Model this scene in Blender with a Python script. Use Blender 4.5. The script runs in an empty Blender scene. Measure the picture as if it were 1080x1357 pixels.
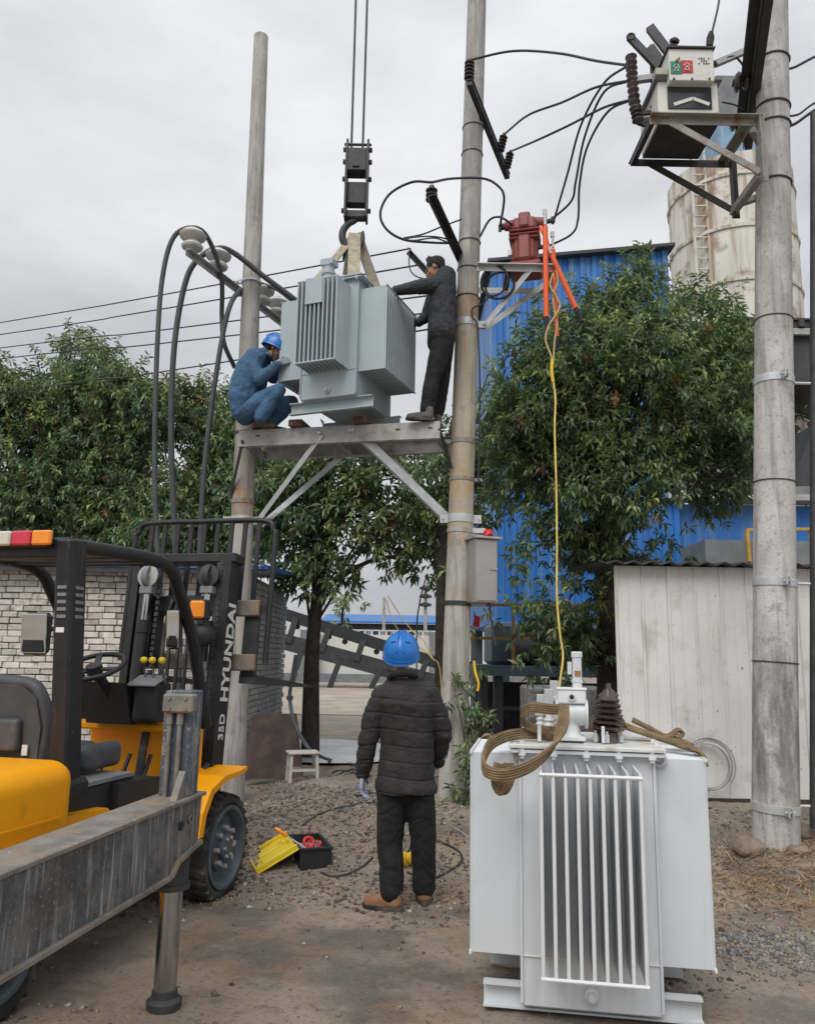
import bpy, bmesh, math, random
import numpy as np
from mathutils import Vector, Matrix

random.seed(7)
rng = np.random.default_rng(11)
R = math.radians
SC = bpy.context.scene
COL = SC.collection

# ------------------------------------------------------------------ camera
FPX, CAMH, PITCH, ROLL = 1040.0, 1.56, R(10.4), R(1.0)      # photo is 1080 x 1357 px
CX, CY = 540.0, 678.5
_r = Vector((1, 0, 0)); _f = Vector((0, math.cos(PITCH), math.sin(PITCH))); _u = Vector((0, -math.sin(PITCH), math.cos(PITCH)))
CR = _r * math.cos(ROLL) + _u * math.sin(ROLL)
CU = _u * math.cos(ROLL) - _r * math.sin(ROLL)
CP = Vector((0, 0, CAMH))
cam_d = bpy.data.cameras.new('camera'); cam = bpy.data.objects.new('camera', cam_d); COL.objects.link(cam)
cam_d.sensor_fit = 'HORIZONTAL'; cam_d.sensor_width = 36.0; cam_d.lens = 36.0 * FPX / 1080.0
cam_d.clip_start = 0.05; cam_d.clip_end = 3000
cam.matrix_world = Matrix(((CR.x, CU.x, -_f.x, CP.x), (CR.y, CU.y, -_f.y, CP.y), (CR.z, CU.z, -_f.z, CP.z), (0, 0, 0, 1)))
SC.camera = cam

# ------------------------------------------------------------------ sky and sun (overcast)
SUN_EL, SUN_AZ = R(52), R(200)
world = bpy.data.worlds.new('World'); SC.world = world; world.use_nodes = True
wn = world.node_tree.nodes; wl = world.node_tree.links
wn.clear()
wo = wn.new('ShaderNodeOutputWorld'); wb = wn.new('ShaderNodeBackground'); wb.inputs['Strength'].default_value = 0.10
sky = wn.new('ShaderNodeTexSky'); sky.sky_type = 'NISHITA'; sky.sun_disc = False
sky.sun_elevation = SUN_EL; sky.sun_rotation = SUN_AZ; sky.dust_density = 4.0
tc = wn.new('ShaderNodeTexCoord'); mp = wn.new('ShaderNodeMapping'); mp.inputs['Scale'].default_value = (1.0, 1.0, 2.6)
nz = wn.new('ShaderNodeTexNoise'); nz.inputs['Scale'].default_value = 2.1; nz.inputs['Detail'].default_value = 5; nz.inputs['Roughness'].default_value = 0.52
rp = wn.new('ShaderNodeValToRGB')
rp.color_ramp.elements[0].position = 0.32; rp.color_ramp.elements[0].color = (3.75, 3.9, 4.15, 1)
rp.color_ramp.elements[1].position = 0.68; rp.color_ramp.elements[1].color = (6.1, 6.15, 6.25, 1)
mx = wn.new('ShaderNodeMixRGB'); mx.inputs['Fac'].default_value = 0.93
sp = wn.new('ShaderNodeSeparateXYZ'); el = wn.new('ShaderNodeMapRange'); el.inputs['From Min'].default_value = 0.0; el.inputs['From Max'].default_value = 1.0
el.inputs['To Min'].default_value = 0.86; el.inputs['To Max'].default_value = 1.45          # overcast cloud grows brighter towards the zenith
ml = wn.new('ShaderNodeVectorMath'); ml.operation = 'SCALE'
wl.new(tc.outputs['Generated'], mp.inputs['Vector']); wl.new(mp.outputs['Vector'], nz.inputs['Vector'])
wl.new(nz.outputs['Fac'], rp.inputs['Fac']); wl.new(sky.outputs['Color'], mx.inputs['Color1']); wl.new(rp.outputs['Color'], mx.inputs['Color2'])
wl.new(tc.outputs['Generated'], sp.inputs[0]); wl.new(sp.outputs['Z'], el.inputs['Value']); wl.new(mx.outputs['Color'], ml.inputs[0]); wl.new(el.outputs[0], ml.inputs['Scale']); wl.new(ml.outputs[0], wb.inputs['Color']); wl.new(wb.outputs['Background'], wo.inputs['Surface'])
sd = bpy.data.lights.new('sun', 'SUN'); sd.energy = 1.5; sd.angle = R(40); sd.color = (1.0, 0.97, 0.93)
so = bpy.data.objects.new('sun', sd); COL.objects.link(so)
_sdir = Vector((math.sin(SUN_AZ) * math.cos(SUN_EL), math.cos(SUN_AZ) * math.cos(SUN_EL), math.sin(SUN_EL)))
so.rotation_euler = _sdir.to_track_quat('Z', 'Y').to_euler(); so.location = (-4, -12, 20)
SC.view_settings.view_transform = 'Standard'; SC.view_settings.look = 'None'
SC.view_settings.exposure = 0.42; SC.view_settings.gamma = 1.0; SC.view_settings.use_curve_mapping = False

# ------------------------------------------------------------------ helpers
def ray(px, py):
    return _f + CR * ((px - CX) / FPX) + CU * ((CY - py) / FPX)
def at(px, py, Y):                       # point seen at a photo pixel, on the upright plane y = Y
    d = ray(px, py); return CP + d * (Y / d.y)
def atz(px, py, z):                      # the same on the level plane at height z
    d = ray(px, py); return CP + d * ((z - CAMH) / d.z)
def vnoise(x, y, seed=0):
    x = np.asarray(x, float); y = np.asarray(y, float)
    xi = np.floor(x).astype(np.int64); yi = np.floor(y).astype(np.int64); xf = x - xi; yf = y - yi
    def h(a, b):
        n = (a * 374761393 + b * 668265263 + seed * 974711) & 0xffffffff
        n = ((n ^ (n >> 13)) * 1274126177) & 0xffffffff
        return ((n ^ (n >> 16)) & 0xffff) / 65535.0
    u = xf * xf * (3 - 2 * xf); v = yf * yf * (3 - 2 * yf)
    return (h(xi, yi) * (1 - u) + h(xi + 1, yi) * u) * (1 - v) + (h(xi, yi + 1) * (1 - u) + h(xi + 1, yi + 1) * u) * v
def fbm(x, y, o=4, seed=0):
    s = 0; a = 0.5
    for k in range(o):
        s = s + a * vnoise(x * 2 ** k, y * 2 ** k, seed + k); a *= 0.5
    return s
def sst(a, b, x):
    t = np.clip((x - a) / (b - a), 0, 1); return t * t * (3 - 2 * t)
def gz(x, y):                            # ground height
    x = np.asarray(x, float); y = np.asarray(y, float)
    m = sst(5.55, 7.1, y + 0.62 * sst(1.2, 2.6, x) + 0.35 * (fbm(x * 1.1, y * 1.1, 3, 5) - 0.5)) * (1 - sst(9.0, 10.6, y))
    m = m * (0.20 + 0.80 * sst(-1.9, -0.9, x)) * (1 - 0.5 * sst(4.5, 7, x))
    near = (1 - sst(11, 16, y)) * (1 - sst(7, 12, np.abs(x)))
    rut = np.exp(-((x - 0.55 - 0.42 * (y - 4.4)) / 0.13) ** 2) + np.exp(-((x + 0.55 - 0.42 * (y - 4.4)) / 0.13) ** 2)
    rut = rut * (1 - sst(5.3, 6.0, y)) * (0.7 + 0.3 * np.sign(np.sin(y * 38 + x * 16)))
    return 0.24 * m - 0.013 * rut * near + near * (0.05 * (fbm(x * 1.7, y * 1.7, 3, 3) - 0.45) + (0.016 + 0.05 * m) * (fbm(x * 7, y * 7, 3, 9) - 0.45))
def g1(x, y): return float(gz(x, y))
def gnd(px, py):
    z = 0.0
    for _ in range(12):
        p = atz(px, py, z); z = 0.5 * z + 0.5 * g1(p.x, p.y)
    return Vector((p.x, p.y, g1(p.x, p.y)))

WO = {}
def tag(o, label=None, cat=None, group=None, kind=None):
    if label: o['label'] = label
    if cat: o['category'] = cat
    if group: o['group'] = group
    if kind: o['kind'] = kind
    return o
def thing(name, label, cat, loc, group=None):
    o = bpy.data.objects.new(name, None); COL.objects.link(o); o.location = loc; o.empty_display_size = 0.2
    WO[o.name] = Vector(loc); return tag(o, label, cat, group)
def link(name, me, parent, loc):
    o = bpy.data.objects.new(name, me); COL.objects.link(o)
    loc = Vector(loc); WO[o.name] = loc
    if parent is not None:
        o.parent = parent; o.location = loc - WO[parent.name]
    else: o.location = loc
    return o
def clone(src, parent, loc, rot=None):
    o = src.copy(); COL.objects.link(o); loc = Vector(loc); WO[o.name] = loc; o.parent = parent
    o.location = loc - (WO[parent.name] if parent is not None else Vector()); 
    if rot is not None: o.rotation_euler = rot
    return o
def perp(d):
    d = d.normalized(); a = Vector((0, 0, 1)) if abs(d.z) < 0.9 else Vector((1, 0, 0))
    u = d.cross(a).normalized(); return u, d.cross(u).normalized()
def crom(pts, n=8):
    P = [Vector(p) for p in pts]
    if len(P) < 3: return P
    Q = [P[0] * 2 - P[1]] + P + [P[-1] * 2 - P[-2]]; out = []
    for i in range(1, len(Q) - 2):
        a, b, c, d = Q[i - 1], Q[i], Q[i + 1], Q[i + 2]
        for k in range(n):
            t = k / n
            out.append(0.5 * ((2 * b) + (c - a) * t + (2 * a - 5 * b + 4 * c - d) * t * t + (3 * b - a - 3 * c + d) * t ** 3))
    return out + [P[-1]]
class MB:
    def __init__(s, T=None): s.V = []; s.F = []; s.T = T
    def add(s, vs, fs):
        b = len(s.V)
        s.V += [tuple(s.T @ Vector(v)) if s.T is not None else tuple(v) for v in vs]
        s.F += [tuple(i + b for i in f) for f in fs]; return s
    def box(s, c, d, M=None, b=0.0):
        c = Vector(c); h = Vector(d) * 0.5
        if b <= 0:
            vs = [Vector((x * h.x, y * h.y, z * h.z)) for x in (-1, 1) for y in (-1, 1) for z in (-1, 1)]
            fs = [(0, 1, 3, 2), (4, 6, 7, 5), (0, 4, 5, 1), (2, 3, 7, 6), (0, 2, 6, 4), (1, 5, 7, 3)]
        else:
            b = min(b, min(h) * 0.9); vs = []; idx = {}
            for x in (-1, 1):
                for y in (-1, 1):
                    for z in (-1, 1):
                        for a in range(3):
                            p = [x * (h.x - b), y * (h.y - b), z * (h.z - b)]; p[a] = (x, y, z)[a] * h[a]
                            idx[(x, y, z, a)] = len(vs); vs.append(Vector(p))
            fs = []
            for a in range(3):
                o1, o2 = (a + 1) % 3, (a + 2) % 3
                for sg in (-1, 1):
                    q = []
                    for (i, j) in ((-1, -1), (1, -1), (1, 1), (-1, 1)):
                        k = [0, 0, 0]; k[a] = sg; k[o1] = i; k[o2] = j; q.append(idx[(*k, a)])
                    fs.append(tuple(q if sg > 0 else q[::-1]))
                for i in (-1, 1):
                    for j in (-1, 1):
                        k0 = [0, 0, 0]; k1 = [0, 0, 0]; k0[a] = -1; k1[a] = 1; k0[o1] = k1[o1] = i; k0[o2] = k1[o2] = j
                        q = (idx[(*k0, o1)], idx[(*k1, o1)], idx[(*k1, o2)], idx[(*k0, o2)])
                        fs.append(q if i * j > 0 else q[::-1])
            for x in (-1, 1):
                for y in (-1, 1):
                    for z in (-1, 1):
                        q = (idx[(x, y, z, 0)], idx[(x, y, z, 1)], idx[(x, y, z, 2)]); fs.append(q if x * y * z > 0 else q[::-1])
        if M is not None: vs = [M @ v for v in vs]
        return s.add([v + c for v in vs], fs)
    def rbox(s, c, d, r, seg=4):
        bm = bmesh.new(); bmesh.ops.create_cube(bm, size=1)
        for v in bm.verts: v.co = Vector((v.co.x * d[0], v.co.y * d[1], v.co.z * d[2]))
        bmesh.ops.bevel(bm, geom=list(bm.edges), offset=r, segments=seg, profile=0.5, affect='EDGES'); bm.verts.index_update()
        vs = [v.co + Vector(c) for v in bm.verts]; fs = [tuple(x.index for x in f.verts) for f in bm.faces]; bm.free(); return s.add(vs, fs)
    def bar(s, p0, p1, w, h, up=(0, 0, 1), b=0.0):
        p0 = Vector(p0); p1 = Vector(p1); d = p1 - p0; L = d.length; d = d.normalized(); up = Vector(up)
        x = d.cross(up)
        if x.length < 1e-4: x = d.cross(Vector((1, 0, 0)))
        x.normalize(); z = x.cross(d)
        M = Matrix((x, d, z)).transposed()
        return s.box((p0 + p1) / 2, (w, L, h), M, b)
    def section(s, p0, p1, prof, up=(0, 0, 1)):      # prof: 2D outline in (side, up)
        p0 = Vector(p0); p1 = Vector(p1); d = (p1 - p0).normalized(); x = d.cross(Vector(up))
        if x.length < 1e-4: x = d.cross(Vector((1, 0, 0)))
        x.normalize(); z = x.cross(d); n = len(prof)
        vs = [p + x * a + z * c for p in (p0, p1) for a, c in prof]
        fs = [(i, (i + 1) % n, n + (i + 1) % n, n + i) for i in range(n)] + [tuple(range(n - 1, -1, -1)), tuple(range(n, 2 * n))]
        return s.add(vs, fs)
    def angle(s, p0, p1, w=0.06, t=0.007, up=(0, 0, 1), fx=1, fz=1):
        return s.section(p0, p1, [(0, 0), (fx * w, 0), (fx * w, fz * t), (fx * t, fz * t), (fx * t, fz * w), (0, fz * w)], up)
    def channel(s, p0, p1, h, w, t=0.008, up=(0, 0, 1), fx=1):
        return s.section(p0, p1, [(0, -h / 2), (fx * w, -h / 2), (fx * w, -h / 2 + t), (fx * t, -h / 2 + t), (fx * t, h / 2 - t), (fx * w, h / 2 - t), (fx * w, h / 2), (0, h / 2)], up)
    def cyl(s, p0, p1, r0, r1=None, n=16, caps=True):
        p0 = Vector(p0); p1 = Vector(p1); r1 = r0 if r1 is None else r1; u, v = perp(p1 - p0); vs = []
        for p, r in ((p0, r0), (p1, r1)):
            vs += [p + (u * math.cos(2 * math.pi * i / n) + v * math.sin(2 * math.pi * i / n)) * r for i in range(n)]
        fs = [(i, (i + 1) % n, n + (i + 1) % n, n + i) for i in range(n)]
        if caps: fs += [tuple(range(n - 1, -1, -1)), tuple(range(n, 2 * n))]
        return s.add(vs, fs)
    def tube(s, pts, r, n=8, sm=0, caps=True):
        P = crom(pts, sm) if sm else [Vector(p) for p in pts]; m = len(P); vs = []; fs = []
        rr = r if hasattr(r, '__len__') else None
        u = None
        for i, p in enumerate(P):
            d = (P[min(i + 1, m - 1)] - P[max(i - 1, 0)]).normalized()
            if u is None: u, v = perp(d)
            else:
                u = u - d * u.dot(d)
                if u.length < 1e-5: u, v = perp(d)
                u.normalize(); v = d.cross(u)
            rad = r if rr is None else float(np.interp(i / (m - 1), np.linspace(0, 1, len(rr)), rr))
            vs += [p + (u * math.cos(2 * math.pi * k / n) + v * math.sin(2 * math.pi * k / n)) * rad for k in range(n)]
        for i in range(m - 1):
            for k in range(n): fs.append((i * n + k, i * n + (k + 1) % n, (i + 1) * n + (k + 1) % n, (i + 1) * n + k))
        if caps: fs += [tuple(range(n - 1, -1, -1)), tuple(range((m - 1) * n, m * n))]
        return s.add(vs, fs)
    def lathe(s, prof, o, axis=(0, 0, 1), n=20):
        o = Vector(o); ax = Vector(axis).normalized(); u, v = perp(ax); vs = []; m = len(prof)
        for r, z in prof: vs += [o + ax * z + (u * math.cos(2 * math.pi * k / n) + v * math.sin(2 * math.pi * k / n)) * r for k in range(n)]
        fs = [(i * n + k, i * n + (k + 1) % n, (i + 1) * n + (k + 1) % n, (i + 1) * n + k) for i in range(m - 1) for k in range(n)]
        fs += [tuple(range(n - 1, -1, -1)), tuple(range((m - 1) * n, m * n))]
        return s.add(vs, fs)
    def prism(s, poly, ext):
        ext = Vector(ext); P = [Vector(p) for p in poly]; n = len(P)
        vs = P + [p + ext for p in P]
        fs = [(i, (i + 1) % n, n + (i + 1) % n, n + i) for i in range(n)] + [tuple(range(n - 1, -1, -1)), tuple(range(n, 2 * n))]
        return s.add(vs, fs)
    def torus(s, c, axis, Rr, r, n=24, m=8, a0=0.0, a1=2 * math.pi):
        c = Vector(c); u, v = perp(Vector(axis)); full = abs(a1 - a0 - 2 * math.pi) < 1e-6
        pts = [c + (u * math.cos(a0 + (a1 - a0) * i / n) + v * math.sin(a0 + (a1 - a0) * i / n)) * Rr for i in range(n + 1)]
        return s.tube(pts, r, m)
    def band(s, c, axis, r, h, t):             # a strap round a pole
        return s.lathe([(r - 0.01, -h / 2), (r + t, -h / 2), (r + t, h / 2), (r - 0.01, h / 2)], c, axis, 24)
    def ribbon(s, pts, wid, w=0.06, t=0.008, sm=8):   # flat strap; wid: width directions per point
        P = crom(pts, sm); Wd = crom(wid, sm); vs = []; fs = []; m = len(P)
        for i, p in enumerate(P):
            d = (P[min(i + 1, m - 1)] - P[max(i - 1, 0)]).normalized(); a = Wd[i] - d * Wd[i].dot(d); a.normalize(); nn = d.cross(a)
            vs += [p + a * w / 2 + nn * t / 2, p - a * w / 2 + nn * t / 2, p - a * w / 2 - nn * t / 2, p + a * w / 2 - nn * t / 2]
        for i in range(m - 1):
            for k in range(4): fs.append((i * 4 + k, i * 4 + (k + 1) % 4, i * 4 + 4 + (k + 1) % 4, i * 4 + 4 + k))
        fs += [(3, 2, 1, 0), tuple((m - 1) * 4 + k for k in range(4))]
        return s.add(vs, fs)
    def build(s, name, mat, parent=None, smooth=None, loc=None, normals=True):
        V = np.array(s.V, float); 
        if loc is None:
            lo = V.min(0); hi = V.max(0); loc = Vector(((lo[0] + hi[0]) / 2, (lo[1] + hi[1]) / 2, lo[2]))
        me = bpy.data.meshes.new(name); me.from_pydata([tuple(v) for v in (V - np.array(loc))], [], s.F)
        me.materials.append(mat)
        if normals:
            bm = bmesh.new(); bm.from_mesh(me); bmesh.ops.recalc_face_normals(bm, faces=bm.faces); bm.to_mesh(me); bm.free()
        if smooth:
            me.shade_smooth(); me.set_sharp_from_angle(angle=R(smooth))
        return link(name, me, parent, loc)
def quick(name, V, F, mat, parent=None, loc=(0, 0, 0), colors=None, smooth=False):     # large meshes from numpy quads or triangles
    me = bpy.data.meshes.new(name); V = np.asarray(V, np.float32); F = np.asarray(F, np.int32); k = F.shape[1]
    me.vertices.add(len(V)); me.vertices.foreach_set('co', (V - np.array(loc, np.float32)).ravel())
    me.loops.add(F.size); me.loops.foreach_set('vertex_index', F.ravel())
    me.polygons.add(len(F)); me.polygons.foreach_set('loop_start', np.arange(0, F.size, k, dtype=np.int32))
    me.polygons.foreach_set('loop_total', np.full(len(F), k, np.int32))
    me.update(calc_edges=True); me.validate()
    if colors is not None:
        ca = me.color_attributes.new('tint', 'FLOAT_COLOR', 'POINT'); ca.data.foreach_set('color', np.asarray(colors, np.float32).ravel())
    if smooth: me.shade_smooth()
    me.materials.append(mat); return link(name, me, parent, loc)

# ------------------------------------------------------------------ materials
def pm(name, col, rough=0.6, metal=0.0, var=0.18, scale=5.0, dirt=None, streak=None, bump=0.08, bscale=60.0, speck=None, zbands=(), rvar=0.12, attr=False, spec=0.5, dirt2=None, coat=0.0, trans=0.0, objrand=0.0):
    m = bpy.data.materials.new(name); m.use_nodes = True; nt = m.node_tree; N = nt.nodes; L = nt.links
    bs = N['Principled BSDF']; bs.inputs['Roughness'].default_value = rough; bs.inputs['Metallic'].default_value = metal
    bs.inputs['Specular IOR Level'].default_value = spec; bs.inputs['Coat Weight'].default_value = coat
    if trans: bs.inputs['Transmission Weight'].default_value = trans
    t = N.new('ShaderNodeTexCoord'); vec = t.outputs['Object']
    oi = N.new('ShaderNodeObjectInfo')
    if objrand:
        ad = N.new('ShaderNodeVectorMath'); ad.operation = 'ADD'; sc_ = N.new('ShaderNodeVectorMath'); sc_.operation = 'SCALE'
        cb = N.new('ShaderNodeCombineXYZ')
        for k in range(3): L.new(oi.outputs['Random'], cb.inputs[k])
        L.new(cb.outputs[0], sc_.inputs[0]); sc_.inputs['Scale'].default_value = 37.0
        L.new(vec, ad.inputs[0]); L.new(sc_.outputs[0], ad.inputs[1]); vec = ad.outputs[0]
    def nse(sc, det=4, rg=0.55, stretch=None):
        n = N.new('ShaderNodeTexNoise'); n.inputs['Scale'].default_value = sc; n.inputs['Detail'].default_value = det; n.inputs['Roughness'].default_value = rg
        if stretch:
            mp_ = N.new('ShaderNodeMapping'); mp_.inputs['Scale'].default_value = stretch; L.new(vec, mp_.inputs['Vector']); L.new(mp_.outputs[0], n.inputs['Vector'])
        else: L.new(vec, n.inputs['Vector'])
        return n.outputs['Fac']
    def rmp(f, a, b):
        r = N.new('ShaderNodeMapRange'); r.inputs['From Min'].default_value = a; r.inputs['From Max'].default_value = b; r.interpolation_type = 'SMOOTHSTEP'
        L.new(f, r.inputs['Value']); return r.outputs['Result']
    def mix(f, a, b, mode='MIX'):
        x = N.new('ShaderNodeMixRGB'); x.blend_type = mode
        for i, s_ in ((0, f), (1, a), (2, b)):
            if hasattr(s_, 'node'): L.new(s_, x.inputs[i])
            elif i == 0: x.inputs[0].default_value = s_
            else: x.inputs[i].default_value = (*s_, 1)
        return x.outputs[0]
    c = col
    if attr:
        a = N.new('ShaderNodeAttribute'); a.attribute_name = 'tint'; cc = a.outputs['Color']
        base = mix(rmp(nse(scale), 0.3, 0.7), tuple(1 - var for _ in c), tuple(1 + var for _ in c)); cout = mix(1.0, cc, base, 'MULTIPLY')
    else:
        cout = mix(rmp(nse(scale), 0.3, 0.7), tuple(x * (1 - var) for x in c), tuple(min(x * (1 + var), 0.95) for x in c))
    if objrand:
        k = N.new('ShaderNodeMapRange'); k.inputs['To Min'].default_value = 1 - objrand; k.inputs['To Max'].default_value = 1 + objrand
        L.new(oi.outputs['Random'], k.inputs['Value'])
        cbn = N.new('ShaderNodeCombineXYZ')
        for q in range(3): L.new(k.outputs[0], cbn.inputs[q])
        cout = mix(1.0, cout, cbn.outputs[0], 'MULTIPLY')
    if streak:      # (colour, amount, scale, lo, hi)
        f = rmp(nse(streak[2], 6, 0.6, (1, 1, 0.07)), streak[3], streak[4])
        ml = N.new('ShaderNodeMath'); ml.operation = 'MULTIPLY'; L.new(f, ml.inputs[0]); ml.inputs[1].default_value = streak[1]
        cout = mix(ml.outputs[0], cout, streak[0])
    for (z0, z1, sf, zc_, za) in zbands:      # stains that sit at a height of their own
        sx_ = N.new('ShaderNodeSeparateXYZ'); L.new(t.outputs['Object'], sx_.inputs[0])
        wob = N.new('ShaderNodeMath'); wob.operation = 'MULTIPLY_ADD'; L.new(nse(7, 5, 0.6), wob.inputs[0]); wob.inputs[1].default_value = 2.2 * sf; L.new(sx_.outputs['Z'], wob.inputs[2])
        f1 = rmp(wob.outputs[0], z0 + sf * 0.1, z0 + sf * 2.1); f2 = rmp(wob.outputs[0], z1 + sf * 0.1, z1 + sf * 2.1)
        sb_ = N.new('ShaderNodeMath'); sb_.operation = 'SUBTRACT'; sb_.use_clamp = True; L.new(f1, sb_.inputs[0]); L.new(f2, sb_.inputs[1])
        mm = N.new('ShaderNodeMath'); mm.operation = 'MULTIPLY'; L.new(sb_.outputs[0], mm.inputs[0])
        L.new(rmp(nse(9, 6, 0.65, (1, 1, 0.25)), 0.32, 0.62), mm.inputs[1]); m2 = N.new('ShaderNodeMath'); m2.operation = 'MULTIPLY'; L.new(mm.outputs[0], m2.inputs[0]); m2.inputs[1].default_value = za
        cout = mix(m2.outputs[0], cout, zc_)
    for dd in (dirt, dirt2):
        if dd:          # (colour, amount, scale, lo, hi)
            f = rmp(nse(dd[2], 8, 0.65), dd[3], dd[4])
            ml = N.new('ShaderNodeMath'); ml.operation = 'MULTIPLY'; L.new(f, ml.inputs[0]); ml.inputs[1].default_value = dd[1]
            cout = mix(ml.outputs[0], cout, dd[0])
    if speck:       # (colour, scale, lo, hi)
        cout = mix(rmp(nse(speck[1], 3, 0.7), speck[2], speck[3]), cout, speck[0])
    L.new(cout, bs.inputs['Base Color'])
    if rvar:
        mr = N.new('ShaderNodeMapRange'); mr.inputs['To Min'].default_value = max(rough - rvar, 0.04); mr.inputs['To Max'].default_value = min(rough + rvar, 1)
        L.new(nse(scale * 2.3, 5), mr.inputs['Value']); L.new(mr.outputs[0], bs.inputs['Roughness'])
    if bump:
        b = N.new('ShaderNodeBump'); b.inputs['Strength'].default_value = bump; b.inputs['Distance'].default_value = 0.02
        L.new(nse(bscale, 5, 0.6), b.inputs['Height']); L.new(b.outputs['Normal'], bs.inputs['Normal'])
    return m
RUST = (0.16, 0.07, 0.035)
M = {}
M['concrete'] = pm('concrete', (0.43, 0.42, 0.405), 0.85, var=0.16, scale=3, dirt=((0.14, 0.135, 0.13), 0.75, 5.0, 0.50, 0.60), dirt2=((0.20, 0.195, 0.19), 0.8, 16.0, 0.55, 0.62), streak=((0.17, 0.16, 0.15), 0.6, 9, 0.5, 0.72), speck=((0.10, 0.10, 0.10), 26, 0.64, 0.74), bump=0.25, bscale=45)
M['concrete_rusty'] = pm('concrete_rusty', (0.38, 0.355, 0.32), 0.85, var=0.14, scale=3, dirt=((0.15, 0.13, 0.11), 0.5, 4.0, 0.5, 0.7), streak=((0.42, 0.21, 0.08), 0.75, 6, 0.54, 0.74), speck=((0.12, 0.11, 0.10), 30, 0.66, 0.76), bump=0.25, bscale=45)
M['galv'] = pm('galvanised', (0.52, 0.54, 0.55), 0.5, 0.35, var=0.12, scale=9, dirt=((0.3, 0.29, 0.27), 0.6, 7, 0.5, 0.75), bump=0.04)
M['galv_dirty'] = pm('galvanised_dirty', (0.40, 0.40, 0.38), 0.6, 0.2, var=0.15, scale=6, dirt=((0.22, 0.18, 0.13), 0.7, 5, 0.48, 0.7), bump=0.06)
M['old_steel'] = pm('old_dark_steel', (0.045, 0.046, 0.05), 0.6, 0.15, var=0.25, scale=7, dirt=((0.12, 0.09, 0.07), 0.5, 9, 0.55, 0.72))
M['rusty_steel'] = pm('rusty_angle_steel', (0.30, 0.29, 0.27), 0.6, 0.2, var=0.15, scale=8, dirt=((0.22, 0.12, 0.06), 0.9, 6, 0.52, 0.66))
M['tr_light'] = pm('pale_grey_paint', (0.61, 0.64, 0.67), 0.40, var=0.05, scale=2, dirt=((0.45, 0.45, 0.43), 0.5, 3.5, 0.50, 0.75), streak=((0.48, 0.48, 0.46), 0.4, 9, 0.52, 0.72), speck=((0.40, 0.38, 0.34), 26, 0.70, 0.76), bump=0.03, bscale=90)
M['tr_lit'] = pm('pale_grey_lit_paint', (0.69, 0.71, 0.72), 0.42, var=0.04, scale=5, dirt=((0.45, 0.40, 0.33), 0.6, 6, 0.6, 0.8), bump=0.03)  # brighter copy of the body paint: light caught by edges, put into the colour
M['tr_lid'] = pm('dirty_lid_paint', (0.60, 0.61, 0.59), 0.5, var=0.08, scale=6, dirt=((0.40, 0.31, 0.2), 0.8, 5, 0.5, 0.68), bump=0.05)
M['tr_blue'] = pm('blue_grey_paint', (0.37, 0.445, 0.475), 0.40, var=0.04, scale=3, dirt=((0.24, 0.28, 0.29), 0.5, 4, 0.55, 0.8), bump=0.03)
M['tr_blue_lit'] = pm('blue_grey_lit_paint', (0.43, 0.50, 0.53), 0.38, var=0.05, scale=5, bump=0.02)  # lighter copy of the blue grey, edges painted as if catching light
M['porc_brown'] = pm('brown_porcelain', (0.055, 0.035, 0.038), 0.28, var=0.25, scale=9, dirt=((0.14, 0.12, 0.11), 0.7, 8, 0.45, 0.7), bump=0.03)
M['porc_white'] = pm('grey_white_porcelain', (0.56, 0.56, 0.53), 0.35, var=0.1, scale=9, dirt=((0.22, 0.20, 0.18), 0.8, 7, 0.5, 0.72), bump=0.02)
M['webbing'] = pm('webbing', (0.22, 0.155, 0.085), 0.95, var=0.25, scale=14, dirt=((0.10, 0.075, 0.045), 0.7, 9, 0.5, 0.7), bump=0.5, bscale=160)
M['webbing_pale'] = pm('pale_webbing', (0.42, 0.37, 0.28), 0.95, var=0.2, scale=12, dirt=((0.22, 0.18, 0.12), 0.7, 8, 0.5, 0.7), bump=0.4, bscale=130)
M['black_paint'] = pm('black_machine_paint', (0.013, 0.014, 0.017), 0.5, var=0.3, scale=7, dirt=((0.045, 0.043, 0.04), 0.5, 6, 0.54, 0.75), streak=((0.07, 0.07, 0.072), 0.6, 55, 0.58, 0.70), speck=((0.12, 0.12, 0.12), 85, 0.66, 0.72), bump=0.05)
M['black_rubber'] = pm('black_rubber', (0.025, 0.025, 0.025), 0.8, var=0.25, scale=10, dirt=((0.13, 0.115, 0.095), 0.85, 7, 0.45, 0.68), bump=0.2, bscale=60)
M['black_plastic'] = pm('black_plastic', (0.016, 0.017, 0.019), 0.55, var=0.2, scale=9, bump=0.06)
M['yellow_paint'] = pm('yellow_machine_paint', (0.88, 0.37, 0.004), 0.45, var=0.05, scale=2, dirt=((0.50, 0.22, 0.02), 0.6, 4, 0.55, 0.75), streak=((0.55, 0.24, 0.02), 0.4, 14, 0.56, 0.74), speck=((0.10, 0.06, 0.03), 45, 0.72, 0.76), bump=0.03, spec=0.3)
M['seat_grey'] = pm('grey_vinyl', (0.06, 0.065, 0.075), 0.55, var=0.15, scale=8, dirt=((0.16, 0.155, 0.15), 0.6, 5, 0.5, 0.75), bump=0.1)
M['rim_blue'] = pm('slate_rim_paint', (0.075, 0.105, 0.13), 0.5, 0.1, var=0.2, scale=9, dirt=((0.16, 0.14, 0.12), 0.7, 7, 0.52, 0.75))
M['chrome'] = pm('polished_steel', (0.45, 0.45, 0.46), 0.18, 1.0, var=0.06, scale=20, rvar=0.06, bump=0.0)
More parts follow.
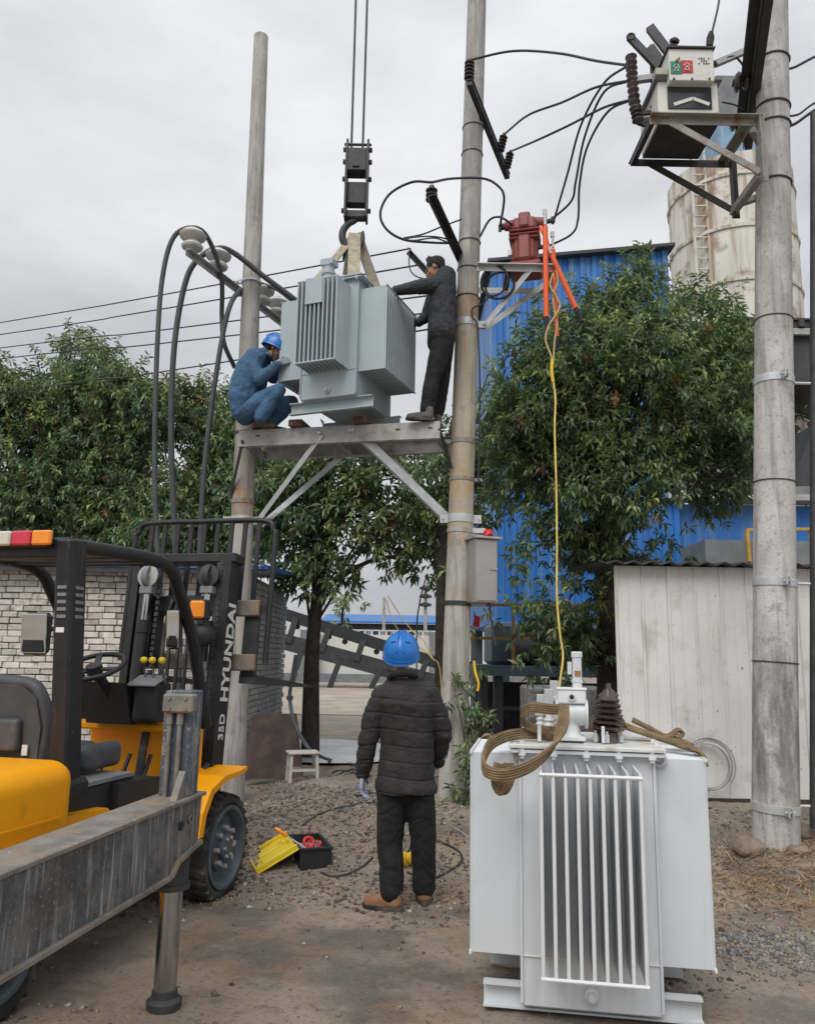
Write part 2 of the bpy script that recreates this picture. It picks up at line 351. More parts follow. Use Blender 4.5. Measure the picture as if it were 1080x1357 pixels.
M['worn_steel'] = pm('worn_grey_steel', (0.115, 0.118, 0.122), 0.55, 0.2, var=0.35, scale=8, streak=((0.40, 0.395, 0.385), 0.75, 42, 0.50, 0.66), dirt=((0.20, 0.165, 0.125), 0.7, 4, 0.52, 0.64), dirt2=((0.045, 0.045, 0.045), 0.75, 2.6, 0.50, 0.64), speck=((0.36, 0.34, 0.31), 75, 0.59, 0.72), bump=0.12)
M['worn_blue'] = pm('chipped_slate_paint', (0.085, 0.105, 0.13), 0.5, 0.15, var=0.2, scale=6, streak=((0.30, 0.30, 0.30), 0.6, 25, 0.54, 0.68), dirt=((0.34, 0.34, 0.335), 0.8, 9, 0.52, 0.62), dirt2=((0.14, 0.12, 0.10), 0.7, 4, 0.52, 0.66), speck=((0.45, 0.44, 0.43), 70, 0.60, 0.67), bump=0.12)
M['worn_top'] = pm('muddy_steel', (0.20, 0.185, 0.165), 0.7, 0.1, var=0.3, scale=7, dirt=((0.27, 0.20, 0.125), 0.9, 5, 0.48, 0.62), speck=((0.38, 0.35, 0.31), 40, 0.64, 0.72), bump=0.25)
M['wood'] = pm('old_timber', (0.12, 0.065, 0.045), 0.85, var=0.3, scale=12, bump=0.3)
M['cable'] = pm('black_cable', (0.03, 0.033, 0.036), 0.55, var=0.15, scale=6, bump=0.02)
M['cable_grey'] = pm('dark_grey_cable', (0.055, 0.062, 0.065), 0.5, var=0.15, scale=6, bump=0.02)
M['red_resin'] = pm('red_brown_resin', (0.24, 0.055, 0.05), 0.45, var=0.12, scale=9, dirt=((0.30, 0.14, 0.12), 0.5, 7, 0.55, 0.8))
M['orange'] = pm('orange_insulated_rod', (0.85, 0.13, 0.03), 0.45, var=0.06, scale=9)
M['rope'] = pm('tan_rope', (0.52, 0.40, 0.20), 0.9, var=0.2, scale=30, bump=0.4, bscale=200)
M['yellow_line'] = pm('yellow_line', (0.72, 0.55, 0.16), 0.6, var=0.15, scale=8)
M['yellow_tape'] = pm('yellow_tape', (0.80, 0.52, 0.03), 0.5, var=0.1, scale=12)
M['white_paint'] = pm('white_box_paint', (0.66, 0.66, 0.62), 0.45, var=0.05, scale=5, dirt=((0.40, 0.34, 0.24), 0.7, 5, 0.54, 0.75))
M['glass_dark'] = pm('dark_window', (0.05, 0.055, 0.065), 0.12, var=0.1, scale=3, bump=0)
M['stainless'] = pm('stainless_sheet', (0.50, 0.49, 0.47), 0.38, 0.8, var=0.1, scale=2.5, dirt=((0.33, 0.30, 0.27), 0.6, 3, 0.5, 0.75), bump=0.02)
M['skin'] = pm('skin', (0.44, 0.25, 0.17), 0.55, var=0.12, scale=14, bump=0.05)
M['hair'] = pm('black_hair', (0.012, 0.011, 0.011), 0.6, var=0.3, scale=40, bump=0.5, bscale=120)
M['helmet'] = pm('blue_helmet_plastic', (0.012, 0.16, 0.52), 0.36, var=0.06, scale=6, dirt=((0.05, 0.2, 0.48), 0.4, 6, 0.55, 0.8), bump=0.02, coat=0.15)
M['denim'] = pm('blue_work_cloth', (0.055, 0.13, 0.235), 0.9, var=0.16, scale=7, dirt=((0.035, 0.075, 0.13), 0.6, 9, 0.46, 0.66), bump=0.9, bscale=15)
M['dark_jacket'] = pm('charcoal_cloth', (0.028, 0.033, 0.038), 0.8, var=0.3, scale=9, dirt=((0.05, 0.055, 0.06), 0.5, 12, 0.5, 0.68), bump=0.9, bscale=15)
M['black_trousers'] = pm('black_trouser_cloth', (0.011, 0.012, 0.013), 0.9, var=0.3, scale=7, dirt=((0.045, 0.043, 0.042), 0.5, 6, 0.52, 0.75), bump=0.7, bscale=16)
M['puffer'] = pm('quilted_charcoal_cloth', (0.027, 0.025, 0.025), 0.85, var=0.25, scale=9, dirt=((0.045, 0.043, 0.043), 0.5, 16, 0.5, 0.7), bump=0.4, bscale=70)
M['boot_tan'] = pm('tan_shoe_leather', (0.26, 0.135, 0.065), 0.75, var=0.2, scale=12, dirt=((0.30, 0.22, 0.15), 0.6, 8, 0.5, 0.7))
M['boot_grey'] = pm('grey_shoe', (0.10, 0.09, 0.08), 0.8, var=0.2, scale=12, dirt=((0.2, 0.17, 0.13), 0.6, 8, 0.5, 0.7))
M['glove_grey'] = pm('grey_glove', (0.24, 0.28, 0.30), 0.9, var=0.2, scale=14)
M['glove_blue'] = pm('pale_blue_glove', (0.40, 0.46, 0.62), 0.9, var=0.2, scale=14)
M['glove_black'] = pm('black_glove', (0.02, 0.024, 0.026), 0.85, var=0.2, scale=14)
M['brick'] = pm('whitewashed_brick', (0.60, 0.565, 0.50), 0.9, var=0.10, scale=9, objrand=0.2, dirt=((0.30, 0.26, 0.215), 0.8, 7, 0.50, 0.66), bump=0.35, bscale=50)
M['mortar'] = pm('dark_mortar', (0.36, 0.34, 0.305), 0.95, var=0.25, scale=8, bump=0.4)
M['brick_shaded'] = pm('shaded_brick', (0.42, 0.405, 0.385), 0.9, var=0.10, scale=9, objrand=0.18, dirt=((0.2, 0.18, 0.16), 0.7, 6, 0.5, 0.7), bump=0.35, bscale=50)  # darker brick for the wall in shade: shade put into the colour, plus dirt
M['blue_roof'] = pm('blue_roof_sheet', (0.03, 0.15, 0.42), 0.5, var=0.1, scale=3, dirt=((0.10, 0.16, 0.26), 0.6, 4, 0.5, 0.75))
M['blue_sheet'] = pm('blue_cladding', (0.022, 0.155, 0.48), 0.5, var=0.12, scale=1.2, streak=((0.17, 0.30, 0.48), 0.7, 4, 0.46, 0.68), bump=0.04)
M['blue_faded'] = pm('faded_blue_cladding', (0.18, 0.32, 0.48), 0.6, var=0.15, scale=3, streak=((0.36, 0.42, 0.46), 0.7, 6, 0.5, 0.7))
M['slate_tank'] = pm('slate_blue_tank', (0.075, 0.12, 0.155), 0.55, var=0.15, scale=2, dirt=((0.12, 0.13, 0.13), 0.6, 3, 0.5, 0.75))
M['silo'] = pm('cream_silo', (0.64, 0.625, 0.56), 0.6, var=0.08, scale=0.8, streak=((0.26, 0.17, 0.10), 0.85, 2.6, 0.47, 0.64), dirt=((0.22, 0.14, 0.085), 0.8, 1.1, 0.52, 0.66), bump=0.04)
M['shed'] = pm('white_shed_sheet', objrand=0.015, col= (0.69, 0.69, 0.66), var=0.05, scale=2, rough=0.6, streak=((0.34, 0.29, 0.22), 0.65, 9, 0.56, 0.72), dirt=((0.40, 0.37, 0.31), 0.6, 2.5, 0.52, 0.7), speck=((0.10, 0.07, 0.05), 22, 0.68, 0.73), bump=0.05)
M['dark_sheet'] = pm('dark_roof_sheet', (0.045, 0.047, 0.052), 0.7, var=0.2, scale=2, streak=((0.09, 0.09, 0.09), 0.5, 3, 0.5, 0.75))
M['ledge'] = pm('grey_concrete_ledge', (0.19, 0.20, 0.21), 0.85, var=0.15, scale=3)
M['white_wall'] = pm('far_white_wall', (0.62, 0.61, 0.57), 0.9, var=0.06, scale=0.3, streak=((0.42, 0.40, 0.36), 0.5, 0.8, 0.55, 0.75), bump=0)
M['conv'] = pm('conveyor_steel', (0.035, 0.038, 0.042), 0.6, 0.1, var=0.2, scale=3, dirt=((0.07, 0.062, 0.055), 0.6, 3, 0.5, 0.72))
M['conv_belt'] = pm('conveyor_belt', (0.016, 0.02, 0.023), 0.7, var=0.2, scale=3)
M['rust_sheet'] = pm('rusty_sheet', (0.062, 0.042, 0.035), 0.9, var=0.25, scale=5, dirt=((0.11, 0.075, 0.05), 0.6, 5, 0.5, 0.72), bump=0.2)
M['yellow_plastic'] = pm('yellow_plastic', (0.80, 0.60, 0.02), 0.42, var=0.06, scale=8, dirt=((0.5, 0.36, 0.05), 0.5, 9, 0.55, 0.75))
M['red_tool'] = pm('red_tool', (0.62, 0.03, 0.04), 0.45, var=0.1, scale=20)
M['stool_white'] = pm('dull_white_plastic', (0.50, 0.485, 0.44), 0.7, var=0.1, scale=9, dirt=((0.28, 0.23, 0.17), 0.7, 8, 0.48, 0.7))
M['amber'] = pm('amber_lens', (0.90, 0.28, 0.02), 0.2, var=0.05, scale=9, bump=0.1, bscale=120, coat=0.4)
M['red_lens'] = pm('red_lens', (0.62, 0.03, 0.06), 0.22, var=0.05, scale=9, bump=0.1, bscale=120, coat=0.4)
M['white_lens'] = pm('white_lens', (0.62, 0.58, 0.48), 0.25, var=0.05, scale=9, bump=0.1, bscale=120, coat=0.4)
M['mirror'] = pm('mirror_glass', (0.75, 0.76, 0.76), 0.05, 1.0, var=0.02, scale=3, bump=0, rvar=0)
M['white_letter'] = pm('white_lettering', (0.72, 0.72, 0.70), 0.55, var=0.06, scale=20, bump=0, dirt=((0.25, 0.25, 0.25), 0.8, 30, 0.56, 0.66))
M['sign_green'] = pm('green_sign', (0.02, 0.21, 0.12), 0.5, var=0.06, scale=20, bump=0)
M['sign_red'] = pm('red_sign', (0.50, 0.03, 0.035), 0.5, var=0.06, scale=20, bump=0)
M['bark'] = pm('bark', (0.045, 0.037, 0.03), 0.95, var=0.3, scale=9, dirt=((0.085, 0.08, 0.07), 0.6, 6, 0.5, 0.7), bump=0.6, bscale=30)
M['leaf'] = pm('leaf', (1, 1, 1), 0.42, var=0.12, scale=4, attr=True, bump=0, rvar=0.1, spec=0.5)
_nt = M['leaf'].node_tree; _bs = _nt.nodes['Principled BSDF']; _tr = _nt.nodes.new('ShaderNodeBsdfTranslucent'); _mx = _nt.nodes.new('ShaderNodeMixShader'); _mx.inputs[0].default_value = 0.30
_nt.links.new(_bs.inputs['Base Color'].links[0].from_socket, _tr.inputs['Color']); _nt.links.new(_bs.outputs[0], _mx.inputs[1]); _nt.links.new(_tr.outputs[0], _mx.inputs[2]); _nt.links.new(_mx.outputs[0], _nt.nodes['Material Output'].inputs[0])
M['green_cloth'] = pm('green_cloth', (0.02, 0.26, 0.12), 0.8, var=0.2, scale=9)
M['stone'] = pm('grey_stone', (1, 1, 1), 0.85, var=0.2, scale=12, attr=True, bump=0.3, bscale=60)
M['rock'] = pm('brown_rock', (0.21, 0.165, 0.125), 0.9, var=0.25, scale=9, dirt=((0.29, 0.2, 0.13), 0.6, 7, 0.5, 0.7), bump=0.5, bscale=40)
M['straw'] = pm('dry_straw', (1, 1, 1), 0.95, var=0.2, scale=9, attr=True, bump=0)
M['wire_coil'] = pm('steel_strand', (0.36, 0.36, 0.35), 0.5, 0.4, var=0.15, scale=12)
def proj(p):
    d = Vector(p) - CP; z = d.dot(_f); return (CX + FPX * d.dot(CR) / z, CY - FPX * d.dot(CU) / z)

# ================================================================== ground
def ground_material():
    m = bpy.data.materials.new('muddy_ground'); m.use_nodes = True; nt = m.node_tree; N = nt.nodes; L = nt.links; bs = N['Principled BSDF']
    t = N.new('ShaderNodeTexCoord')
    def nse(sc, det=6, rg=0.6, st=None, off=(0, 0, 0)):
        n = N.new('ShaderNodeTexNoise'); n.inputs['Scale'].default_value = sc; n.inputs['Detail'].default_value = det; n.inputs['Roughness'].default_value = rg
        mp_ = N.new('ShaderNodeMapping'); mp_.inputs['Location'].default_value = off
        if st: mp_.inputs['Scale'].default_value = st
        L.new(t.outputs['Object'], mp_.inputs[0]); L.new(mp_.outputs[0], n.inputs['Vector']); return n.outputs['Fac']
    def rmp(f, a, b, lo=0, hi=1):
        r = N.new('ShaderNodeMapRange'); r.interpolation_type = 'SMOOTHSTEP'
        for k, v in (('From Min', a), ('From Max', b), ('To Min', lo), ('To Max', hi)): r.inputs[k].default_value = v
        L.new(f, r.inputs['Value']); return r.outputs[0]
    def mix(f, a, b):
        x = N.new('ShaderNodeMixRGB')
        for i, s_ in ((0, f), (1, a), (2, b)):
            if hasattr(s_, 'node'): L.new(s_, x.inputs[i])
            else: x.inputs[i].default_value = (*s_, 1)
        return x.outputs[0]
    c = mix(rmp(nse(1.3), 0.38, 0.62), (0.24, 0.198, 0.156), (0.325, 0.27, 0.212))
    c = mix(rmp(nse(0.75, off=(3, 7, 0)), 0.48, 0.60, 0, 0.8), c, (0.125, 0.112, 0.098))
    c = mix(rmp(nse(2.2, off=(9, 1, 0)), 0.50, 0.66, 0, 0.85), c, (0.27, 0.19, 0.12))
    c = mix(rmp(nse(9, 7, 0.7, off=(2, 2, 0)), 0.52, 0.66, 0, 0.6), c, (0.12, 0.103, 0.087))
    c = mix(rmp(nse(34, 5, 0.75), 0.54, 0.66, 0, 0.7), c, (0.07, 0.06, 0.05))
    c = mix(rmp(nse(110, 3, 0.7, off=(4, 4, 0)), 0.55, 0.66, 0, 0.55), c, (0.085, 0.073, 0.062))
    c = mix(rmp(nse(55, 3, 0.6, off=(5, 5, 0)), 0.64, 0.72, 0, 0.7), c, (0.33, 0.30, 0.27))
    L.new(c, bs.inputs['Base Color'])
    L.new(rmp(nse(0.75, off=(3, 7, 0)), 0.46, 0.60, 0.9, 0.32), bs.inputs['Roughness'])
    b1 = N.new('ShaderNodeBump'); b1.inputs['Strength'].default_value = 0.7; b1.inputs['Distance'].default_value = 0.03
    L.new(nse(16, 8, 0.7), b1.inputs['Height'])
    b2 = N.new('ShaderNodeBump'); b2.inputs['Strength'].default_value = 0.5; b2.inputs['Distance'].default_value = 0.012
    L.new(nse(70, 5, 0.7), b2.inputs['Height']); L.new(b1.outputs[0], b2.inputs['Normal']); L.new(b2.outputs[0], bs.inputs['Normal'])
    return m
M['ground'] = ground_material()
def spread(lo, hi, step, far_lo, far_hi):
    c = list(np.arange(lo, hi + 1e-6, step)); s = step
    while c[-1] < far_hi: s *= 1.22; c.append(c[-1] + s)
    s = step; a = []
    v = c[0]
    while v > far_lo: s *= 1.22; v -= s; a.append(v)
    return np.array(a[::-1] + c)
gx = spread(-3.4, 4.2, 0.028, -700, 700); gy = spread(3.2, 9.4, 0.028, -400, 1500)
GX, GY = np.meshgrid(gx, gy); GZ = gz(GX, GY)
nx, ny = len(gx), len(gy)
ii = (np.arange(ny - 1)[:, None] * nx + np.arange(nx - 1)[None, :]).ravel()
ground = quick('ground', np.stack([GX.ravel(), GY.ravel(), GZ.ravel()], 1), np.stack([ii, ii + 1, ii + nx + 1, ii + nx], 1), M['ground'], smooth=True)
tag(ground, kind='structure')

def sheet(name, poly, mat, z):
    mb = MB(); P = [Vector((a, b, z)) for a, b in poly]
    mb.add(P, [tuple(range(len(P)))]); o = mb.build(name, mat, loc=(0, 0, 0)); return tag(o, kind='structure')
M['road'] = pm('pale_gravel_road', (0.36, 0.315, 0.25), 0.9, var=0.15, scale=0.8, dirt=((0.22, 0.19, 0.155), 0.7, 0.9, 0.5, 0.68), bump=0.3, bscale=20)
M['water'] = pm('puddle_water', (0.50, 0.51, 0.52), 0.22, var=0.15, scale=1.5, dirt=((0.04, 0.035, 0.03), 0.9, 5, 0.62, 0.66), bump=0.02, bscale=3, rvar=0.05)
sheet('road', [(-30, 21.5), (14, 21.0), (18, 30), (16, 45.5), (-34, 45.5)], M['road'], 0.014)
pud = [(-2.35, 11.9), (-1.2, 11.7), (-0.55, 11.75), (-0.1, 12.3), (-0.2, 13.6), (-0.5, 14.6), (-1.3, 15.0), (-2.2, 14.7), (-2.75, 13.8), (-2.7, 12.6)]
sheet('puddle', pud, M['water'], 0.03)

# loose gravel, clods and straw: nobody could count them
def stones(name, pts, rad, cols, label, sink=0.35):
    base = np.array([(1, 0, 0), (-1, 0, 0), (0, 1, 0), (0, -1, 0), (0, 0, 0.75), (0, 0, -0.75)], float)
    fc = np.array([(0, 2, 4), (2, 1, 4), (1, 3, 4), (3, 0, 4), (2, 0, 5), (1, 2, 5), (3, 1, 5), (0, 3, 5)])
    n = len(pts); V = base[None] * (1 + 0.45 * (rng.random((n, 6, 1)) - 0.5)) * rad[:, None, None] * (0.65 + 0.7 * rng.random((n, 1, 3)))
    a = rng.random(n) * 6.283; ca, sa = np.cos(a)[:, None], np.sin(a)[:, None]
    X = V[:, :, 0] * ca - V[:, :, 1] * sa; Y = V[:, :, 0] * sa + V[:, :, 1] * ca
    V[:, :, 0] = X + pts[:, None, 0]; V[:, :, 1] = Y + pts[:, None, 1]; V[:, :, 2] += (gz(pts[:, 0], pts[:, 1]) + rad * (0.5 - sink))[:, None]
    F = (fc[None] + 6 * np.arange(n)[:, None, None]).reshape(-1, 3)
    C = np.ones((n, 6, 4)); C[:, :, :3] = cols[:, None, :]
    o = quick(name, V.reshape(-1, 3), F, M['stone'], colors=C.reshape(-1, 4)); tag(o, label, 'gravel', kind='stuff'); return o
def scol(n, base, sp=0.35):
    k = 1 + sp * (rng.random((n, 1)) - 0.5) * 2; b = np.array(base)[rng.integers(0, len(base), n)]; return np.clip(b * k, 0.02, 0.6)
GREYS = [(0.20, 0.20, 0.195), (0.13, 0.125, 0.12), (0.24, 0.215, 0.185), (0.30, 0.285, 0.26), (0.16, 0.13, 0.10)]
BROWNS = [(0.17, 0.135, 0.10), (0.11, 0.09, 0.07), (0.21, 0.165, 0.115), (0.26, 0.235, 0.2), (0.085, 0.072, 0.06)]
n = 12000; p = np.stack([rng.uniform(-1.9, 1.2, n), 5.2 + 4.2 * rng.random(n) ** 0.9], 1)
keep = fbm(p[:, 0] * 1.5, p[:, 1] * 1.5, 3, 21) > 0.36; p = p[keep]; n = len(p)
stones('gravel', p, 0.006 + 0.016 * rng.random(n) ** 3.0, scol(n, GREYS[2:] + BROWNS + BROWNS), 'loose brown and grey gravel on the low mound around the poles')
n = 5200; t = rng.random(n); p = np.stack([rng.uniform(0.9, 4.2, n), 0 * t], 1); p[:, 1] = 4.75 - 0.18 * (p[:, 0] - 2) + rng.normal(0, 0.20, n)
stones('gravel', p, 0.006 + 0.014 * rng.random(n) ** 2.0, scol(n, GREYS[:3]), 'band of grey crushed gravel beside the pale transformer')
n = 13000; p = np.stack([rng.uniform(-2.6, 4.4, n), rng.uniform(3.5, 7.6, n)], 1); keep = (fbm(p[:, 0] * 1.4, p[:, 1] * 1.4, 3, 31) + 0.10 * sst(4.6, 5.8, p[:, 1]) > 0.55) | (rng.random(n) < 0.05); p = p[keep]; n = len(p)
stones('mud_clods', p, 0.005 + 0.016 * rng.random(n) ** 3.5, scol(n, BROWNS), 'small dark mud clods and pebbles scattered over the yard')
n = 3200; X = rng.normal(2.9, 0.75, n); Y = rng.normal(5.75, 0.35, n); L_ = 0.03 + 0.10 * rng.random(n); a = rng.random(n) * 6.283
d = np.stack([np.cos(a), np.sin(a), 0.25 * rng.normal(0, 1, n)], 1) * L_[:, None]; c = np.stack([X, Y, gz(X, Y) + 0.008 + 0.015 * rng.random(n)], 1)
w = np.stack([-np.sin(a), np.cos(a), 0 * a], 1) * 0.0022
V = np.stack([c - d / 2 - w, c - d / 2 + w, c + d / 2 + w, c + d / 2 - w], 1).reshape(-1, 3)
C = np.ones((n, 4, 4)); C[:, :, :3] = scol(n, [(0.36, 0.22, 0.11), (0.27, 0.155, 0.075), (0.42, 0.29, 0.16), (0.2, 0.12, 0.07)])[:, None, :]
tag(quick('dry_needles', V, np.arange(4 * n).reshape(-1, 4), M['straw'], colors=C.reshape(-1, 4)), 'dry brown needles and straw around the foot of the thick pole', 'litter', kind='stuff')
def rock(px, py, w, h, label):
    c = gnd(px, py); bm = bmesh.new(); bmesh.ops.create_icosphere(bm, subdivisions=3, radius=1)
    for v in bm.verts:
        q = v.co; k = 1 + 0.30 * (float(fbm(q.x * 1.6 + px, q.y * 1.6 + q.z * 1.3 + py, 3, 2)) - 0.45) * 2
        v.co = Vector((q.x * w / 2 * k, q.y * w * 0.38 * k, q.z * h / 2 * k))
    me = bpy.data.meshes.new('rock'); bm.to_mesh(me); bm.free(); me.shade_smooth(); me.materials.append(M['rock'])
    tag(link('rock', me, None, c + Vector((0, 0, h * 0.22))), label, 'rock', 'rocks by the thick pole')
rock(992, 1130, 0.24, 0.15, 'rounded brown rock among dry needles before the thick pole')
rock(1068, 1108, 0.26, 0.13, 'flat tan rock beside the foot of the thick pole')
rock(1058, 1131, 0.17, 0.08, 'low grey brown rock half buried beyond the flat tan one')
rock(1046, 1265, 0.05, 0.045, 'small pale pebble lying on the grey gravel band')
rock(372, 1140, 0.06, 0.04, 'small grey pebble in front of the yellow toolbox lid')

# ================================================================== brick house
HY = 10.0
hx0, hx1 = at(-90, 850, HY).x, at(323, 850, HY).x
htop = at(200, 757, HY).z
house = thing('brick_house', 'low whitewashed brick house with blue sheet roof behind the forklift', 'house', ((hx0 + hx1) / 2, HY + 1.5, 0))
wl_ = MB().box(((hx0 + hx1) / 2, HY + 1.6, htop / 2 - 0.05), (hx1 - hx0 - 0.02, 3.15, htop + 0.1)).build('wall', M['mortar'], house)
bl, bh = 0.215, 0.078; meshes = {}
for key, mt in (('a', 'brick'), ('b', 'brick_shaded')):
    for hf in (1, 0.5):
        mb = MB().box((0, 0, 0), (bl * hf - 0.010, 0.06, bh - 0.009), b=0.006); o = mb.build('brick', M[mt], None, loc=(0, 0, 0)); meshes[(key, hf)] = o.data; bpy.data.objects.remove(o)
rest = {'a': MB(), 'b': MB()}; nb = 0
for r_ in range(int(htop / bh) + 1):
    z = bh * (r_ + 0.5)
    if z > htop - bh * 0.4: break
    x = hx0; first = True
    while x < hx1 - 0.03:
        L_ = bl * (0.5 if (first and r_ % 2) else 1.0); first = False; sxx = random.choice((0.78, 0.9, 1.0, 1.0, 1.08)); hf = 1 if L_ > bl * 0.75 else 0.5; L_ = min(bl * hf * sxx, max(hx1 - x, 0.04)); sxx = L_ / (bl * hf)
        c = Vector((x + L_ / 2, HY - 0.016 + random.uniform(-0.009, 0.009), z + random.uniform(-0.004, 0.004))); x += L_
        if c.x + L_ / 2 > hx1 + 0.02: break
        q = proj(c); key = 'b' if q[0] > 300 or q[0] > 152 and random.random() < 0.5 else 'a'  # darker shade-toned bricks towards the right end
        if nb < 300 and ((-10 < q[0] < 192 and 755 < q[1] < 905) or (305 < q[0] < 382 and 755 < q[1] < 960)):
            o = link('brick', meshes[(key, hf)], wl_, c); o.rotation_euler = (0, random.uniform(-0.018, 0.018), random.uniform(-0.03, 0.03)); o.scale = (sxx, 1, random.uniform(0.9, 1.06)); nb += 1
        else: rest[key].box(c, (L_ - 0.010, 0.06, bh - 0.009))
for key, mt in (('a', 'brick'), ('b', 'brick_shaded')): tag(rest[key].build('brickwork', M[mt], wl_), kind='stuff')
sd_ = MB(); nb2 = 0; smesh = None
for k in range(15):
    for r_ in range(int(htop / bh)):
        c = Vector((hx1 + random.uniform(-0.004, 0.006), HY + 0.10 + 0.215 * k + 0.1 * (r_ % 2), bh * (r_ + 0.5))); q = proj(c)
        if nb2 < 100 and 755 < q[1] < 965 and q[0] > 326:
            if smesh is None: smesh = MB().box((0, 0, 0), (0.06, 0.205, bh - 0.009), b=0.006).build('brick', M['brick_shaded'], wl_, loc=(0, 0, 0)); smesh.location = c - WO[wl_.name]
            else: link('brick', smesh.data, wl_, c)
            nb2 += 1
        else: sd_.box(c, (0.06, 0.205, bh - 0.009))
tag(sd_.build('brickwork', M['brick_shaded'], wl_), kind='stuff')
rf = MB(); ex = hx1 + 0.30; zr = at(200, 752, HY - 0.25).z
rf.prism([(hx0 - 0.3, HY - 0.28, zr), (ex, HY - 0.28, zr), (ex, HY + 3.5, zr + 0.25), (hx0 - 0.3, HY + 3.5, zr + 0.25)], (0, 0, 0.03))
rfo = rf.build('roof', M['blue_roof'], house)
rb = MB()
k = hx0 - 0.25
while k < ex - 0.05:
    rb.bar((k, HY - 0.30, zr + 0.04), (k, HY + 3.5, zr + 0.29), 0.05, 0.035); k += 0.2
rb.build('roof_ribs', M['blue_roof'], rfo); MB().box(((hx0 + ex) / 2, HY - 0.24, zr - 0.035), (ex - hx0 + 0.2, 0.05, 0.06)).build('fascia', M['dark_sheet'], house)
b0, b1 = at(322, 1030, HY - 0.45), at(402, 1030, HY - 0.45); t0 = at(326, 948, HY - 0.1)
bd = MB(); bd.prism([(b0.x, HY - 0.45, 0.12), (b1.x, HY - 0.45, 0.12), (b1.x - 0.16, HY - 0.08, t0.z + 0.02), (b0.x, HY - 0.08, t0.z)], (0.0, 0.03, 0.008))
tag(bd.build('leaning_board', M['rust_sheet']), 'dark rusty sheet leaning against the brick house wall', 'board')
# small metal-roofed lean-to seen between the trees, far behind the house
s = thing('far_shed', 'grey sheet roofed shed half hidden by trees behind the house', 'shed', at(160, 860, 24))
a_, b_ = at(118, 706, 24), at(196, 737, 24)
MB().box(((a_.x + b_.x) / 2 - 0.6, 26, b_.z / 2 - 0.3), (b_.x - a_.x + 1.6, 3.6, b_.z - 0.4)).build('wall', M['white_wall'], s)
MB().prism([a_ + Vector((0, 0, -0.02)), b_ + Vector((0, 0, -0.02)), b_ + Vector((0, 4, 0)), a_ + Vector((0, 4, 0))], (0, 0, 0.14)).build('roof', M['galv'], s)

# ================================================================== far wall, far hall, far poles
FY = 46.0
fw = thing('far_wall', 'long white perimeter wall with railing across the pale road', 'wall', (at(500, 900, FY).x, FY, 0))
x0, x1 = at(250, 880, FY).x, at(760, 880, FY).x; zt = at(520, 842, FY).z
MB().box(((x0 + x1) / 2, FY, zt / 2), (x1 - x0, 0.25, zt)).build('panel', M['white_wall'], fw)
MB().box(((x0 + x1) / 2, FY - 0.25, 0.24), (x1 - x0, 0.5, 0.5)).build('plinth', M['ledge'], fw)
for px, wpx in ((410, 24), (580, 22), (330, 22), (690, 22)):
    c = at(px, 870, FY - 0.4); MB().box((c.x, FY - 0.4, zt / 2 + 0.1), (wpx / FPX * FY, 0.6, zt + 0.2)).build('pier', M['ledge'], fw)
rl = MB(); zr2 = at(520, 836, FY).z
rl.box(((x0 + x1) / 2, FY, zr2), (x1 - x0, 0.06, 0.07)); rl.build('top_rail', M['white_wall'], fw)
k = x0; bal = None
while k < x1:
    if bal is None: bal = MB().box((k, FY, (zt + zr2) / 2), (0.09, 0.06, zr2 - zt)).build('baluster', M['white_wall'], fw)
    else: clone(bal, fw, (k, FY, zt))
    k += 0.42
HYF = 62
fh = thing('far_hall', 'long low hall with blue roof beyond the white wall', 'building', (at(520, 850, HYF).x, HYF, 0))
x0, x1 = at(432, 850, HYF).x, at(612, 850, HYF).x; za, zb = at(520, 838, HYF).z, at(520, 827, HYF).z
MB().box(((x0 + x1) / 2, HYF + 4, zb / 2), (x1 - x0, 8, zb)).build('wall', M['dark_sheet'], fh)
MB().prism([(x0 - 0.4, HYF - 0.6, zb), (x1 + 0.4, HYF - 0.6, zb), (x1 + 0.4, HYF + 4, zb + 0.75), (x0 - 0.4, HYF + 4, zb + 0.75)], (0, 0, 0.15)).build('roof', M['blue_roof'], fh)
k = x0 + 0.5; wd = None
while k < x1:
    if wd is None: wd = MB().box((k, HYF - 0.02, zb - 0.9), (0.5, 0.12, 0.7)).build('window', M['blue_faded'], fh)
    else: clone(wd, fh, (k, HYF - 0.02, zb - 1.25))
    k += 0.95
for px, top, Y, lab in ((509, 792, 55, 'thin bare pole standing behind the far wall'), (564, 778, 52, 'thin pole with stacked insulators behind the far wall')):
    c = at(px, 860, Y); tp = at(px, top, Y); fp = thing('far_pole', lab, 'pole', (c.x, Y, 0))
    MB().cyl((c.x, Y, 0), (tp.x, Y, tp.z), 0.14, 0.10, 8).build('shaft', M['concrete'], fp)
    if Y == 52:
        for j in range(3): MB().lathe([(0.1, 0), (0.42, 0.05), (0.42, 0.18), (0.1, 0.3)], (tp.x, Y, tp.z - 0.55 * j - 0.2), (0, 0, 1), 10).build('insulator', M['old_steel'], fp)

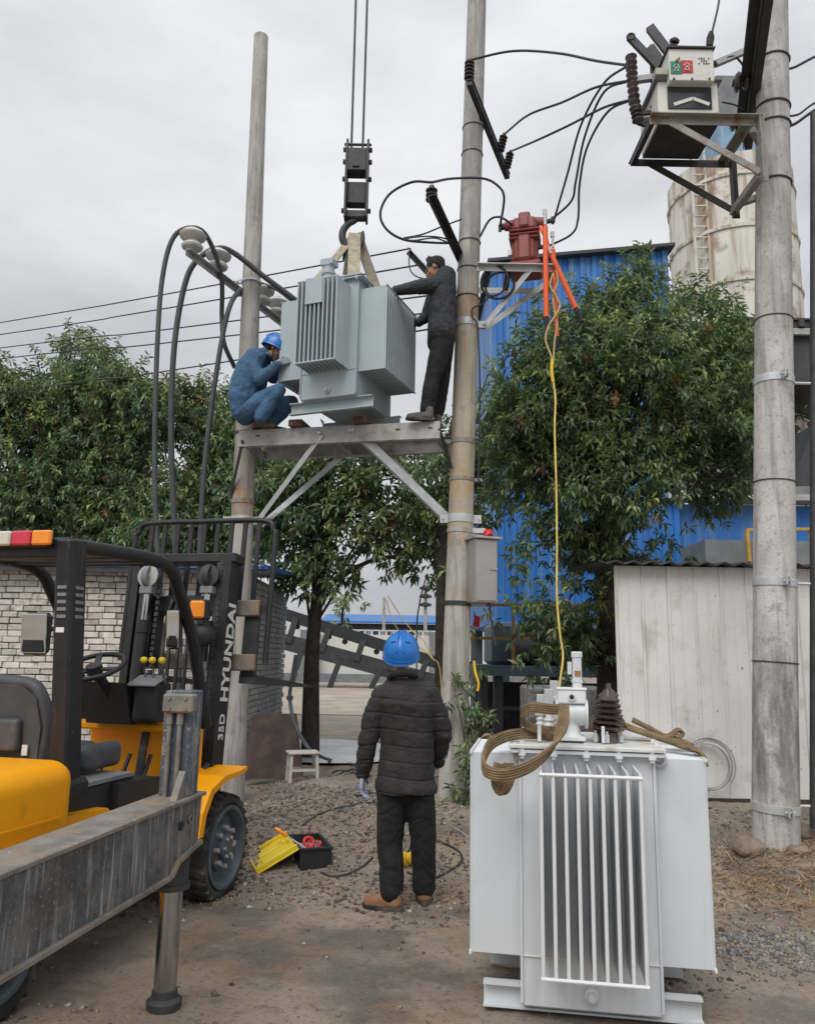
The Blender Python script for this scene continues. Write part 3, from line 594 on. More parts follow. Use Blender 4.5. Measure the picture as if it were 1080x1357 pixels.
# ================================================================== conveyor
CYV = 38.0
cv = thing('conveyor', 'inclined dark belt conveyor behind the man in the quilted jacket', 'conveyor', at(480, 911, CYV))
def cvp(px, py, dy=0): return at(px, py, CYV + dy)
def line(px, a, b): return a[1] + (b[1] - a[1]) * (px - a[0]) / (b[0] - a[0])
tA, tB, lA, lB = (330, 799), (640, 898), (330, 838), (590, 908)
for dy in (0, 2.0):
    MB().bar(cvp(tA[0], tA[1], dy), cvp(tB[0], tB[1], dy), 0.2, 0.55).build('upper_rail', M['conv_belt'], cv)
    MB().bar(cvp(lA[0], lA[1], dy), cvp(lB[0], lB[1], dy), 0.2, 0.75).build('lower_rail', M['conv'], cv)
bt = MB(); bt.prism([cvp(tA[0], tA[1] + 3, 0.1), cvp(tB[0], tB[1] + 3, 0.1), cvp(tB[0], tB[1] + 3, 1.9), cvp(tA[0], tA[1] + 3, 1.9)], (0, 0, 0.04)); bt.build('belt', M['conv_belt'], cv)
for px in range(352, 600, 21):
    ty = line(px, tA, tB); MB().cyl(cvp(px, ty + 11, 0.1), cvp(px, ty + 11, 1.9), 0.14, n=10).build('roller', M['old_steel'], cv, 40)
for px in (392, 436, 482, 526, 566):
    MB().bar(cvp(px, line(px, tA, tB), -0.12), cvp(px - 10, line(px - 10, lA, lB), -0.12), 0.12, 0.28).build('post', M['conv'], cv)
for px in (395, 446, 500):
    for dy in (0, 2.0):
        a_ = cvp(px + 6, line(px + 6, lA, lB), dy); MB().bar(a_, (a_.x - 0.5, a_.y, 0.0), 0.25, 0.25).build('leg', M['conv'], cv)

# ================================================================== batching plant tower, silo, gantry
BY = 15.5
bt_ = thing('blue_tower', 'tall blue corrugated plant building behind the trees', 'building', at(770, 900, BY))
bx0, bx1 = at(652, 600, BY).x, at(897, 600, BY).x; ztl, ztr = at(652, 352, BY).z, at(897, 331, BY).z; zbt = at(700, 826, BY).z
def corrugated(name, x0, x1, Y, z0, z1l, z1r, mat, parent, pitch=0.25, dep=0.035, dy=0.0):
    mb = MB(); n_ = int((x1 - x0) / pitch); ks = []
    for i in range(n_ + 1):
        a = x0 + (x1 - x0) * i / n_
        for o_, d_ in ((0, 0), (0.42, 0), (0.5, dep), (0.92, dep)):
            if i == n_ and o_ > 0: break
            ks.append((a + o_ * (x1 - x0) / n_, Y - d_))
    vs = []; 
    for (a, b) in ks:
        f = (a - x0) / (x1 - x0); vs += [(a, b, z0), (a, b, z1l + (z1r - z1l) * f)]
    mb.add(vs, [(2 * i, 2 * i + 2, 2 * i + 3, 2 * i + 1) for i in range(len(ks) - 1)]); return mb.build(name, mat, parent, normals=False)
MB().box(((bx0 + bx1) / 2, BY + 3.05, (zbt + ztl) / 2), (bx1 - bx0 - 0.02, 6, ztl - zbt)).build('core', M['blue_sheet'], bt_)
corrugated('cladding', bx0, bx1, BY, zbt, ztl, ztr, M['blue_sheet'], bt_)
MB().prism([(bx0 - 0.1, BY - 0.2, ztl), (bx1 + 0.1, BY - 0.2, ztr), (bx1 + 0.1, BY + 6.2, ztr), (bx0 - 0.1, BY + 6.2, ztl)], (0, 0, 0.07)).build('roof', M['dark_sheet'], bt_)
MB().box(((bx0 + bx1) / 2, BY - 0.02, zbt - 0.12), (bx1 - bx0 + 0.1, 0.2, 0.26)).build('skirt', M['blue_faded'], bt_)
for x in (bx0 + 0.2, bx1 - 0.2):
    for y in (BY + 0.3, BY + 5.7): MB().box((x, y, zbt / 2), (0.3, 0.3, zbt)).build('leg', M['slate_tank'], bt_)
# mixer deck below the tower
dk = thing('mixer_deck', 'dark steel mixer platform with slate hopper under the blue tower', 'machine', at(740, 950, 13))
DY = 13.0; d0, d1 = at(632, 890, DY).x, at(850, 890, DY).x; zd = at(720, 890, DY).z
MB().box(((d0 + d1) / 2, DY + 1.0, zd), (d1 - d0, 2.1, 0.17)).build('deck', M['slate_tank'], dk)
hp = MB(); h0, h1 = at(652, 880, DY + 0.5).x, at(835, 880, DY + 0.5).x; hz0, hz1 = zd + 0.09, at(700, 826, DY + 0.5).z
hp.box(((h0 + h1) / 2, DY + 1.2, (hz0 + hz1) / 2), (h1 - h0, 1.5, hz1 - hz0), b=0.06); hp.build('hopper', M['slate_tank'], dk)
a_ = at(676, 880, DY + 0.35); MB().cyl((a_.x, DY + 0.42, hz0 + 0.23), (h1 - 0.05, DY + 0.42, hz0 + 0.23), 0.21, n=20).build('drum', M['old_steel'], dk, 40)
for px in (640, 660, 735, 815, 842):
    for y in (DY + 0.1, DY + 1.9):
        q = at(px, 900, y); MB().box((q.x, y, zd / 2 - 0.1), (0.15, 0.15, zd)).build('leg', M['old_steel'], dk)
for px in (668, 700, 760, 790): q = at(px, 930, DY + 0.6); MB().cyl((q.x, q.y, 0.05), (q.x, q.y, 0.62), 0.09, n=10).build('motor', M['old_steel'], dk, 40)
MB().box(((d0 + d1) / 2, DY + 1.9, zd / 2 - 0.1), (d1 - d0 - 0.3, 0.1, zd * 0.8)).build('back_plate', M['old_steel'], dk)
for z in (0.35, 0.75): MB().bar((d0 + 0.1, DY + 0.1, z), (d1 - 0.1, DY + 0.1, z), 0.06, 0.06).build('cross_bar', M['old_steel'], dk)
M['rail_ochre'] = pm('ochre_rail_paint', (0.30, 0.16, 0.05), 0.6, var=0.2, scale=5)
for py in (802, 846):
    MB().bar(at(622, py, DY), at(850, py, DY), 0.045, 0.045).build('guard_rail', M['rail_ochre'], dk)
for px in (680, 743): MB().bar((at(px, 880, DY).x, DY, zd), at(px, 802, DY), 0.05, 0.05).build('rail_post', M['rail_ochre'], dk)
sb = MB(); q0, q1 = at(700, 910, 11.4), at(806, 940, 11.4); sb.box(((q0.x + q1.x) / 2, 11.8, (q0.z + 0.0) / 2), (q1.x - q0.x, 0.9, q0.z), b=0.03)
tag(sb.build('concrete_block', M['concrete']), 'pale concrete block lying before the mixer platform', 'block')
fl = thing('red_flag', 'small red cloth hanging behind the steel cabinet on the pole', 'flag', at(630, 840, 12.4)); q = at(629, 815, 12.4)
MB().prism([q, q + Vector((0.09, 0, -0.03)), q + Vector((0.07, 0.02, -0.2)), q + Vector((-0.03, 0.01, -0.17))], (0, 0.012, 0)).build('cloth', M['red_tool'], fl)
MB().cyl((q.x, q.y + 0.02, 0.0), (q.x, q.y + 0.02, q.z + 0.05), 0.012, n=6).build('stick', M['rail_ochre'], fl)

SY = 22.0
sc_ = at(972, 350, SY); sr = 79 * (at(1, 350, SY) - at(0, 350, SY)).length
zs0, zs1 = at(972, 640, SY).z, at(930, 197, SY - sr).z
si = thing('silo', 'rust streaked cream cement silo with ladder beside the blue tower', 'silo', (sc_.x, SY, 0))
MB().cyl((sc_.x, SY, zs0), (sc_.x, SY, zs1), sr, n=48).build('shell', M['silo'], si, 30)
MB().cyl((sc_.x, SY, zs0), (sc_.x, SY, zs0 - 1.6), sr, 0.4, n=48).build('cone', M['silo'], si, 30)
z = zs0 + 0.6
while z < zs1: MB().band((sc_.x, SY, z), (0, 0, 1), sr, 0.10, 0.05).build('hoop', M['silo'], si, 30); z += 1.62
for k in range(4):
    a = math.pi / 4 + k * math.pi / 2; MB().cyl((sc_.x + math.cos(a) * sr * 0.9, SY + math.sin(a) * sr * 0.9, 0), (sc_.x + math.cos(a) * sr * 0.9, SY + math.sin(a) * sr * 0.9, zs0 + 0.3), 0.16, n=10).build('leg', M['old_steel'], si)
la = MB(); lx = sc_.x - sr * 0.80; ly = SY - sr * 0.72
for dx in (-0.2, 0.2): la.bar((lx + dx, ly, zs0), (lx + dx, ly, zs1 + 0.4), 0.06, 0.06, up=(0, 1, 0))
z = zs0
while z < zs1: la.bar((lx - 0.2, ly, z), (lx + 0.2, ly, z), 0.035, 0.035); z += 0.33
la.build('ladder', M['silo'], si)
hz_ = at(980, 95, SY - 0.6).z; hz2 = at(980, 150, SY - 0.6).z
fx0, fx1 = at(953, 150, SY - 0.6).x, at(1010, 150, SY - 0.6).x
MB().box(((fx0 + fx1) / 2, SY + 0.3, (zs1 + hz2) / 2), (fx1 - fx0, 1.7, hz2 - zs1), b=0.03).build('filter_housing', M['blue_faded'], si)
MB().box(((fx0 + fx1) / 2 - 0.1, SY + 0.3, (hz_ + hz2) / 2), (fx1 - fx0 - 0.3, 1.5, hz_ - hz2)).build('filter_cap', M['ledge'], si)
# dark roofed gantry at the right
GYY = 18.0
ga = thing('conveyor_gallery', 'dark sheet covered gallery on steel braces behind the thick pole', 'building', at(1050, 900, GYY))
p0, p1 = at(968, 505, GYY), at(1150, 505, GYY); zt2 = at(1050, 428, GYY).z; zm = at(1050, 446, GYY).z
MB().box(((p0.x + p1.x) / 2, GYY + 1.5, (p0.z + zm) / 2), (p1.x - p0.x, 3, zm - p0.z)).build('side_wall', M['dark_sheet'], ga)
corrugated('roof_edge', p0.x - 0.3, p1.x, GYY - 0.15, zm + 0.18, zt2, zt2, M['dark_sheet'], ga, 0.3, 0.06)
MB().box(((p0.x + p1.x) / 2, GYY - 0.1, zm + 0.08), (p1.x - p0.x, 0.12, 0.16)).build('gutter', M['galv_dirty'], ga)
MB().prism([(p0.x - 0.3, GYY - 0.2, zt2), (p1.x, GYY - 0.2, zt2), (p1.x, GYY + 3, zt2 + 0.2), (p0.x - 0.3, GYY + 3, zt2 + 0.2)], (0, 0, 0.05)).build('roof', M['dark_sheet'], ga)
b0_, b1_ = at(1054, 650, GYY - 1), at(1160, 560, GYY - 1)
MB().prism([at(1046, 655, GYY - 1), at(1052, 632, GYY - 1), at(1082, 560, GYY - 1), at(1180, 520, GYY - 1), at(1180, 660, GYY - 1)], (0, 1.5, 0)).build('hood', M['dark_sheet'], ga)
c0 = at(1055, 520, GYY - 0.5); MB().cyl((c0.x, GYY + 0.3, 0), (c0.x, GYY + 0.3, p0.z), 0.10, n=12).build('column', M['ledge'], ga)
MB().bar(at(1040, 652, GYY - 1.2), at(1180, 646, GYY - 1.2), 0.12, 0.2).build('beam', M['ledge'], ga)
for a, b in (((1050, 700), (1084, 662)), ((1052, 662), (1078, 694))):
    MB().bar(at(*a, GYY - 1.2), at(*b, GYY - 1.25), 0.12, 0.16).build('brace', M['ledge'], ga)
q = at(1150, 700, GYY); MB().box((q.x, GYY + 0.4, q.z / 2), (0.25, 0.25, q.z)).build('column', M['ledge'], ga)
pl = thing('plant_walkway', 'grey walkway edge with yellow railing behind the white shed', 'walkway', at(1000, 900, 13))
PY = 13.5; q0, q1 = at(935, 735, PY), at(1180, 735, PY); zl0, zl1 = at(1000, 752, PY).z, at(1000, 716, PY).z
MB().box(((q0.x + q1.x) / 2, PY + 0.6, (zl0 + zl1) / 2), (q1.x - q0.x, 1.2, zl1 - zl0)).build('slab', M['ledge'], pl)
MB().box(((q0.x + q1.x) / 2, PY + 2.2, zl1 + 0.55), (q1.x - q0.x, 0.1, 1.0)).build('back_panel', M['blue_sheet'], pl)
MB().box(((q0.x + q1.x) / 2, PY + 2.0, zl1 + 1.15), (q1.x - q0.x, 0.5, 0.12)).build('canopy', M['galv_dirty'], pl)
for px in (940, 1000, 1100): q = at(px, 800, PY); MB().box((q.x, PY + 0.6, zl0 / 2), (0.2, 0.2, zl0)).build('leg', M['old_steel'], pl)
M['rail_yellow'] = pm('yellow_rail_paint', (0.52, 0.30, 0.05), 0.6, var=0.2, scale=5)
for py in (702,): MB().bar(at(990, py, PY), at(1180, py - 2, PY), 0.05, 0.05).build('hand_rail', M['rail_yellow'], pl)
for px in (990, 1074): q = at(px, 702, PY); MB().bar((q.x, PY, zl0 + 0.1), q, 0.06, 0.06).build('rail_post', M['rail_yellow'], pl)

# ================================================================== white corrugated shed
WY = 7.9
ws = thing('corrugated_shed', 'white corrugated metal shed with rust marks behind the thick pole', 'shed', at(950, 1062, WY))
wx0, wx1 = at(818, 900, WY).x, at(1250, 900, WY).x; zw0, zw1 = at(950, 1058, WY).z, at(900, 751, WY).z
pw = 0.262; k = wx0; pan = None; i = 0
def panelmesh(w):
    mb = MB(); pts = [(0, 0), (0.010, -0.018), (0.024, -0.018), (0.034, 0), (w * 0.5 - 0.012, 0), (w * 0.5 - 0.006, -0.008), (w * 0.5 + 0.006, -0.008), (w * 0.5 + 0.012, 0), (w, 0)]
    vs = [];
    for a, b in pts: vs += [(a, b, 0), (a, b, zw1 - zw0)]
    for a, b in pts: vs += [(a, b + 0.012, 0), (a, b + 0.012, zw1 - zw0)]
    n_ = len(pts); mb.add(vs, [(2 * j, 2 * j + 2, 2 * j + 3, 2 * j + 1) for j in range(n_ - 1)] + [(2 * n_ + 2 * j, 2 * n_ + 2 * j + 1, 2 * n_ + 2 * j + 3, 2 * n_ + 2 * j + 2) for j in range(n_ - 1)]); return mb
while k < wx1:
    if pan is None: pan = panelmesh(pw).build('panel', M['shed'], ws, loc=(0, 0, 0)); pan.location = Vector((k, WY, zw0)) - WO[ws.name]
    else:
        o = clone(pan, ws, (k, WY + random.uniform(-0.003, 0.003), zw0)); 
    k += pw
sdp = MB(); sdp.prism([(wx0, WY + 0.01, zw0), (wx0, WY + 0.01, zw1), (wx0 + 0.42, WY + 1.3, zw1), (wx0 + 0.42, WY + 1.3, zw0)], (0.012, 0, 0)); sdp.build('side_panel', M['shed'], ws)
MB().box(((wx0 + wx1) / 2, WY + 0.03, zw0 - 0.035), (wx1 - wx0, 0.08, 0.07)).build('sill_beam', M['rust_sheet'], ws)
MB().box(((wx0 + wx1) / 2 + 0.24, WY + 0.68, (zw0 + zw1) / 2 - 0.1), (wx1 - wx0 - 0.5, 1.2, zw1 - zw0)).build('inner_wall', M['dark_sheet'], ws)
rfm = MB(); vs = []; a = at(793, 752, WY - 0.15).x; j = 0
while a < wx1: vs += [(a, WY - 0.16, zw1 + 0.01 + 0.018 * math.cos(j * 1.5708 * 1.0)), (a, WY + 1.4, zw1 + 0.10 + 0.018 * math.cos(j * 1.5708))]; a += 0.045; j += 1
nv = len(vs); vs2 = vs + [(x, y, z + 0.012) for x, y, z in vs]
fs = [(2 * q, 2 * q + 2, 2 * q + 3, 2 * q + 1) for q in range(nv // 2 - 1)]
fs += [(nv + 2 * q, nv + 2 * q + 1, nv + 2 * q + 3, nv + 2 * q + 2) for q in range(nv // 2 - 1)] + [(2 * q, nv + 2 * q, nv + 2 * q + 2, 2 * q + 2) for q in range(nv // 2 - 1)]
rfm.add(vs2, fs).build('roof', M['dark_sheet'], ws, normals=False)
for x_ in (wx0 + 0.1, wx0 + 1.6, wx0 + 3.1): MB().box((x_, WY + 0.4, zw0 / 2 - 0.03), (0.25, 0.3, zw0 + 0.06)).build('footing', M['ledge'], ws)
co = MB(); cc = at(938, 1015, WY - 0.09)
for k in range(9):
    rr = 0.262 - 0.008 * k + random.uniform(-0.004, 0.004)
    co.torus(cc + Vector((random.uniform(-.012, .012), 0.012 * (k % 4) - 0.01, random.uniform(-.01, .01))), (0.05, 1, 0.0), rr, 0.0035, 40, 5)
wc = tag(co.build('wire_coil', M['wire_coil']), 'coil of steel strand hanging on the white shed wall', 'coil')
# ================================================================== poles
LY, MY, RY = 8.4, 7.9, 6.3
def pole(name, label, base, top, Y, wb, wt, mat, dz=0.25):
    b = at(*base, Y); t = at(*top, Y); ax = (t - b).normalized(); b2 = b - ax * dz
    zc = lambda p: (p - CP).dot(_f)
    rb, rt = wb / 2 / FPX * zc(b), wt / 2 / FPX * zc(t)
    o = thing(name, label, 'pole', (b.x, b.y, g1(b.x, b.y)), 'concrete utility poles')
    mb = MB(); n = 40; vs = []; fs = []; m = 40
    for i in range(m + 1):
        f = i / m; p = b2 + (t - b2) * f; r = rb + (rt - rb) * f
        vs += [p + Vector((math.cos(2 * math.pi * k / n), math.sin(2 * math.pi * k / n), 0)) * r * (1 + 0.006 * random.uniform(-1, 1)) for k in range(n)]
    for i in range(m):
        for k in range(n): fs.append((i * n + k, i * n + (k + 1) % n, (i + 1) * n + (k + 1) % n, (i + 1) * n + k))
    fs += [tuple(range(n - 1, -1, -1)), tuple(range(m * n, m * n + n))]
    shf = mb.add(vs, fs).build('shaft', mat, o, 50)
    def P(py):       # axis point and radius at the height seen at photo row py
        lo, hi = 0.0, 1.0
        for _ in range(40):
            mid = (lo + hi) / 2
            if proj(b + (t - b) * mid)[1] > py: lo = mid
            else: hi = mid
        return b + (t - b) * lo, rb + (rt - rb) * lo, ax
    P.shaft = shf; P.z0 = WO[shf.name].z
    return o, P
lp, LP = pole('utility_pole', 'bare grey concrete pole carrying porcelain insulators, behind the forklift', (307, 1046), (346, 48), LY, 35, 18.5, M['concrete_rusty'])
mp_o, MP = pole('utility_pole', 'rust stained concrete pole with steel cabinet and red current transformer bracket', (599, 1050), (634, -60), MY, 38, 23.5, M['concrete_rusty'])
rp_o, RP = pole('utility_pole', 'thick mottled concrete pole carrying the white switch box', (1028, 1098), (1023, -60), RY, 60, 37, M['concrete'])
OR_, YL_ = (0.40, 0.19, 0.07), (0.42, 0.33, 0.20)
def zz(PF, py): return PF(py)[0].z - PF.z0
def restain(PF, name, bands, **kw):
    mt = pm(name, kw.pop('col'), 0.85, var=0.15, scale=3, speck=((0.12, 0.11, 0.10), 30, 0.66, 0.74), bump=0.3, bscale=45, zbands=[(zz(PF, b), zz(PF, a), sf, c, am) for a, b, sf, c, am in bands], **kw)
    PF.shaft.data.materials[0] = mt
restain(LP, 'concrete_bare_pole', [(648, 672, 0.03, OR_, 1.0), (665, 690, 0.04, (0.30, 0.2, 0.12), 0.8), (480, 640, 0.3, YL_, 0.45)], col=(0.42, 0.40, 0.37), dirt=((0.17, 0.165, 0.16), 0.5, 6.0, 0.54, 0.68), streak=((0.19, 0.185, 0.175), 0.75, 14, 0.47, 0.66))
restain(MP, 'concrete_stained_pole', [(392, 424, 0.03, OR_, 0.95), (400, 700, 0.3, YL_, 0.75), (780, 806, 0.05, OR_, 0.5), (628, 660, 0.06, (0.45, 0.30, 0.12), 0.7), (700, 720, 0.1, (0.4, 0.28, 0.14), 0.6), (-60, 380, 0.5, (0.27, 0.27, 0.275), 0.8)], col=(0.45, 0.43, 0.39), dirt=((0.18, 0.17, 0.155), 0.5, 6.0, 0.54, 0.68), streak=((0.2, 0.18, 0.155), 0.75, 13, 0.48, 0.66))
restain(RP, 'concrete_thick_pole', [(860, 1060, 0.3, (0.10, 0.098, 0.095), 0.75), (-60, 420, 0.6, (0.27, 0.27, 0.27), 0.55)], col=(0.50, 0.49, 0.465), dirt=((0.17, 0.165, 0.16), 0.55, 7, 0.56, 0.68), dirt2=((0.24, 0.235, 0.23), 0.6, 26, 0.55, 0.66), streak=((0.24, 0.235, 0.225), 0.75, 14, 0.47, 0.66))
def clampband(o, PF, py, h=0.07, t=0.007, mat='galv', ears=None, side=0.0):
    c, r, ax = PF(py); mb = MB().band(c, ax, r, h, t)
    b = mb.build('clamp_band', M[mat], o, 40)
    if ears:
        for a in ears:
            e = MB()
            d = Vector((math.cos(a), math.sin(a), 0)); q = c + d * (r + 0.04); w = Vector((-d.y, d.x, 0))
            for s in (-1, 1): e.box(q + w * 0.014 * s, (0.085, 0.008, h), Matrix.Rotation(a, 3, 'Z'))
            e.cyl(q - w * 0.04 + d * 0.015, q + w * 0.04 + d * 0.015, 0.009, n=8)
            e.build('clamp_ear', M[mat], b)
    return c, r
def wirewrap(o, PF, py, rad=0.006, mat='cable', tilt=0.0):
    c, r, ax = PF(py); MB().torus(c, ax + Vector((tilt, 0, 0)), r + rad * 0.6, rad, 28, 6).build('wire_tie', M[mat], o, 60)
clampband(lp, LP, 690, 0.085, ears=(0, math.pi)); clampband(lp, LP, 665, 0.05, mat='rusty_steel'); clampband(lp, LP, 575, 0.03, mat='old_steel')
clampband(lp, LP, 374, 0.03, 0.012, ears=(math.pi,)); wirewrap(lp, LP, 540)
for py, h, m_, e in ((430, 0.075, 'galv', (0, math.pi)), (688, 0.085, 'galv', (0, math.pi)), (704, 0.04, 'galv_dirty', (0,)), (800, 0.045, 'old_steel', (0,)), (636, 0.035, 'rusty_steel', (0,)), (586, 0.045, 'rusty_steel', (math.pi,))):
    clampband(mp_o, MP, py, h, mat=m_, ears=e)
for py in (322, 358, 170, 205, 395): wirewrap(mp_o, MP, py)
for py in (506, 773, 1070): clampband(rp_o, RP, py, 0.062, ears=(-math.pi / 2,))
for py in (82, 144, 168, 245, 425, 640, 878): wirewrap(rp_o, RP, py, 0.005 if py > 400 else 0.009)
# rust belts left by older clamps
# conduit standing beside the thick pole
c0, c1 = at(1078, 1062, RY - 0.05), at(1079, 150, RY - 0.05)
cd = thing('cable_conduit', 'slim dark cable conduit standing beside the thick pole', 'conduit', (c0.x, c0.y, g1(c0.x, c0.y)))
MB().cyl(c0 - Vector((0, 0, 0.2)), c1, 0.042, 0.034, n=14).build('tube', M['old_steel'], cd, 40)
for py in (507, 773, 1068):
    a, r, ax = RP(py); b = at(1077, py + 1, RY - 0.05); MB().cyl(a + (b - a).normalized() * (r - 0.01), b, 0.012, n=8).build('stay_rod', M['galv'], cd, 40)

# ================================================================== transformer platform between the two poles
PBL, PBR = at(316, 581, 8.02), at(583, 569, 7.55)
pz = 0.5 * (PBL.z + PBR.z); PBL.z = PBR.z = pz
bd_ = (PBR - PBL).normalized(); bn = Vector((bd_.y, -bd_.x, 0))        # bn points to the camera
pf = thing('steel_platform', 'galvanised channel beam platform bolted between the two poles', 'platform', ((PBL.x + PBR.x) / 2, (PBL.y + PBR.y) / 2 + 0.3, pz - 1.2))
BH = 0.175
MB().channel(PBL, PBR, BH, 0.07, 0.009, fx=-1).build('channel_beam', M['galv_dirty'], pf)
RB0, RB1 = PBL - bn * 0.62 + bd_ * 0.05, PBR - bn * 0.62 + bd_ * 0.16
MB().channel(RB0, RB1, BH, 0.07, 0.009, fx=1).build('channel_beam', M['galv_dirty'], pf)
for f in (0.03, 0.5, 0.985):
    a = PBL.lerp(PBR, f) - bn * 0.08; MB().bar(a - Vector((0, 0, 0.05)), a - bn * 0.48 - Vector((0, 0, 0.05)), 0.06, 0.06).build('cross_tie', M['rusty_steel'], pf)
slots = MB()
for f in (0.10, 0.80, 0.955): q = PBL.lerp(PBR, f) + bn * 0.001 + Vector((0, 0, 0.02)); slots.bar(q - bd_ * 0.022, q + bd_ * 0.022, 0.006, 0.016)
slots.build('slot_holes', M['black_plastic'], pf)
def brace(p0, p1, w, mat, label=None):
    MB().angle(p0, p1, w, 0.008, up=(bn.x, bn.y, 0.3), fx=1, fz=-1).build('brace', M[mat], pf)
lc, lr, _ = LP(690); rc, rr_, _ = MP(688)
l_e = lc + bd_ * (lr + 0.05) + bn * 0.03; r_e = rc - bd_ * (rr_ + 0.05) + bn * 0.03
def onbeam(px, rear=False):
    a, b = (RB0, RB1) if rear else (PBL, PBR); best = None
    for i in range(101):
        q = a.lerp(b, i / 100); e = abs(proj(q)[0] - px)
        if best is None or e < best[0]: best = (e, q)
    return best[1]
brace(l_e, onbeam(424) + bn * 0.012 + Vector((0, 0, 0.02)), 0.06, 'galv'); brace(l_e + Vector((0.03, 0.05, -0.03)), onbeam(456, True) - bn * 0.0, 0.07, 'galv')
brace(r_e, onbeam(464) + bn * 0.012 + Vector((0, 0, 0.03)), 0.085, 'galv'); brace(r_e + Vector((-0.02, 0.08, 0)), onbeam(505, True), 0.06, 'galv_dirty')
brace(LP(640)[0] + Vector((-lr - 0.02, -0.05, -0.15)), PBL + bd_ * 0.04 + bn * 0.015 - Vector((0, 0, 0.02)), 0.035, 'old_steel')
brace(MP(625)[0] + Vector((-rr_, -0.1, 0)), PBR - bd_ * 0.02 + bn * 0.01, 0.03, 'old_steel')
for q in (l_e, r_e, onbeam(424) + bn * 0.02 + Vector((0, 0, 0.01)), onbeam(464) + bn * 0.02 + Vector((0, 0, 0.02))):
    MB().cyl(q - bn * 0.02, q + bn * 0.03, 0.014, n=6).build('bolt', M['galv'], pf)
# timber packers under the transformer
def timber(px, py, L_, sz, lab):
    q = onbeam(px) + Vector((0, 0, BH / 2 + sz / 2 + 0.002)); q0 = q + bn * 0.06; q1 = q - bn * L_
    tag(MB().bar(q0, q1, 0.15, sz, b=0.008).build('timber_block', M['wood']), lab, 'timber', 'timber packers on the platform')
timber(392, 551, 0.74, 0.075, 'short timber packer under the blue grey transformer, on the crouching worker side')
timber(478, 545, 0.74, 0.075, 'short timber packer under the blue grey transformer, on the standing worker side')

# ================================================================== cross-arms and insulators
def pin_insulator(mb, c, up, k=1.0, sheds=2):
    pr = [(0.02 * k, -0.05 * k), (0.02 * k, 0.0)]
    if sheds == 2: pr += [(0.06 * k, 0.0), (0.105 * k, 0.012 * k), (0.115 * k, 0.035 * k), (0.10 * k, 0.06 * k), (0.06 * k, 0.085 * k), (0.06 * k, 0.105 * k), (0.10 * k, 0.12 * k), (0.135 * k, 0.135 * k), (0.145 * k, 0.165 * k), (0.11 * k, 0.20 * k), (0.06 * k, 0.215 * k), (0.06 * k, 0.235 * k), (0.0, 0.24 * k)]
    else:
        for i in range(sheds): z = 0.055 * k * i; pr += [(0.035 * k, z), (0.065 * k, z + 0.01 * k), (0.068 * k, z + 0.024 * k), (0.035 * k, z + 0.045 * k)]
        pr += [(0.03 * k, 0.055 * k * sheds), (0.03 * k, 0.055 * k * sheds + 0.02), (0, 0.055 * k * sheds + 0.02)]
    return mb.lathe(pr, c, up, 22)
def crossarm(label, p0, p1, mat, w=0.063, loc=None):
    o = thing('crossarm', label, 'crossarm', (p0 + p1) / 2, 'steel cross-arms on the poles')
    MB().angle(p0, p1, w, 0.007, up=(0, 0, 1), fx=1, fz=-1).build('arm', M[mat], o)
    return o
zI = at(318, 378, LY - 0.12).z
A0 = atz(246, 330, zI); A1 = atz(380, 432, zI)
ca = crossarm('grey angle cross-arm with white porcelain insulators on the bare pole', A0, A1, 'galv_dirty')
def onarm(a, b, px):
    best = None
    for i in range(201):
        q = a.lerp(b, i / 200); e = abs(proj(q)[0] - px)
        if best is None or e < best[0]: best = (e, q)
    return best[1]
INS = []
for px in (254, 288, 347, 367):
    q = onarm(A0, A1, px); INS.append(q + Vector((0, 0, 0.30)))
    pin_insulator(MB(), q + Vector((0, 0, 0.05)), (0, 0, 1), 0.98).build('insulator', M['porc_white'], ca, 50)
zC = at(632, 150, MY - 0.1).z
B0 = atz(618, 105, zC); B1 = atz(669, 231, zC)
cb_ = crossarm('upper dark cross-arm with three brown insulators on the rust stained pole', B0, B1, 'old_steel', 0.07)
MB().bar(B0 + Vector((0.035, 0, -0.03)), B1 + Vector((0.035, 0, -0.03)), 0.05, 0.06).build('backing_bar', M['old_steel'], cb_)
def post(par, base, ax, k, n_, mat='porc_brown'):
    ax = Vector(ax).normalized(); pin_insulator(MB(), base, ax, k, n_).build('insulator', M[mat], par, 50); return base + ax * (0.055 * k * n_ + 0.012)
INB = [post(cb_, B0 + Vector((0.03, 0.03, 0.03)), (0.03, 0, 1), 0.80, 5)]
for px in (655, 664): INB.append(post(cb_, onarm(B0, B1, px) + Vector((0.07, 0, -0.03)), (0.22, -0.1, 1), 0.74, 5))
zD = at(604, 336, MY - 0.05).z
D0 = atz(568, 258, zD); D1 = atz(618, 364, zD)
cdm = crossarm('short dark cross-arm with a dark post insulator on the rust stained pole', D0, D1, 'old_steel', 0.075)
q = onarm(D0, D1, 572); pin_insulator(MB(), q, (0, 0, 1), 0.86, 3).build('insulator', M['porc_brown'], cdm, 50); IND = q + Vector((0, 0, 0.19))
E0 = at(544, 330, 8.35); E1 = MP(404)[0] + Vector((0.0, 0.11, 0))
ce = crossarm('low dark cross-arm behind the standing worker where the line wires end', E0, E1, 'old_steel', 0.07)
q = at(556, 385, 8.6); fx = thing('line_insulator', 'small pale shackle insulator below the low dark cross-arm', 'insulator', q + Vector((0, 0, -0.2)))
pin_insulator(MB(), q, (0, 0, 1), 0.5, 2).build('porcelain', M['porc_white'], fx, 50); MB().cyl(q + Vector((0, 0, 0.02)), E1 + Vector((0, 0.02, -0.02)), 0.012, n=6).build('hanger', M['old_steel'], fx)
MB().cyl(q + Vector((0, 0, 0.01)), q + Vector((0, 0, -0.05)), 0.01, n=6).build('pin', M['old_steel'], fx)
zF = at(1000, 100, 6.2).z
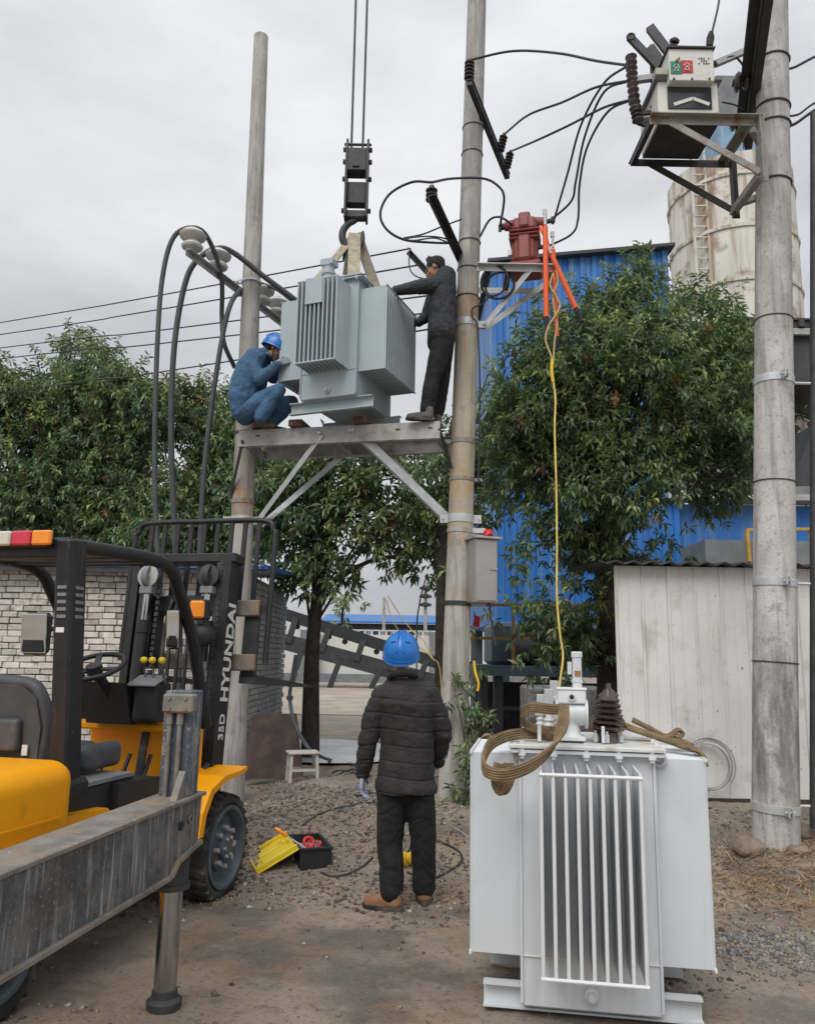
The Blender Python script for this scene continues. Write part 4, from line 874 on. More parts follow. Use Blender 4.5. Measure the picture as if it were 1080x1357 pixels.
F0 = atz(985, 187, zF); F1 = atz(1014, -45, zF)
cf = crossarm('heavy dark cross-arm beside the thick pole above the switch box', F0, F1, 'old_steel', 0.09)
MB().bar(F0 + Vector((0.045, 0, -0.045)), F1 + Vector((0.045, 0, -0.045)), 0.07, 0.09).build('backing_bar', M['old_steel'], cf)
for py in (105, 158):
    best = min((abs(proj(F0.lerp(F1, i / 200))[1] - py), i) for i in range(201))[1]; q = F0.lerp(F1, best / 200)
    pin_insulator(MB(), q + Vector((-0.02, 0, -0.02)), (-1, 0.2, 0.1), 0.62, 2).build('insulator', M['porc_brown'], cf, 50)

# ================================================================== wires
def wire(label, pts, r=0.011, mat='cable', sm=10, name='wire', cat='wire', group='overhead wires'):
    return tag(MB().tube(pts, r, 7, sm).build(name, M[mat], None, 60), label, cat, group)
pole_l = [ ((-40, 434), (318, 374), (546, 331), 'top line wire of the five sweeping past the bare pole'),
           ((-40, 449), (318, 397), (562, 352), 'second line wire of the five sweeping past the bare pole'),
           ((-40, 466), (318, 420), (600, 378), 'third line wire of the five sweeping past the bare pole'),
           ((-40, 480), (318, 437), (600, 402), 'fourth line wire of the five sweeping past the bare pole'),
           ((-40, 529), (318, 468), (600, 422), 'lowest line wire of the five sweeping past the bare pole') ]
for a, b, c, lab in pole_l:
    ya = 15.0; yc = 7.2 if c[0] < 590 else 8.0; ends = at(*c, yc)
    if c[0] == 546: ends = E0 + Vector((0, 0, 0.01))
    if c[0] == 562: ends = onarm(E0, E1, 562)
    if c[0] == 600: ends = MP(c[1])[0] + Vector((0, 0.12, 0))
    p0 = at(-640, a[1] + (a[1] - b[1]) / 358 * 600, 30); pa = at(*a, ya); 
    wire(lab, [p0, pa, pa.lerp(ends, 0.5) - Vector((0, 0, 0.03)), ends], 0.010, sm=8)
def WP(lst): return [at(a, b, y) for a, b, y in lst]
wire('upper jumper wire from the insulator pole to the switch box', [INB[0]] + WP([(680, 67, 7.3), (740, 70, 7.0), (790, 80, 6.6), (832, 86, 6.25)]), 0.013)
wire('middle jumper wire from the insulator pole to the switch box', [INB[1]] + WP([(700, 152, 7.6), (745, 135, 7.1), (790, 115, 6.6), (834, 106, 6.25)]), 0.012)
wire('lower jumper wire from the insulator pole to the switch box', [INB[2]] + WP([(710, 186, 7.6), (755, 165, 7.1), (800, 142, 6.6), (838, 131, 6.25)]), 0.012)
wire('wire looping left from the dark post insulator and back to the pole', [IND + Vector((0, 0, 0.01))] + WP([(545, 241, 7.0), (516, 257, 7.1), (504, 282, 7.15), (512, 303, 7.2), (535, 317, 7.3), (570, 321, 7.5), (608, 322, 7.75)]), 0.013)
wire('thin jumper crossing behind the short dark cross-arm', WP([(535, 315, 7.4), (560, 310, 7.5), (585, 300, 7.6), (612, 290, 7.8)]), 0.009)
wire('slack wire lying in an oval loop below the short cross-arm', WP([(600, 318, 7.5), (575, 313, 7.4), (548, 314, 7.4), (538, 317, 7.4), (550, 318, 7.4), (575, 315, 7.45), (592, 320, 7.5)]), 0.008)
wire('thin jumper hanging from the low dark cross-arm tip', [E0] + WP([(542, 345, 8.3), (544, 358, 8.25), (552, 366, 8.2), (566, 370, 8.15)]), 0.008)
wire('wire rising from the switch box top out of view', WP([(940, 60, 6.2), (944, 40, 6.2), (952, 5, 6.2), (956, -30, 6.2)]), 0.010)
wire('wire with sleeve leaving the thick pole to the right, upper', [RP(88)[0]] + WP([(1048, 90, 6.3), (1085, 72, 6.3), (1180, 30, 6.3)]), 0.012)
wire('thin wire leaving the thick pole to the right, middle', [RP(150)[0]] + WP([(1055, 152, 6.3), (1085, 133, 6.3), (1180, 90, 6.3)]), 0.010)
wire('wire with sleeve leaving the thick pole to the right, lower', [RP(168)[0]] + WP([(1050, 165, 6.3), (1085, 142, 6.3), (1180, 88, 6.3)]), 0.014)
wire('black jumper from the switch box to the heavy cross-arm', WP([(950, 84, 6.2), (970, 74, 6.2), (982, 82, 6.25), (990, 98, 6.3)]), 0.010)
wire('thin wire from switch box side to heavy cross-arm foot', WP([(958, 135, 6.2), (972, 138, 6.3), (986, 144, 6.5)]), 0.008)
cbz = [INS[0]] 
thick = 'heavy power cables'
def cable(lab, pts, r=0.031): return wire(lab, pts, r, 'cable_grey', 10, 'power_cable', 'cable', thick)
yA = INS[0].y; yB = INS[1].y
def gfoot(px, Y): q = at(px, 900, Y); return Vector((q.x, q.y, g1(q.x, q.y) - 0.05))
cable('heavy grey cable over the outermost porcelain insulator, falling beside the bare pole', [gfoot(216, yA), at(214, 860, yA), at(207, 690, yA), at(205, 600, yA), at(208, 470, yA), at(215, 370, yA), at(230, 314, yA), INS[0] + Vector((0, 0, 0.0)), at(276, 316, yA + .15), at(293, 365, yA + .4), at(294, 420, yA + .6), at(297, 455, LY - 0.25), at(311, 487, LY - 0.06)], 0.026)
cable('heavy grey cable over the second porcelain insulator into the upper transformer', [gfoot(240, yB), at(238, 860, yB), at(231, 690, yB), at(227, 560, yB), at(232, 450, yB), at(247, 370, yB), at(266, 340, yB), INS[1], at(312, 336, yB + .1), at(350, 366, yB + 0.2), at(385, 392, yB + .3), at(400, 404, yB + 0.35)], 0.032)
cable('heavy grey cable tied to the bare pole below the cross-arm', [gfoot(262, 8.0), at(262, 860, 8.0), at(266, 700, 8.0), at(272, 610, 8.0), at(283, 520, 8.0), at(296, 440, 8.0), at(306, 402, 8.05), at(318, 383, 8.22)], 0.028)
cable('grey cable passing the third porcelain insulator toward the upper transformer', [at(336, 372, LY + .1), INS[2] + Vector((0, -0.05, -0.02)), at(368, 384, 8.6), at(386, 398, 8.5), at(400, 410, 8.3)], 0.020)
# ================================================================== oil transformers
def frame_at(o, a):          # local x to the right, y to the back, z up; a: right side turned towards the camera
    return Matrix.Translation(o) @ Matrix(((math.cos(a), math.sin(a), 0, 0), (-math.sin(a), math.cos(a), 0, 0), (0, 0, 1, 0), (0, 0, 0, 1)))
def transformer(name, label, o, ang, mats, w, d, H, zf0, zf1, side, nside, front, nfront, fw, fz0, fz1, base_w, plate=False, rails_h=0.10, ztank=0.03):
    T = frame_at(o, ang); body, edge, lidm = (M[k] for k in mats)
    t = thing(name, label, 'transformer', o, 'oil filled distribution transformers')
    tank = MB(T).box((0, d / 2, (ztank + H - 0.03) / 2), (w, d, H - 0.03 - ztank), b=0.008).build('tank', body, t)
    for s in (-1, 1): MB(T).box((s * (w / 2 - 0.0), -0.004, (ztank + H - 0.05) / 2), (0.012, 0.012, H - 0.09 - ztank)).build('corner_seam', body, tank)
    MB(T).box((0, -0.004, zf0 + 0.02), (w, 0.006, 0.004)).build('weld_seam', edge, tank)
    lid = MB(T).box((0.0, d / 2, H - 0.012), (w + 0.10, d + 0.10, 0.018), b=0.003).build('lid', lidm, t)
    MB(T).box((0.0, d / 2, H - 0.034), (w + 0.085, d + 0.085, 0.016), b=0.002).build('tank_flange', body, t)
    bo = None
    for i in range(5):
        for sy in (-0.035, d + 0.035):
            x = -w / 2 + 0.01 + (w - 0.02) * i / 4; b = MB(T).cyl((x, sy, H - 0.065), (x, sy, H + 0.012), 0.012, n=6).cyl((x, sy, H - 0.052), (x, sy, H - 0.04), 0.018, n=10).build('bolt', edge, lid)
    for i in range(1, 5):
        for sx in (-1, 1):
            y = d * i / 5; MB(T).cyl((sx * (w / 2 + 0.033), y, H - 0.06), (sx * (w / 2 + 0.033), y, H + 0.012), 0.011, n=6).build('bolt', edge, lid)
    # side fins: one sheet each, stacked from front to back
    for s in (-1, 1):
        for i in range(nside):
            y = 0.05 + (d - 0.10) * i / (nside - 1)
            f = MB(T).box((s * (w / 2 + side / 2 - 0.01), y, (zf0 + zf1) / 2), (side + 0.02, 0.012, zf1 - zf0), b=0.004)
            f.cyl((s * (w / 2 + side), y, zf0), (s * (w / 2 + side), y, zf1), 0.0085, n=8).build('side_fin', body, t)
        for z in (zf0 + 0.004, zf1 - 0.004):
            MB(T).box((s * (w / 2 + side + 0.004), d / 2, z), (0.012, d - 0.06, 0.014)).build('fin_tie', edge, t)
    for i in range(nfront):
        x = -fw / 2 + fw * i / (nfront - 1)
        f = MB(T).box((x, -front / 2 + 0.005, (fz0 + fz1) / 2), (0.009, front + 0.01, fz1 - fz0), b=0.003)
        f.cyl((x, -front, fz0 + 0.01), (x, -front, fz1 - 0.01), 0.0078, n=8).build('front_fin', body if i not in (0, nfront - 1) else edge, t)
        r = MB(T).cyl((x, -front, fz0 + 0.012), (x, -front, fz1 - 0.012), 0.0083, n=8).build('fin_rim', edge, t)  # rim laid over the fin edge in the brighter, light-catching colour
    for z in (fz0 + 0.006, fz1 - 0.02):
        MB(T).cyl((-fw / 2 - 0.008, -front - 0.004, z), (fw / 2 + 0.008, -front - 0.004, z), 0.008, n=8).build('fin_tie', edge, t)
    if plate:
        MB(T).box((-0.03, -front - 0.014, fz1 - 0.14), (0.19, 0.008, 0.27)).build('name_plate', body, t)
    for y in (0.10, d - 0.10):
        MB(T).channel((-base_w / 2, y, rails_h / 2), (base_w / 2, y, rails_h / 2), rails_h, 0.055, 0.009, fx=(1 if y < d / 2 else -1)).build('base_channel', body, t)
    MB(T).cyl((0.0, 0.0, ztank + 0.075), (0.0, -0.025, ztank + 0.075), 0.032, n=16).cyl((0, -0.02, ztank + 0.075), (0, -0.05, ztank + 0.075), 0.018, n=6).build('drain_plug', edge, t, 40)
    return t, T
FO = at(781, 1200, 3.75); FO.z = 0.015
ft, FT = transformer('pale_transformer', 'pale grey finned transformer standing on the ground with webbing on its lid', FO, R(9.5), ('tr_light', 'tr_lit', 'tr_lid'), 0.60, 0.66, 1.155, 0.22, 1.105, 0.228, 14, 0.28, 9, 0.412, 0.245, 1.075, 0.95)
# fittings on the lid
b = MB(FT); pr = [(0.0, 0)]
b.lathe([(0.045, 0), (0.045, 0.05), (0.035, 0.055)] + [q for i in range(6) for q in ((0.034, 0.06 + 0.026 * i), (0.074 - 0.005 * i, 0.066 + 0.026 * i), (0.076 - 0.005 * i, 0.072 + 0.026 * i), (0.034, 0.084 + 0.026 * i))] + [(0.03, 0.22), (0.012, 0.235), (0.010, 0.27), (0, 0.27)], (0.115, 0.16, 1.152), (0.02, 0, 1), 24).build('bushing', M['porc_brown'], ft, 50)
for x, y in ((0.133, 0.33), (0.152, 0.50)):
    MB(FT).lathe([(0.045, 0), (0.045, 0.05), (0.035, 0.055)] + [q for i in range(6) for q in ((0.034, 0.06 + 0.026 * i), (0.074 - 0.005 * i, 0.066 + 0.026 * i), (0.076 - 0.005 * i, 0.072 + 0.026 * i), (0.034, 0.084 + 0.026 * i))] + [(0.03, 0.22), (0.012, 0.235), (0.010, 0.26), (0, 0.26)], (x, y, 1.162), (0, 0, 1), 24).build('bushing', M['porc_brown'], ft, 50)
for dx, dy in ((-0.06, -0.02), (0.06, -0.01), (0.0, 0.06), (-0.01, -0.06)):
    MB(FT).box((0.115 + dx, 0.16 + dy, 1.175), (0.022, 0.022, 0.04), b=0.004).cyl((0.115 + dx, 0.16 + dy, 1.16), (0.115 + dx, 0.16 + dy, 1.21), 0.007, n=8).build('bushing_clamp', M['galv'], ft)
MB(FT).cyl((0.085, 0.07, 1.16), (0.085, 0.07, 1.235), 0.008, n=8).build('stud', M['tr_lit'], ft)
MB(FT).cyl((-0.21, 0.05, 1.16), (-0.21, 0.05, 1.235), 0.009, n=8).build('stud', M['tr_lit'], ft)
rl = MB(FT); cx_, cy_ = -0.055, 0.14
rl.box((cx_, cy_, 1.172), (0.12, 0.12, 0.02), b=0.003).lathe([(0.05, 0), (0.036, 0.02), (0.036, 0.06), (0.05, 0.08)], (cx_, cy_, 1.18), (0, 0, 1), 20)
rel = rl.build('relay_neck', M['tr_lit'], ft, 40)
MB(FT).cyl((cx_ - 0.065, cy_, 1.285), (cx_ + 0.065, cy_, 1.285), 0.055, n=24).cyl((cx_ - 0.075, cy_, 1.285), (cx_ - 0.062, cy_, 1.285), 0.068, n=24).cyl((cx_ + 0.062, cy_, 1.285), (cx_ + 0.075, cy_, 1.285), 0.068, n=24).build('relay_body', M['tr_light'], ft, 40)
rbx = MB(FT).box((cx_, cy_, 1.365), (0.135, 0.10, 0.065), b=0.006).box((cx_, cy_, 1.402), (0.142, 0.106, 0.012), b=0.003).build('relay_box', M['tr_lit'], ft)
MB(FT).cyl((cx_, cy_ - 0.05, 1.365), (cx_, cy_ - 0.06, 1.365), 0.018, n=16).build('cable_gland', M['tr_light'], rbx, 40)
MB(FT).cyl((cx_, cy_ - 0.055, 1.365), (cx_, cy_ - 0.0615, 1.365), 0.011, n=16).build('gland_hole', M['black_plastic'], rbx)
gp = MB(FT).box((cx_ + 0.03, cy_ + 0.02, 1.49), (0.044, 0.044, 0.17), b=0.004).box((cx_ + 0.03, cy_ + 0.02, 1.565), (0.052, 0.052, 0.03), b=0.004).box((cx_ + 0.03, cy_ + 0.02, 1.44), (0.05, 0.05, 0.012)).build('level_gauge', M['tr_light'], ft)
MB(FT).box((cx_ + 0.032, cy_ - 0.003, 1.475), (0.028, 0.006, 0.026)).build('gauge_tag', M['rail_ochre'], gp)
MB(FT).box((cx_ - 0.005, cy_ + 0.03, 1.50), (0.02, 0.035, 0.06)).build('gauge_bracket', M['tr_light'], gp)
for x, y, h in ((-0.16, 0.36, 0.15), (-0.20, 0.42, 0.12), (-0.13, 0.46, 0.19)):
    lv = MB(FT).lathe([(0.035, 0), (0.035, 0.03), (0.02, 0.04), (0.028, 0.05), (0.02, 0.065), (0.028, 0.075), (0.018, 0.09), (0.014, h), (0, h)], (x, y, 1.16), (0, 0, 1), 14).build('low_voltage_bushing', M['porc_white'], ft, 45)
    MB(FT).box((x, y, 1.16 + h + 0.03), (0.045, 0.012, 0.10), b=0.002).box((x, y, 1.16 + h - 0.015), (0.06, 0.05, 0.025), b=0.003).build('terminal_flag', M['galv'], ft)
MB(FT).torus((-0.30, -0.005, 1.115), (1, 0, 0.2), 0.035, 0.009, 20, 8).box((-0.315, 0.02, 1.11), (0.03, 0.06, 0.07), b=0.004).build('lifting_lug', M['galv_dirty'], ft, 40)
MB(FT).torus((0.325, 0.03, 1.10), (0.2, 1, 0), 0.03, 0.008, 20, 8).box((0.33, 0.05, 1.115), (0.06, 0.03, 0.06), b=0.004).build('lifting_lug', M['tr_light'], ft, 40)
# webbing slings lying on the lid
def sling(label, pts, wid, w=0.052, mat='webbing', t=0.011, name='webbing_sling', group='webbing slings'):
    P = [at(a, b, y) for a, b, y in pts]
    mb = MB(); Q = crom(P, 8); Wv = crom([Vector(v) for v in wid], 8); n_ = len(Q)
    mb.ribbon(P, [Vector(v) for v in wid], w, t, 8)
    o = tag(mb.build(name, M[mat], None, 50), label, 'sling', group)
    rd = MB()
    for off in (-0.30, -0.10, 0.10, 0.30):
        for side in (-1, 1):
            L_ = []
            for i, p in enumerate(Q):
                dd = (Q[min(i + 1, n_ - 1)] - Q[max(i - 1, 0)]).normalized(); a = Wv[i] - dd * Wv[i].dot(dd); a.normalize(); nn = dd.cross(a)
                L_.append(p + a * w * off + nn * side * t * 0.5)
            rd.tube(L_, w * 0.085, 5)
    rd.build('woven_ribs', M[mat], o, 60); return o
up = (0, 0, 1)
sling('brown webbing sling drooping over the left fins of the pale transformer', [(747, 936, 3.72), (746, 958, 3.66), (734, 988, 3.58), (705, 1014, 3.50), (670, 1027, 3.46), (645, 1022, 3.50), (641, 1006, 3.60), (652, 985, 3.74), (680, 974, 3.86), (715, 973, 3.92), (748, 979, 3.95)],
      [(1, 0, .15), (.9, 0, .3), (.5, 0, .8), (.3, 0, 1), up, up, (0, 0.2, 1), (0, .3, 1), (0, .4, 1), (0, .3, 1), (0, 0.2, 1)], 0.052)
sling('brown webbing loop curled upright beside the relay of the pale transformer', [(748, 940, 3.74), (728, 940, 3.76), (704, 938, 3.80), (692, 948, 3.86), (697, 961, 3.9), (716, 967, 3.88), (738, 969, 3.84)],
      [(0, 0, 1), (0, .1, 1), (0, .2, 1), (0.2, .6, 1), (0, .8, .6), (0, .8, .5), (0, .8, .5)], 0.050)
sling('short webbing tail hanging in a small loop below the drooping sling', [(662, 1012, 3.54), (658, 1034, 3.53), (662, 1047, 3.53), (669, 1046, 3.54), (675, 1030, 3.56), (674, 1012, 3.58)], [(1, .3, 0), (1, 0.4, 0), (.8, .6, 0), (.8, .6, 0), (1, .4, 0), (1, .3, 0)], 0.05)
sling('brown webbing sling lying across the right fins and over their edge', [(792, 948, 4.06), (815, 957, 4.05), (838, 966, 4.02), (868, 976, 3.98), (898, 986, 3.92), (920, 994, 3.84), (931, 1003, 3.80), (935, 1017, 3.79)],
      [(0, .8, .7), (0, .9, .5), (0, 1, .4), (0, 1, .35), (0, 1, .3), (0, 1, .2), (0, 1, .1), (0, 1, 0)], 0.058)
sling('folded webbing end bunched on top of the right fins', [(838, 954, 4.10), (862, 966, 4.08), (884, 976, 4.06), (898, 968, 4.06), (904, 974, 4.04), (892, 979, 4.03), (908, 984, 4.0), (916, 988, 3.98)], [(0, 1, .4), (0, 1, .3), (0, 1, .2), (0.3, 1, .2), (.2, 1, 0), (0, 1, .2), (0, 1, .2), (0, 1, .2)], 0.05)
sling('webbing bundle lying behind the brown bushing on the lid', [(782, 966, 3.9), (795, 959, 3.92), (812, 955, 3.98), (826, 960, 4.02), (812, 967, 3.98), (792, 971, 3.9)], [(0, .7, .7), (0, .5, .9), (0, .5, 1), (0, .6, 1), (0, .6, .8), (0, .6, .8)], 0.05)

UO = at(433, 546, 7.48); UO.z = pz + BH / 2 + 0.08
ut, UT = transformer('blue_grey_transformer', 'blue grey finned transformer hanging from the crane over the platform', UO, R(22), ('tr_blue', 'tr_blue_lit', 'tr_blue'), 0.62, 0.88, 1.385, 0.37, 1.25, 0.29, 14, 0.29, 10, 0.43, 0.39, 1.27, 0.92, plate=True, rails_h=0.12, ztank=0.12)
UT0 = UT
def utop(x, y, z=1.452): return UT @ Vector((x, y, z))
vb = MB(UT).lathe([(0.075, 0), (0.075, 0.02), (0.06, 0.03), (0.06, 0.11), (0.075, 0.12), (0.075, 0.14), (0.05, 0.15), (0, 0.15)], (-0.09, 0.10, 1.377), (0, 0, 1), 20).lathe([(0.06, 0.14), (0.06, 0.20), (0.07, 0.21), (0.07, 0.225), (0, 0.225)], (-0.09, 0.10, 1.377), (0, 0, 1), 20).box((-0.09, 0.10, 1.625), (0.15, 0.13, 0.07), b=0.006).build('relay', M['tr_blue'], ut, 40)
MB(UT).cyl((-0.20, 0.12, 1.377), (-0.19, 0.12, 1.455), 0.035, n=12).build('filler_cap', M['tr_blue_lit'], ut, 40)
for x, y in ((0.17, 0.25), (0.18, 0.42), (0.18, 0.58)):
    MB(UT).lathe([(0.03, 0), (0.03, 0.03), (0.02, 0.04), (0.035, 0.05), (0.02, 0.07), (0.03, 0.08), (0.015, 0.1), (0.012, 0.13), (0, 0.13)], (x, y, 1.377), (0, 0, 1), 14).build('bushing', M['porc_brown'], ut, 45)
for x in (-0.22, 0.26): MB(UT).torus((x, 0.66, 1.385), (1, 0, 0), 0.04, 0.01, 16, 8).build('lifting_lug', M['tr_blue'], ut, 40)
for x in (-0.26, 0.27): MB(UT).torus((x, 0.06, 1.395), (1, 0.3, 0), 0.04, 0.01, 16, 8).build('lifting_lug', M['tr_blue'], ut, 40)

# ================================================================== crane hook block, ropes and slings
HKY = 7.85
hb = thing('hook_block', 'black multi-sheave crane hook block above the blue grey transformer', 'hook block', at(472, 290, HKY))
hp_ = lambda a, b, dy=0: at(a, b, HKY + dy)
zA, zB = hp_(473, 196).z, hp_(473, 288).z; hx = hp_(473, 240).x; hw = 0.115
dl = hp_(471, 288).x - hp_(474, 196).x
for s in (-1, 1):
    MB().prism([(hx + s * hw - 0.012, HKY - 0.09, zB - 0.03), (hx + s * hw - 0.012, HKY + 0.09, zB - 0.03), (hx + s * hw - 0.012, HKY + 0.10, zA - 0.06), (hx + s * hw - 0.012, HKY + 0.03, zA + 0.10), (hx + s * hw - 0.012, HKY - 0.03, zA + 0.10), (hx + s * hw - 0.012, HKY - 0.10, zA - 0.06)], (0.024, 0, 0)).build('cheek_plate', M['black_paint'], hb)
    for z in (zA - 0.02, zA - 0.17, zA - 0.38, zB + 0.08): MB().cyl((hx + s * (hw + 0.0), HKY, z), (hx + s * (hw + 0.045), HKY, z), 0.028, n=8).build('pin_nut', M['old_steel'], hb)
for i in range(4):
    x = hx - 0.075 + 0.05 * i; MB().cyl((x - 0.016, HKY, zA - 0.13), (x + 0.016, HKY, zA - 0.13), 0.085, n=28).build('sheave', M['old_steel'], hb, 40)
MB().cyl((hx - 0.15, HKY, zA + 0.045), (hx + 0.15, HKY, zA + 0.045), 0.016, n=10).build('rope_guard', M['old_steel'], hb)
MB().box((hx, HKY - 0.01, zA - 0.19), (0.215, 0.17, 0.28), b=0.01).build('upper_weight', M['black_paint'], hb)
MB().box((hx, HKY + 0.02, (zA + zB) / 2 - 0.14), (0.205, 0.12, 0.26), b=0.01).build('centre_weight', M['black_paint'], hb)
MB().box((hx - 0.01, HKY - 0.105, zA - 0.27), (0.075, 0.01, 0.035)).build('plate', M['old_steel'], hb)
MB().box((hx, HKY, zB + 0.02), (0.21, 0.11, 0.09), b=0.012).build('trunnion', M['old_steel'], hb)
hk = MB().tube([hp_(473, 282), hp_(471, 291), hp_(462, 296), hp_(455, 305), hp_(454, 316), hp_(459, 326), hp_(468, 330), hp_(477, 326), hp_(481, 317), hp_(481, 306)], [0.03, 0.032, 0.036, 0.04, 0.04, 0.036, 0.034, 0.03, 0.022, 0.012], 12, 6)
hk.build('hook', M['old_steel'], hb, 60); MB().tube([hp_(459, 326), hp_(457, 335), hp_(455, 344)], [0.022, 0.02, 0.012], 8, 4).build('latch', M['old_steel'], hb, 60)
for a, b, lab in (((466, 186), (474, -80), 'crane hoist rope above the hook block, on the bare pole side'), ((481, 186), (489, -80), 'crane hoist rope above the hook block, on the standing worker side')):
    p = at(*a, HKY); q = at(*b, HKY); tag(MB().cyl(p - Vector((0, 0, 0.09)), q, 0.013, n=10).build('hoist_rope', M['cable'], None, 50), lab, 'rope', 'crane hoist ropes')
def lift(label, p0, p1, w, n):
    mb = MB(); mb.ribbon([p0, p0.lerp(p1, 0.35) + Vector((0, 0.01, 0)), p1], [Vector(n)] * 3, w, 0.014, 6); tag(mb.build('lifting_sling', M['webbing_pale'], None, 60), label, 'sling', 'pale lifting slings')
hkp = hp_(470, 309)
lift('pale lifting sling leg running straight down to the lid from the hook', hkp, utop(0.20, 0.10, 1.42), 0.13, (1, 0.2, 0))
lift('pale lifting sling leg running to the valve side of the lid', hkp + Vector((0, 0.02, 0)), utop(-0.25, 0.06, 1.40), 0.09, (0.8, 0.1, .55))
lift('pale lifting sling leg slanting to the standing worker side', hkp + Vector((0.02, 0.03, 0.02)), utop(0.26, 0.66, 1.39), 0.11, (0.9, 0.1, .3))
lift('pale lifting sling leg slanting to the far corner of the lid', hkp + Vector((-0.03, 0.04, 0)), utop(-0.22, 0.66, 1.40), 0.085, (0.8, 0.1, .5))
# ================================================================== load switch on the thick pole
zb_ = at(1003, 157, 5.95).z
yN, yF = 5.95, 6.52
sw = thing('switch_bracket', 'weathered angle steel bracket holding the switch box on the thick pole', 'bracket', at(1002, 240, 6.2))
n0, n1 = at(861, 168, yN), at(1006, 156, yN); n0.z = n1.z = zb_
f0 = Vector((n0.x, yF, zb_)); f1 = Vector((n1.x, yF, zb_))
zd_ = at(1003, 228, yN).z
MB().angle(n0, n1, 0.07, 0.008, fx=1, fz=-1).build('arm', M['rusty_steel'], sw); MB().angle(f0, f1, 0.07, 0.008, fx=-1, fz=-1).build('arm', M['old_steel'], sw)
MB().angle(n0, f0, 0.07, 0.008, fx=1, fz=-1).build('end_bar', M['old_steel'], sw); MB().angle(Vector((n1.x - 0.06, yN, zb_)), Vector((n1.x - 0.06, yF, zb_)), 0.07, 0.008, fx=-1, fz=-1).build('end_bar', M['rusty_steel'], sw)
for y, m_ in ((yN, 'rusty_steel'), (yF, 'old_steel')):
    MB().bar((n0.x + 0.17, y - 0.01, zb_ - 0.05), (n1.x - 0.03, y - 0.01, zd_), 0.012, 0.06, up=(0, 0, 1)).bar((n0.x + 0.17, y + 0.02, zb_ - 0.03), (n1.x - 0.03, y + 0.02, zd_ + 0.02), 0.05, 0.01).build('diagonal', M[m_], sw)
    MB().angle((n1.x - 0.03, y, zb_), (n1.x - 0.03, y, zd_ - 0.08), 0.07, 0.008, up=(1, 0, 0), fx=1, fz=1).build('upright', M[m_], sw)
MB().bar((n1.x - 0.02, yN, zd_ - 0.02), (n1.x - 0.02, yF, zd_ - 0.02), 0.06, 0.06).build('back_bar', M['rusty_steel'], sw)
MB().bar((n1.x - 0.02, yN + 0.1, zb_ - 0.03), (n1.x + 0.12, RY - 0.08, zb_ - 0.03), 0.05, 0.05).bar((n1.x - 0.02, yF - 0.1, zd_), (n1.x + 0.1, RY + 0.02, zd_), 0.05, 0.05).build('pole_mount', M['rusty_steel'], sw)
sx = thing('switch_box', 'white outdoor switch box with green and red plate on the bracket', 'switch', ((n0.x + n1.x) / 2, 6.2, zb_))
xl, xr = at(875, 140, yN).x, at(956, 140, yN).x; zt_ = at(915, 103, yN).z
body = MB().box(((xl + xr) / 2, (yN + yF) / 2 + 0.01, (zb_ + zt_) / 2 + 0.005), (xr - xl, yF - yN - 0.06, zt_ - zb_), b=0.012).build('housing', M['white_paint'], sx)
MB().box(((xl + xr) / 2, (yN + yF) / 2 + 0.01, zb_ - 0.004), (xr - xl - 0.01, yF - yN - 0.07, 0.012)).build('shaded_underside', M['old_steel'], sx)  # dark sheet added below the housing, its colour stands in for underside shade
yfr = yN + 0.035
MB().box(((xl + xr) / 2 + 0.005, yfr - 0.002, (zb_ + zt_) / 2 + 0.04), ((xr - xl) * 0.72, 0.012, (zt_ - zb_) * 0.62)).build('window', M['glass_dark'], body)
for k, (a, b) in enumerate((((893, 138), (918, 130)), ((918, 130), (940, 138)))):
    MB().bar(at(*a, yfr - 0.012), at(*b, yfr - 0.012), 0.012, 0.03).build('window_trim', M['white_paint'], body)
MB().box(((xl + xr) / 2, (yN + yF) / 2 + 0.01, zt_ + 0.015), (xr - xl + 0.06, yF - yN, 0.03)).build('cover', M['ledge'], sx)
cl_, cr_ = at(887, 85, yN - 0.05).x, at(946, 85, yN - 0.05).x; cz0, cz1 = at(916, 106, yN - 0.05).z, at(916, 64, yN - 0.05).z
cb2 = MB().box(((cl_ + cr_) / 2, yN + 0.06, (cz0 + cz1) / 2), (cr_ - cl_, 0.22, cz1 - cz0), b=0.006).build('control_box', M['white_paint'], sx)
MB().box(((cl_ + cr_) / 2, yN + 0.055, cz1 + 0.007), (cr_ - cl_ + 0.03, 0.25, 0.014)).build('box_lid', M['old_steel'], cb2)
ys = yN - 0.053
def plate(px0, py0, px1, py1, mat, name, dy=0.0):
    a, b = at(px0, py1, ys), at(px1, py0, ys); return MB().box(((a.x + b.x) / 2, ys - dy, (a.z + b.z) / 2), (b.x - a.x, 0.006, b.z - a.z)).build(name, M[mat], cb2)
plate(889, 81, 903, 97, 'sign_green', 'sign_plate'); plate(903.2, 79.6, 917.5, 95.6, 'sign_red', 'sign_plate')
def strokes(px0, py0, s, segs, name):
    mb = MB()
    for (a, b) in segs:
        mb.bar(at(px0 + a[0] * s, py0 + a[1] * s, ys - 0.007), at(px0 + b[0] * s, py0 + b[1] * s, ys - 0.007), 0.004, 0.0085, up=(0, 1, 0.001))
    return mb.build(name, M['white_letter'], cb2)
strokes(891.5, 84, 9.4, [((.42, .0), (.05, .42)), ((.58, .0), (.95, .42)), ((.22, .48), (.80, .48)), ((.80, .48), (.72, .98)), ((.72, .98), (.58, .92)), ((.48, .5), (.2, 1.0))], 'character_fen')
strokes(905.8, 82.6, 9.4, [((.5, .0), (.03, .40)), ((.5, .0), (.97, .40)), ((.3, .42), (.7, .42)), ((.25, .60), (.25, .98)), ((.75, .60), (.75, .98)), ((.25, .60), (.75, .60)), ((.25, .96), (.75, .96))], 'character_he')
q = MB()
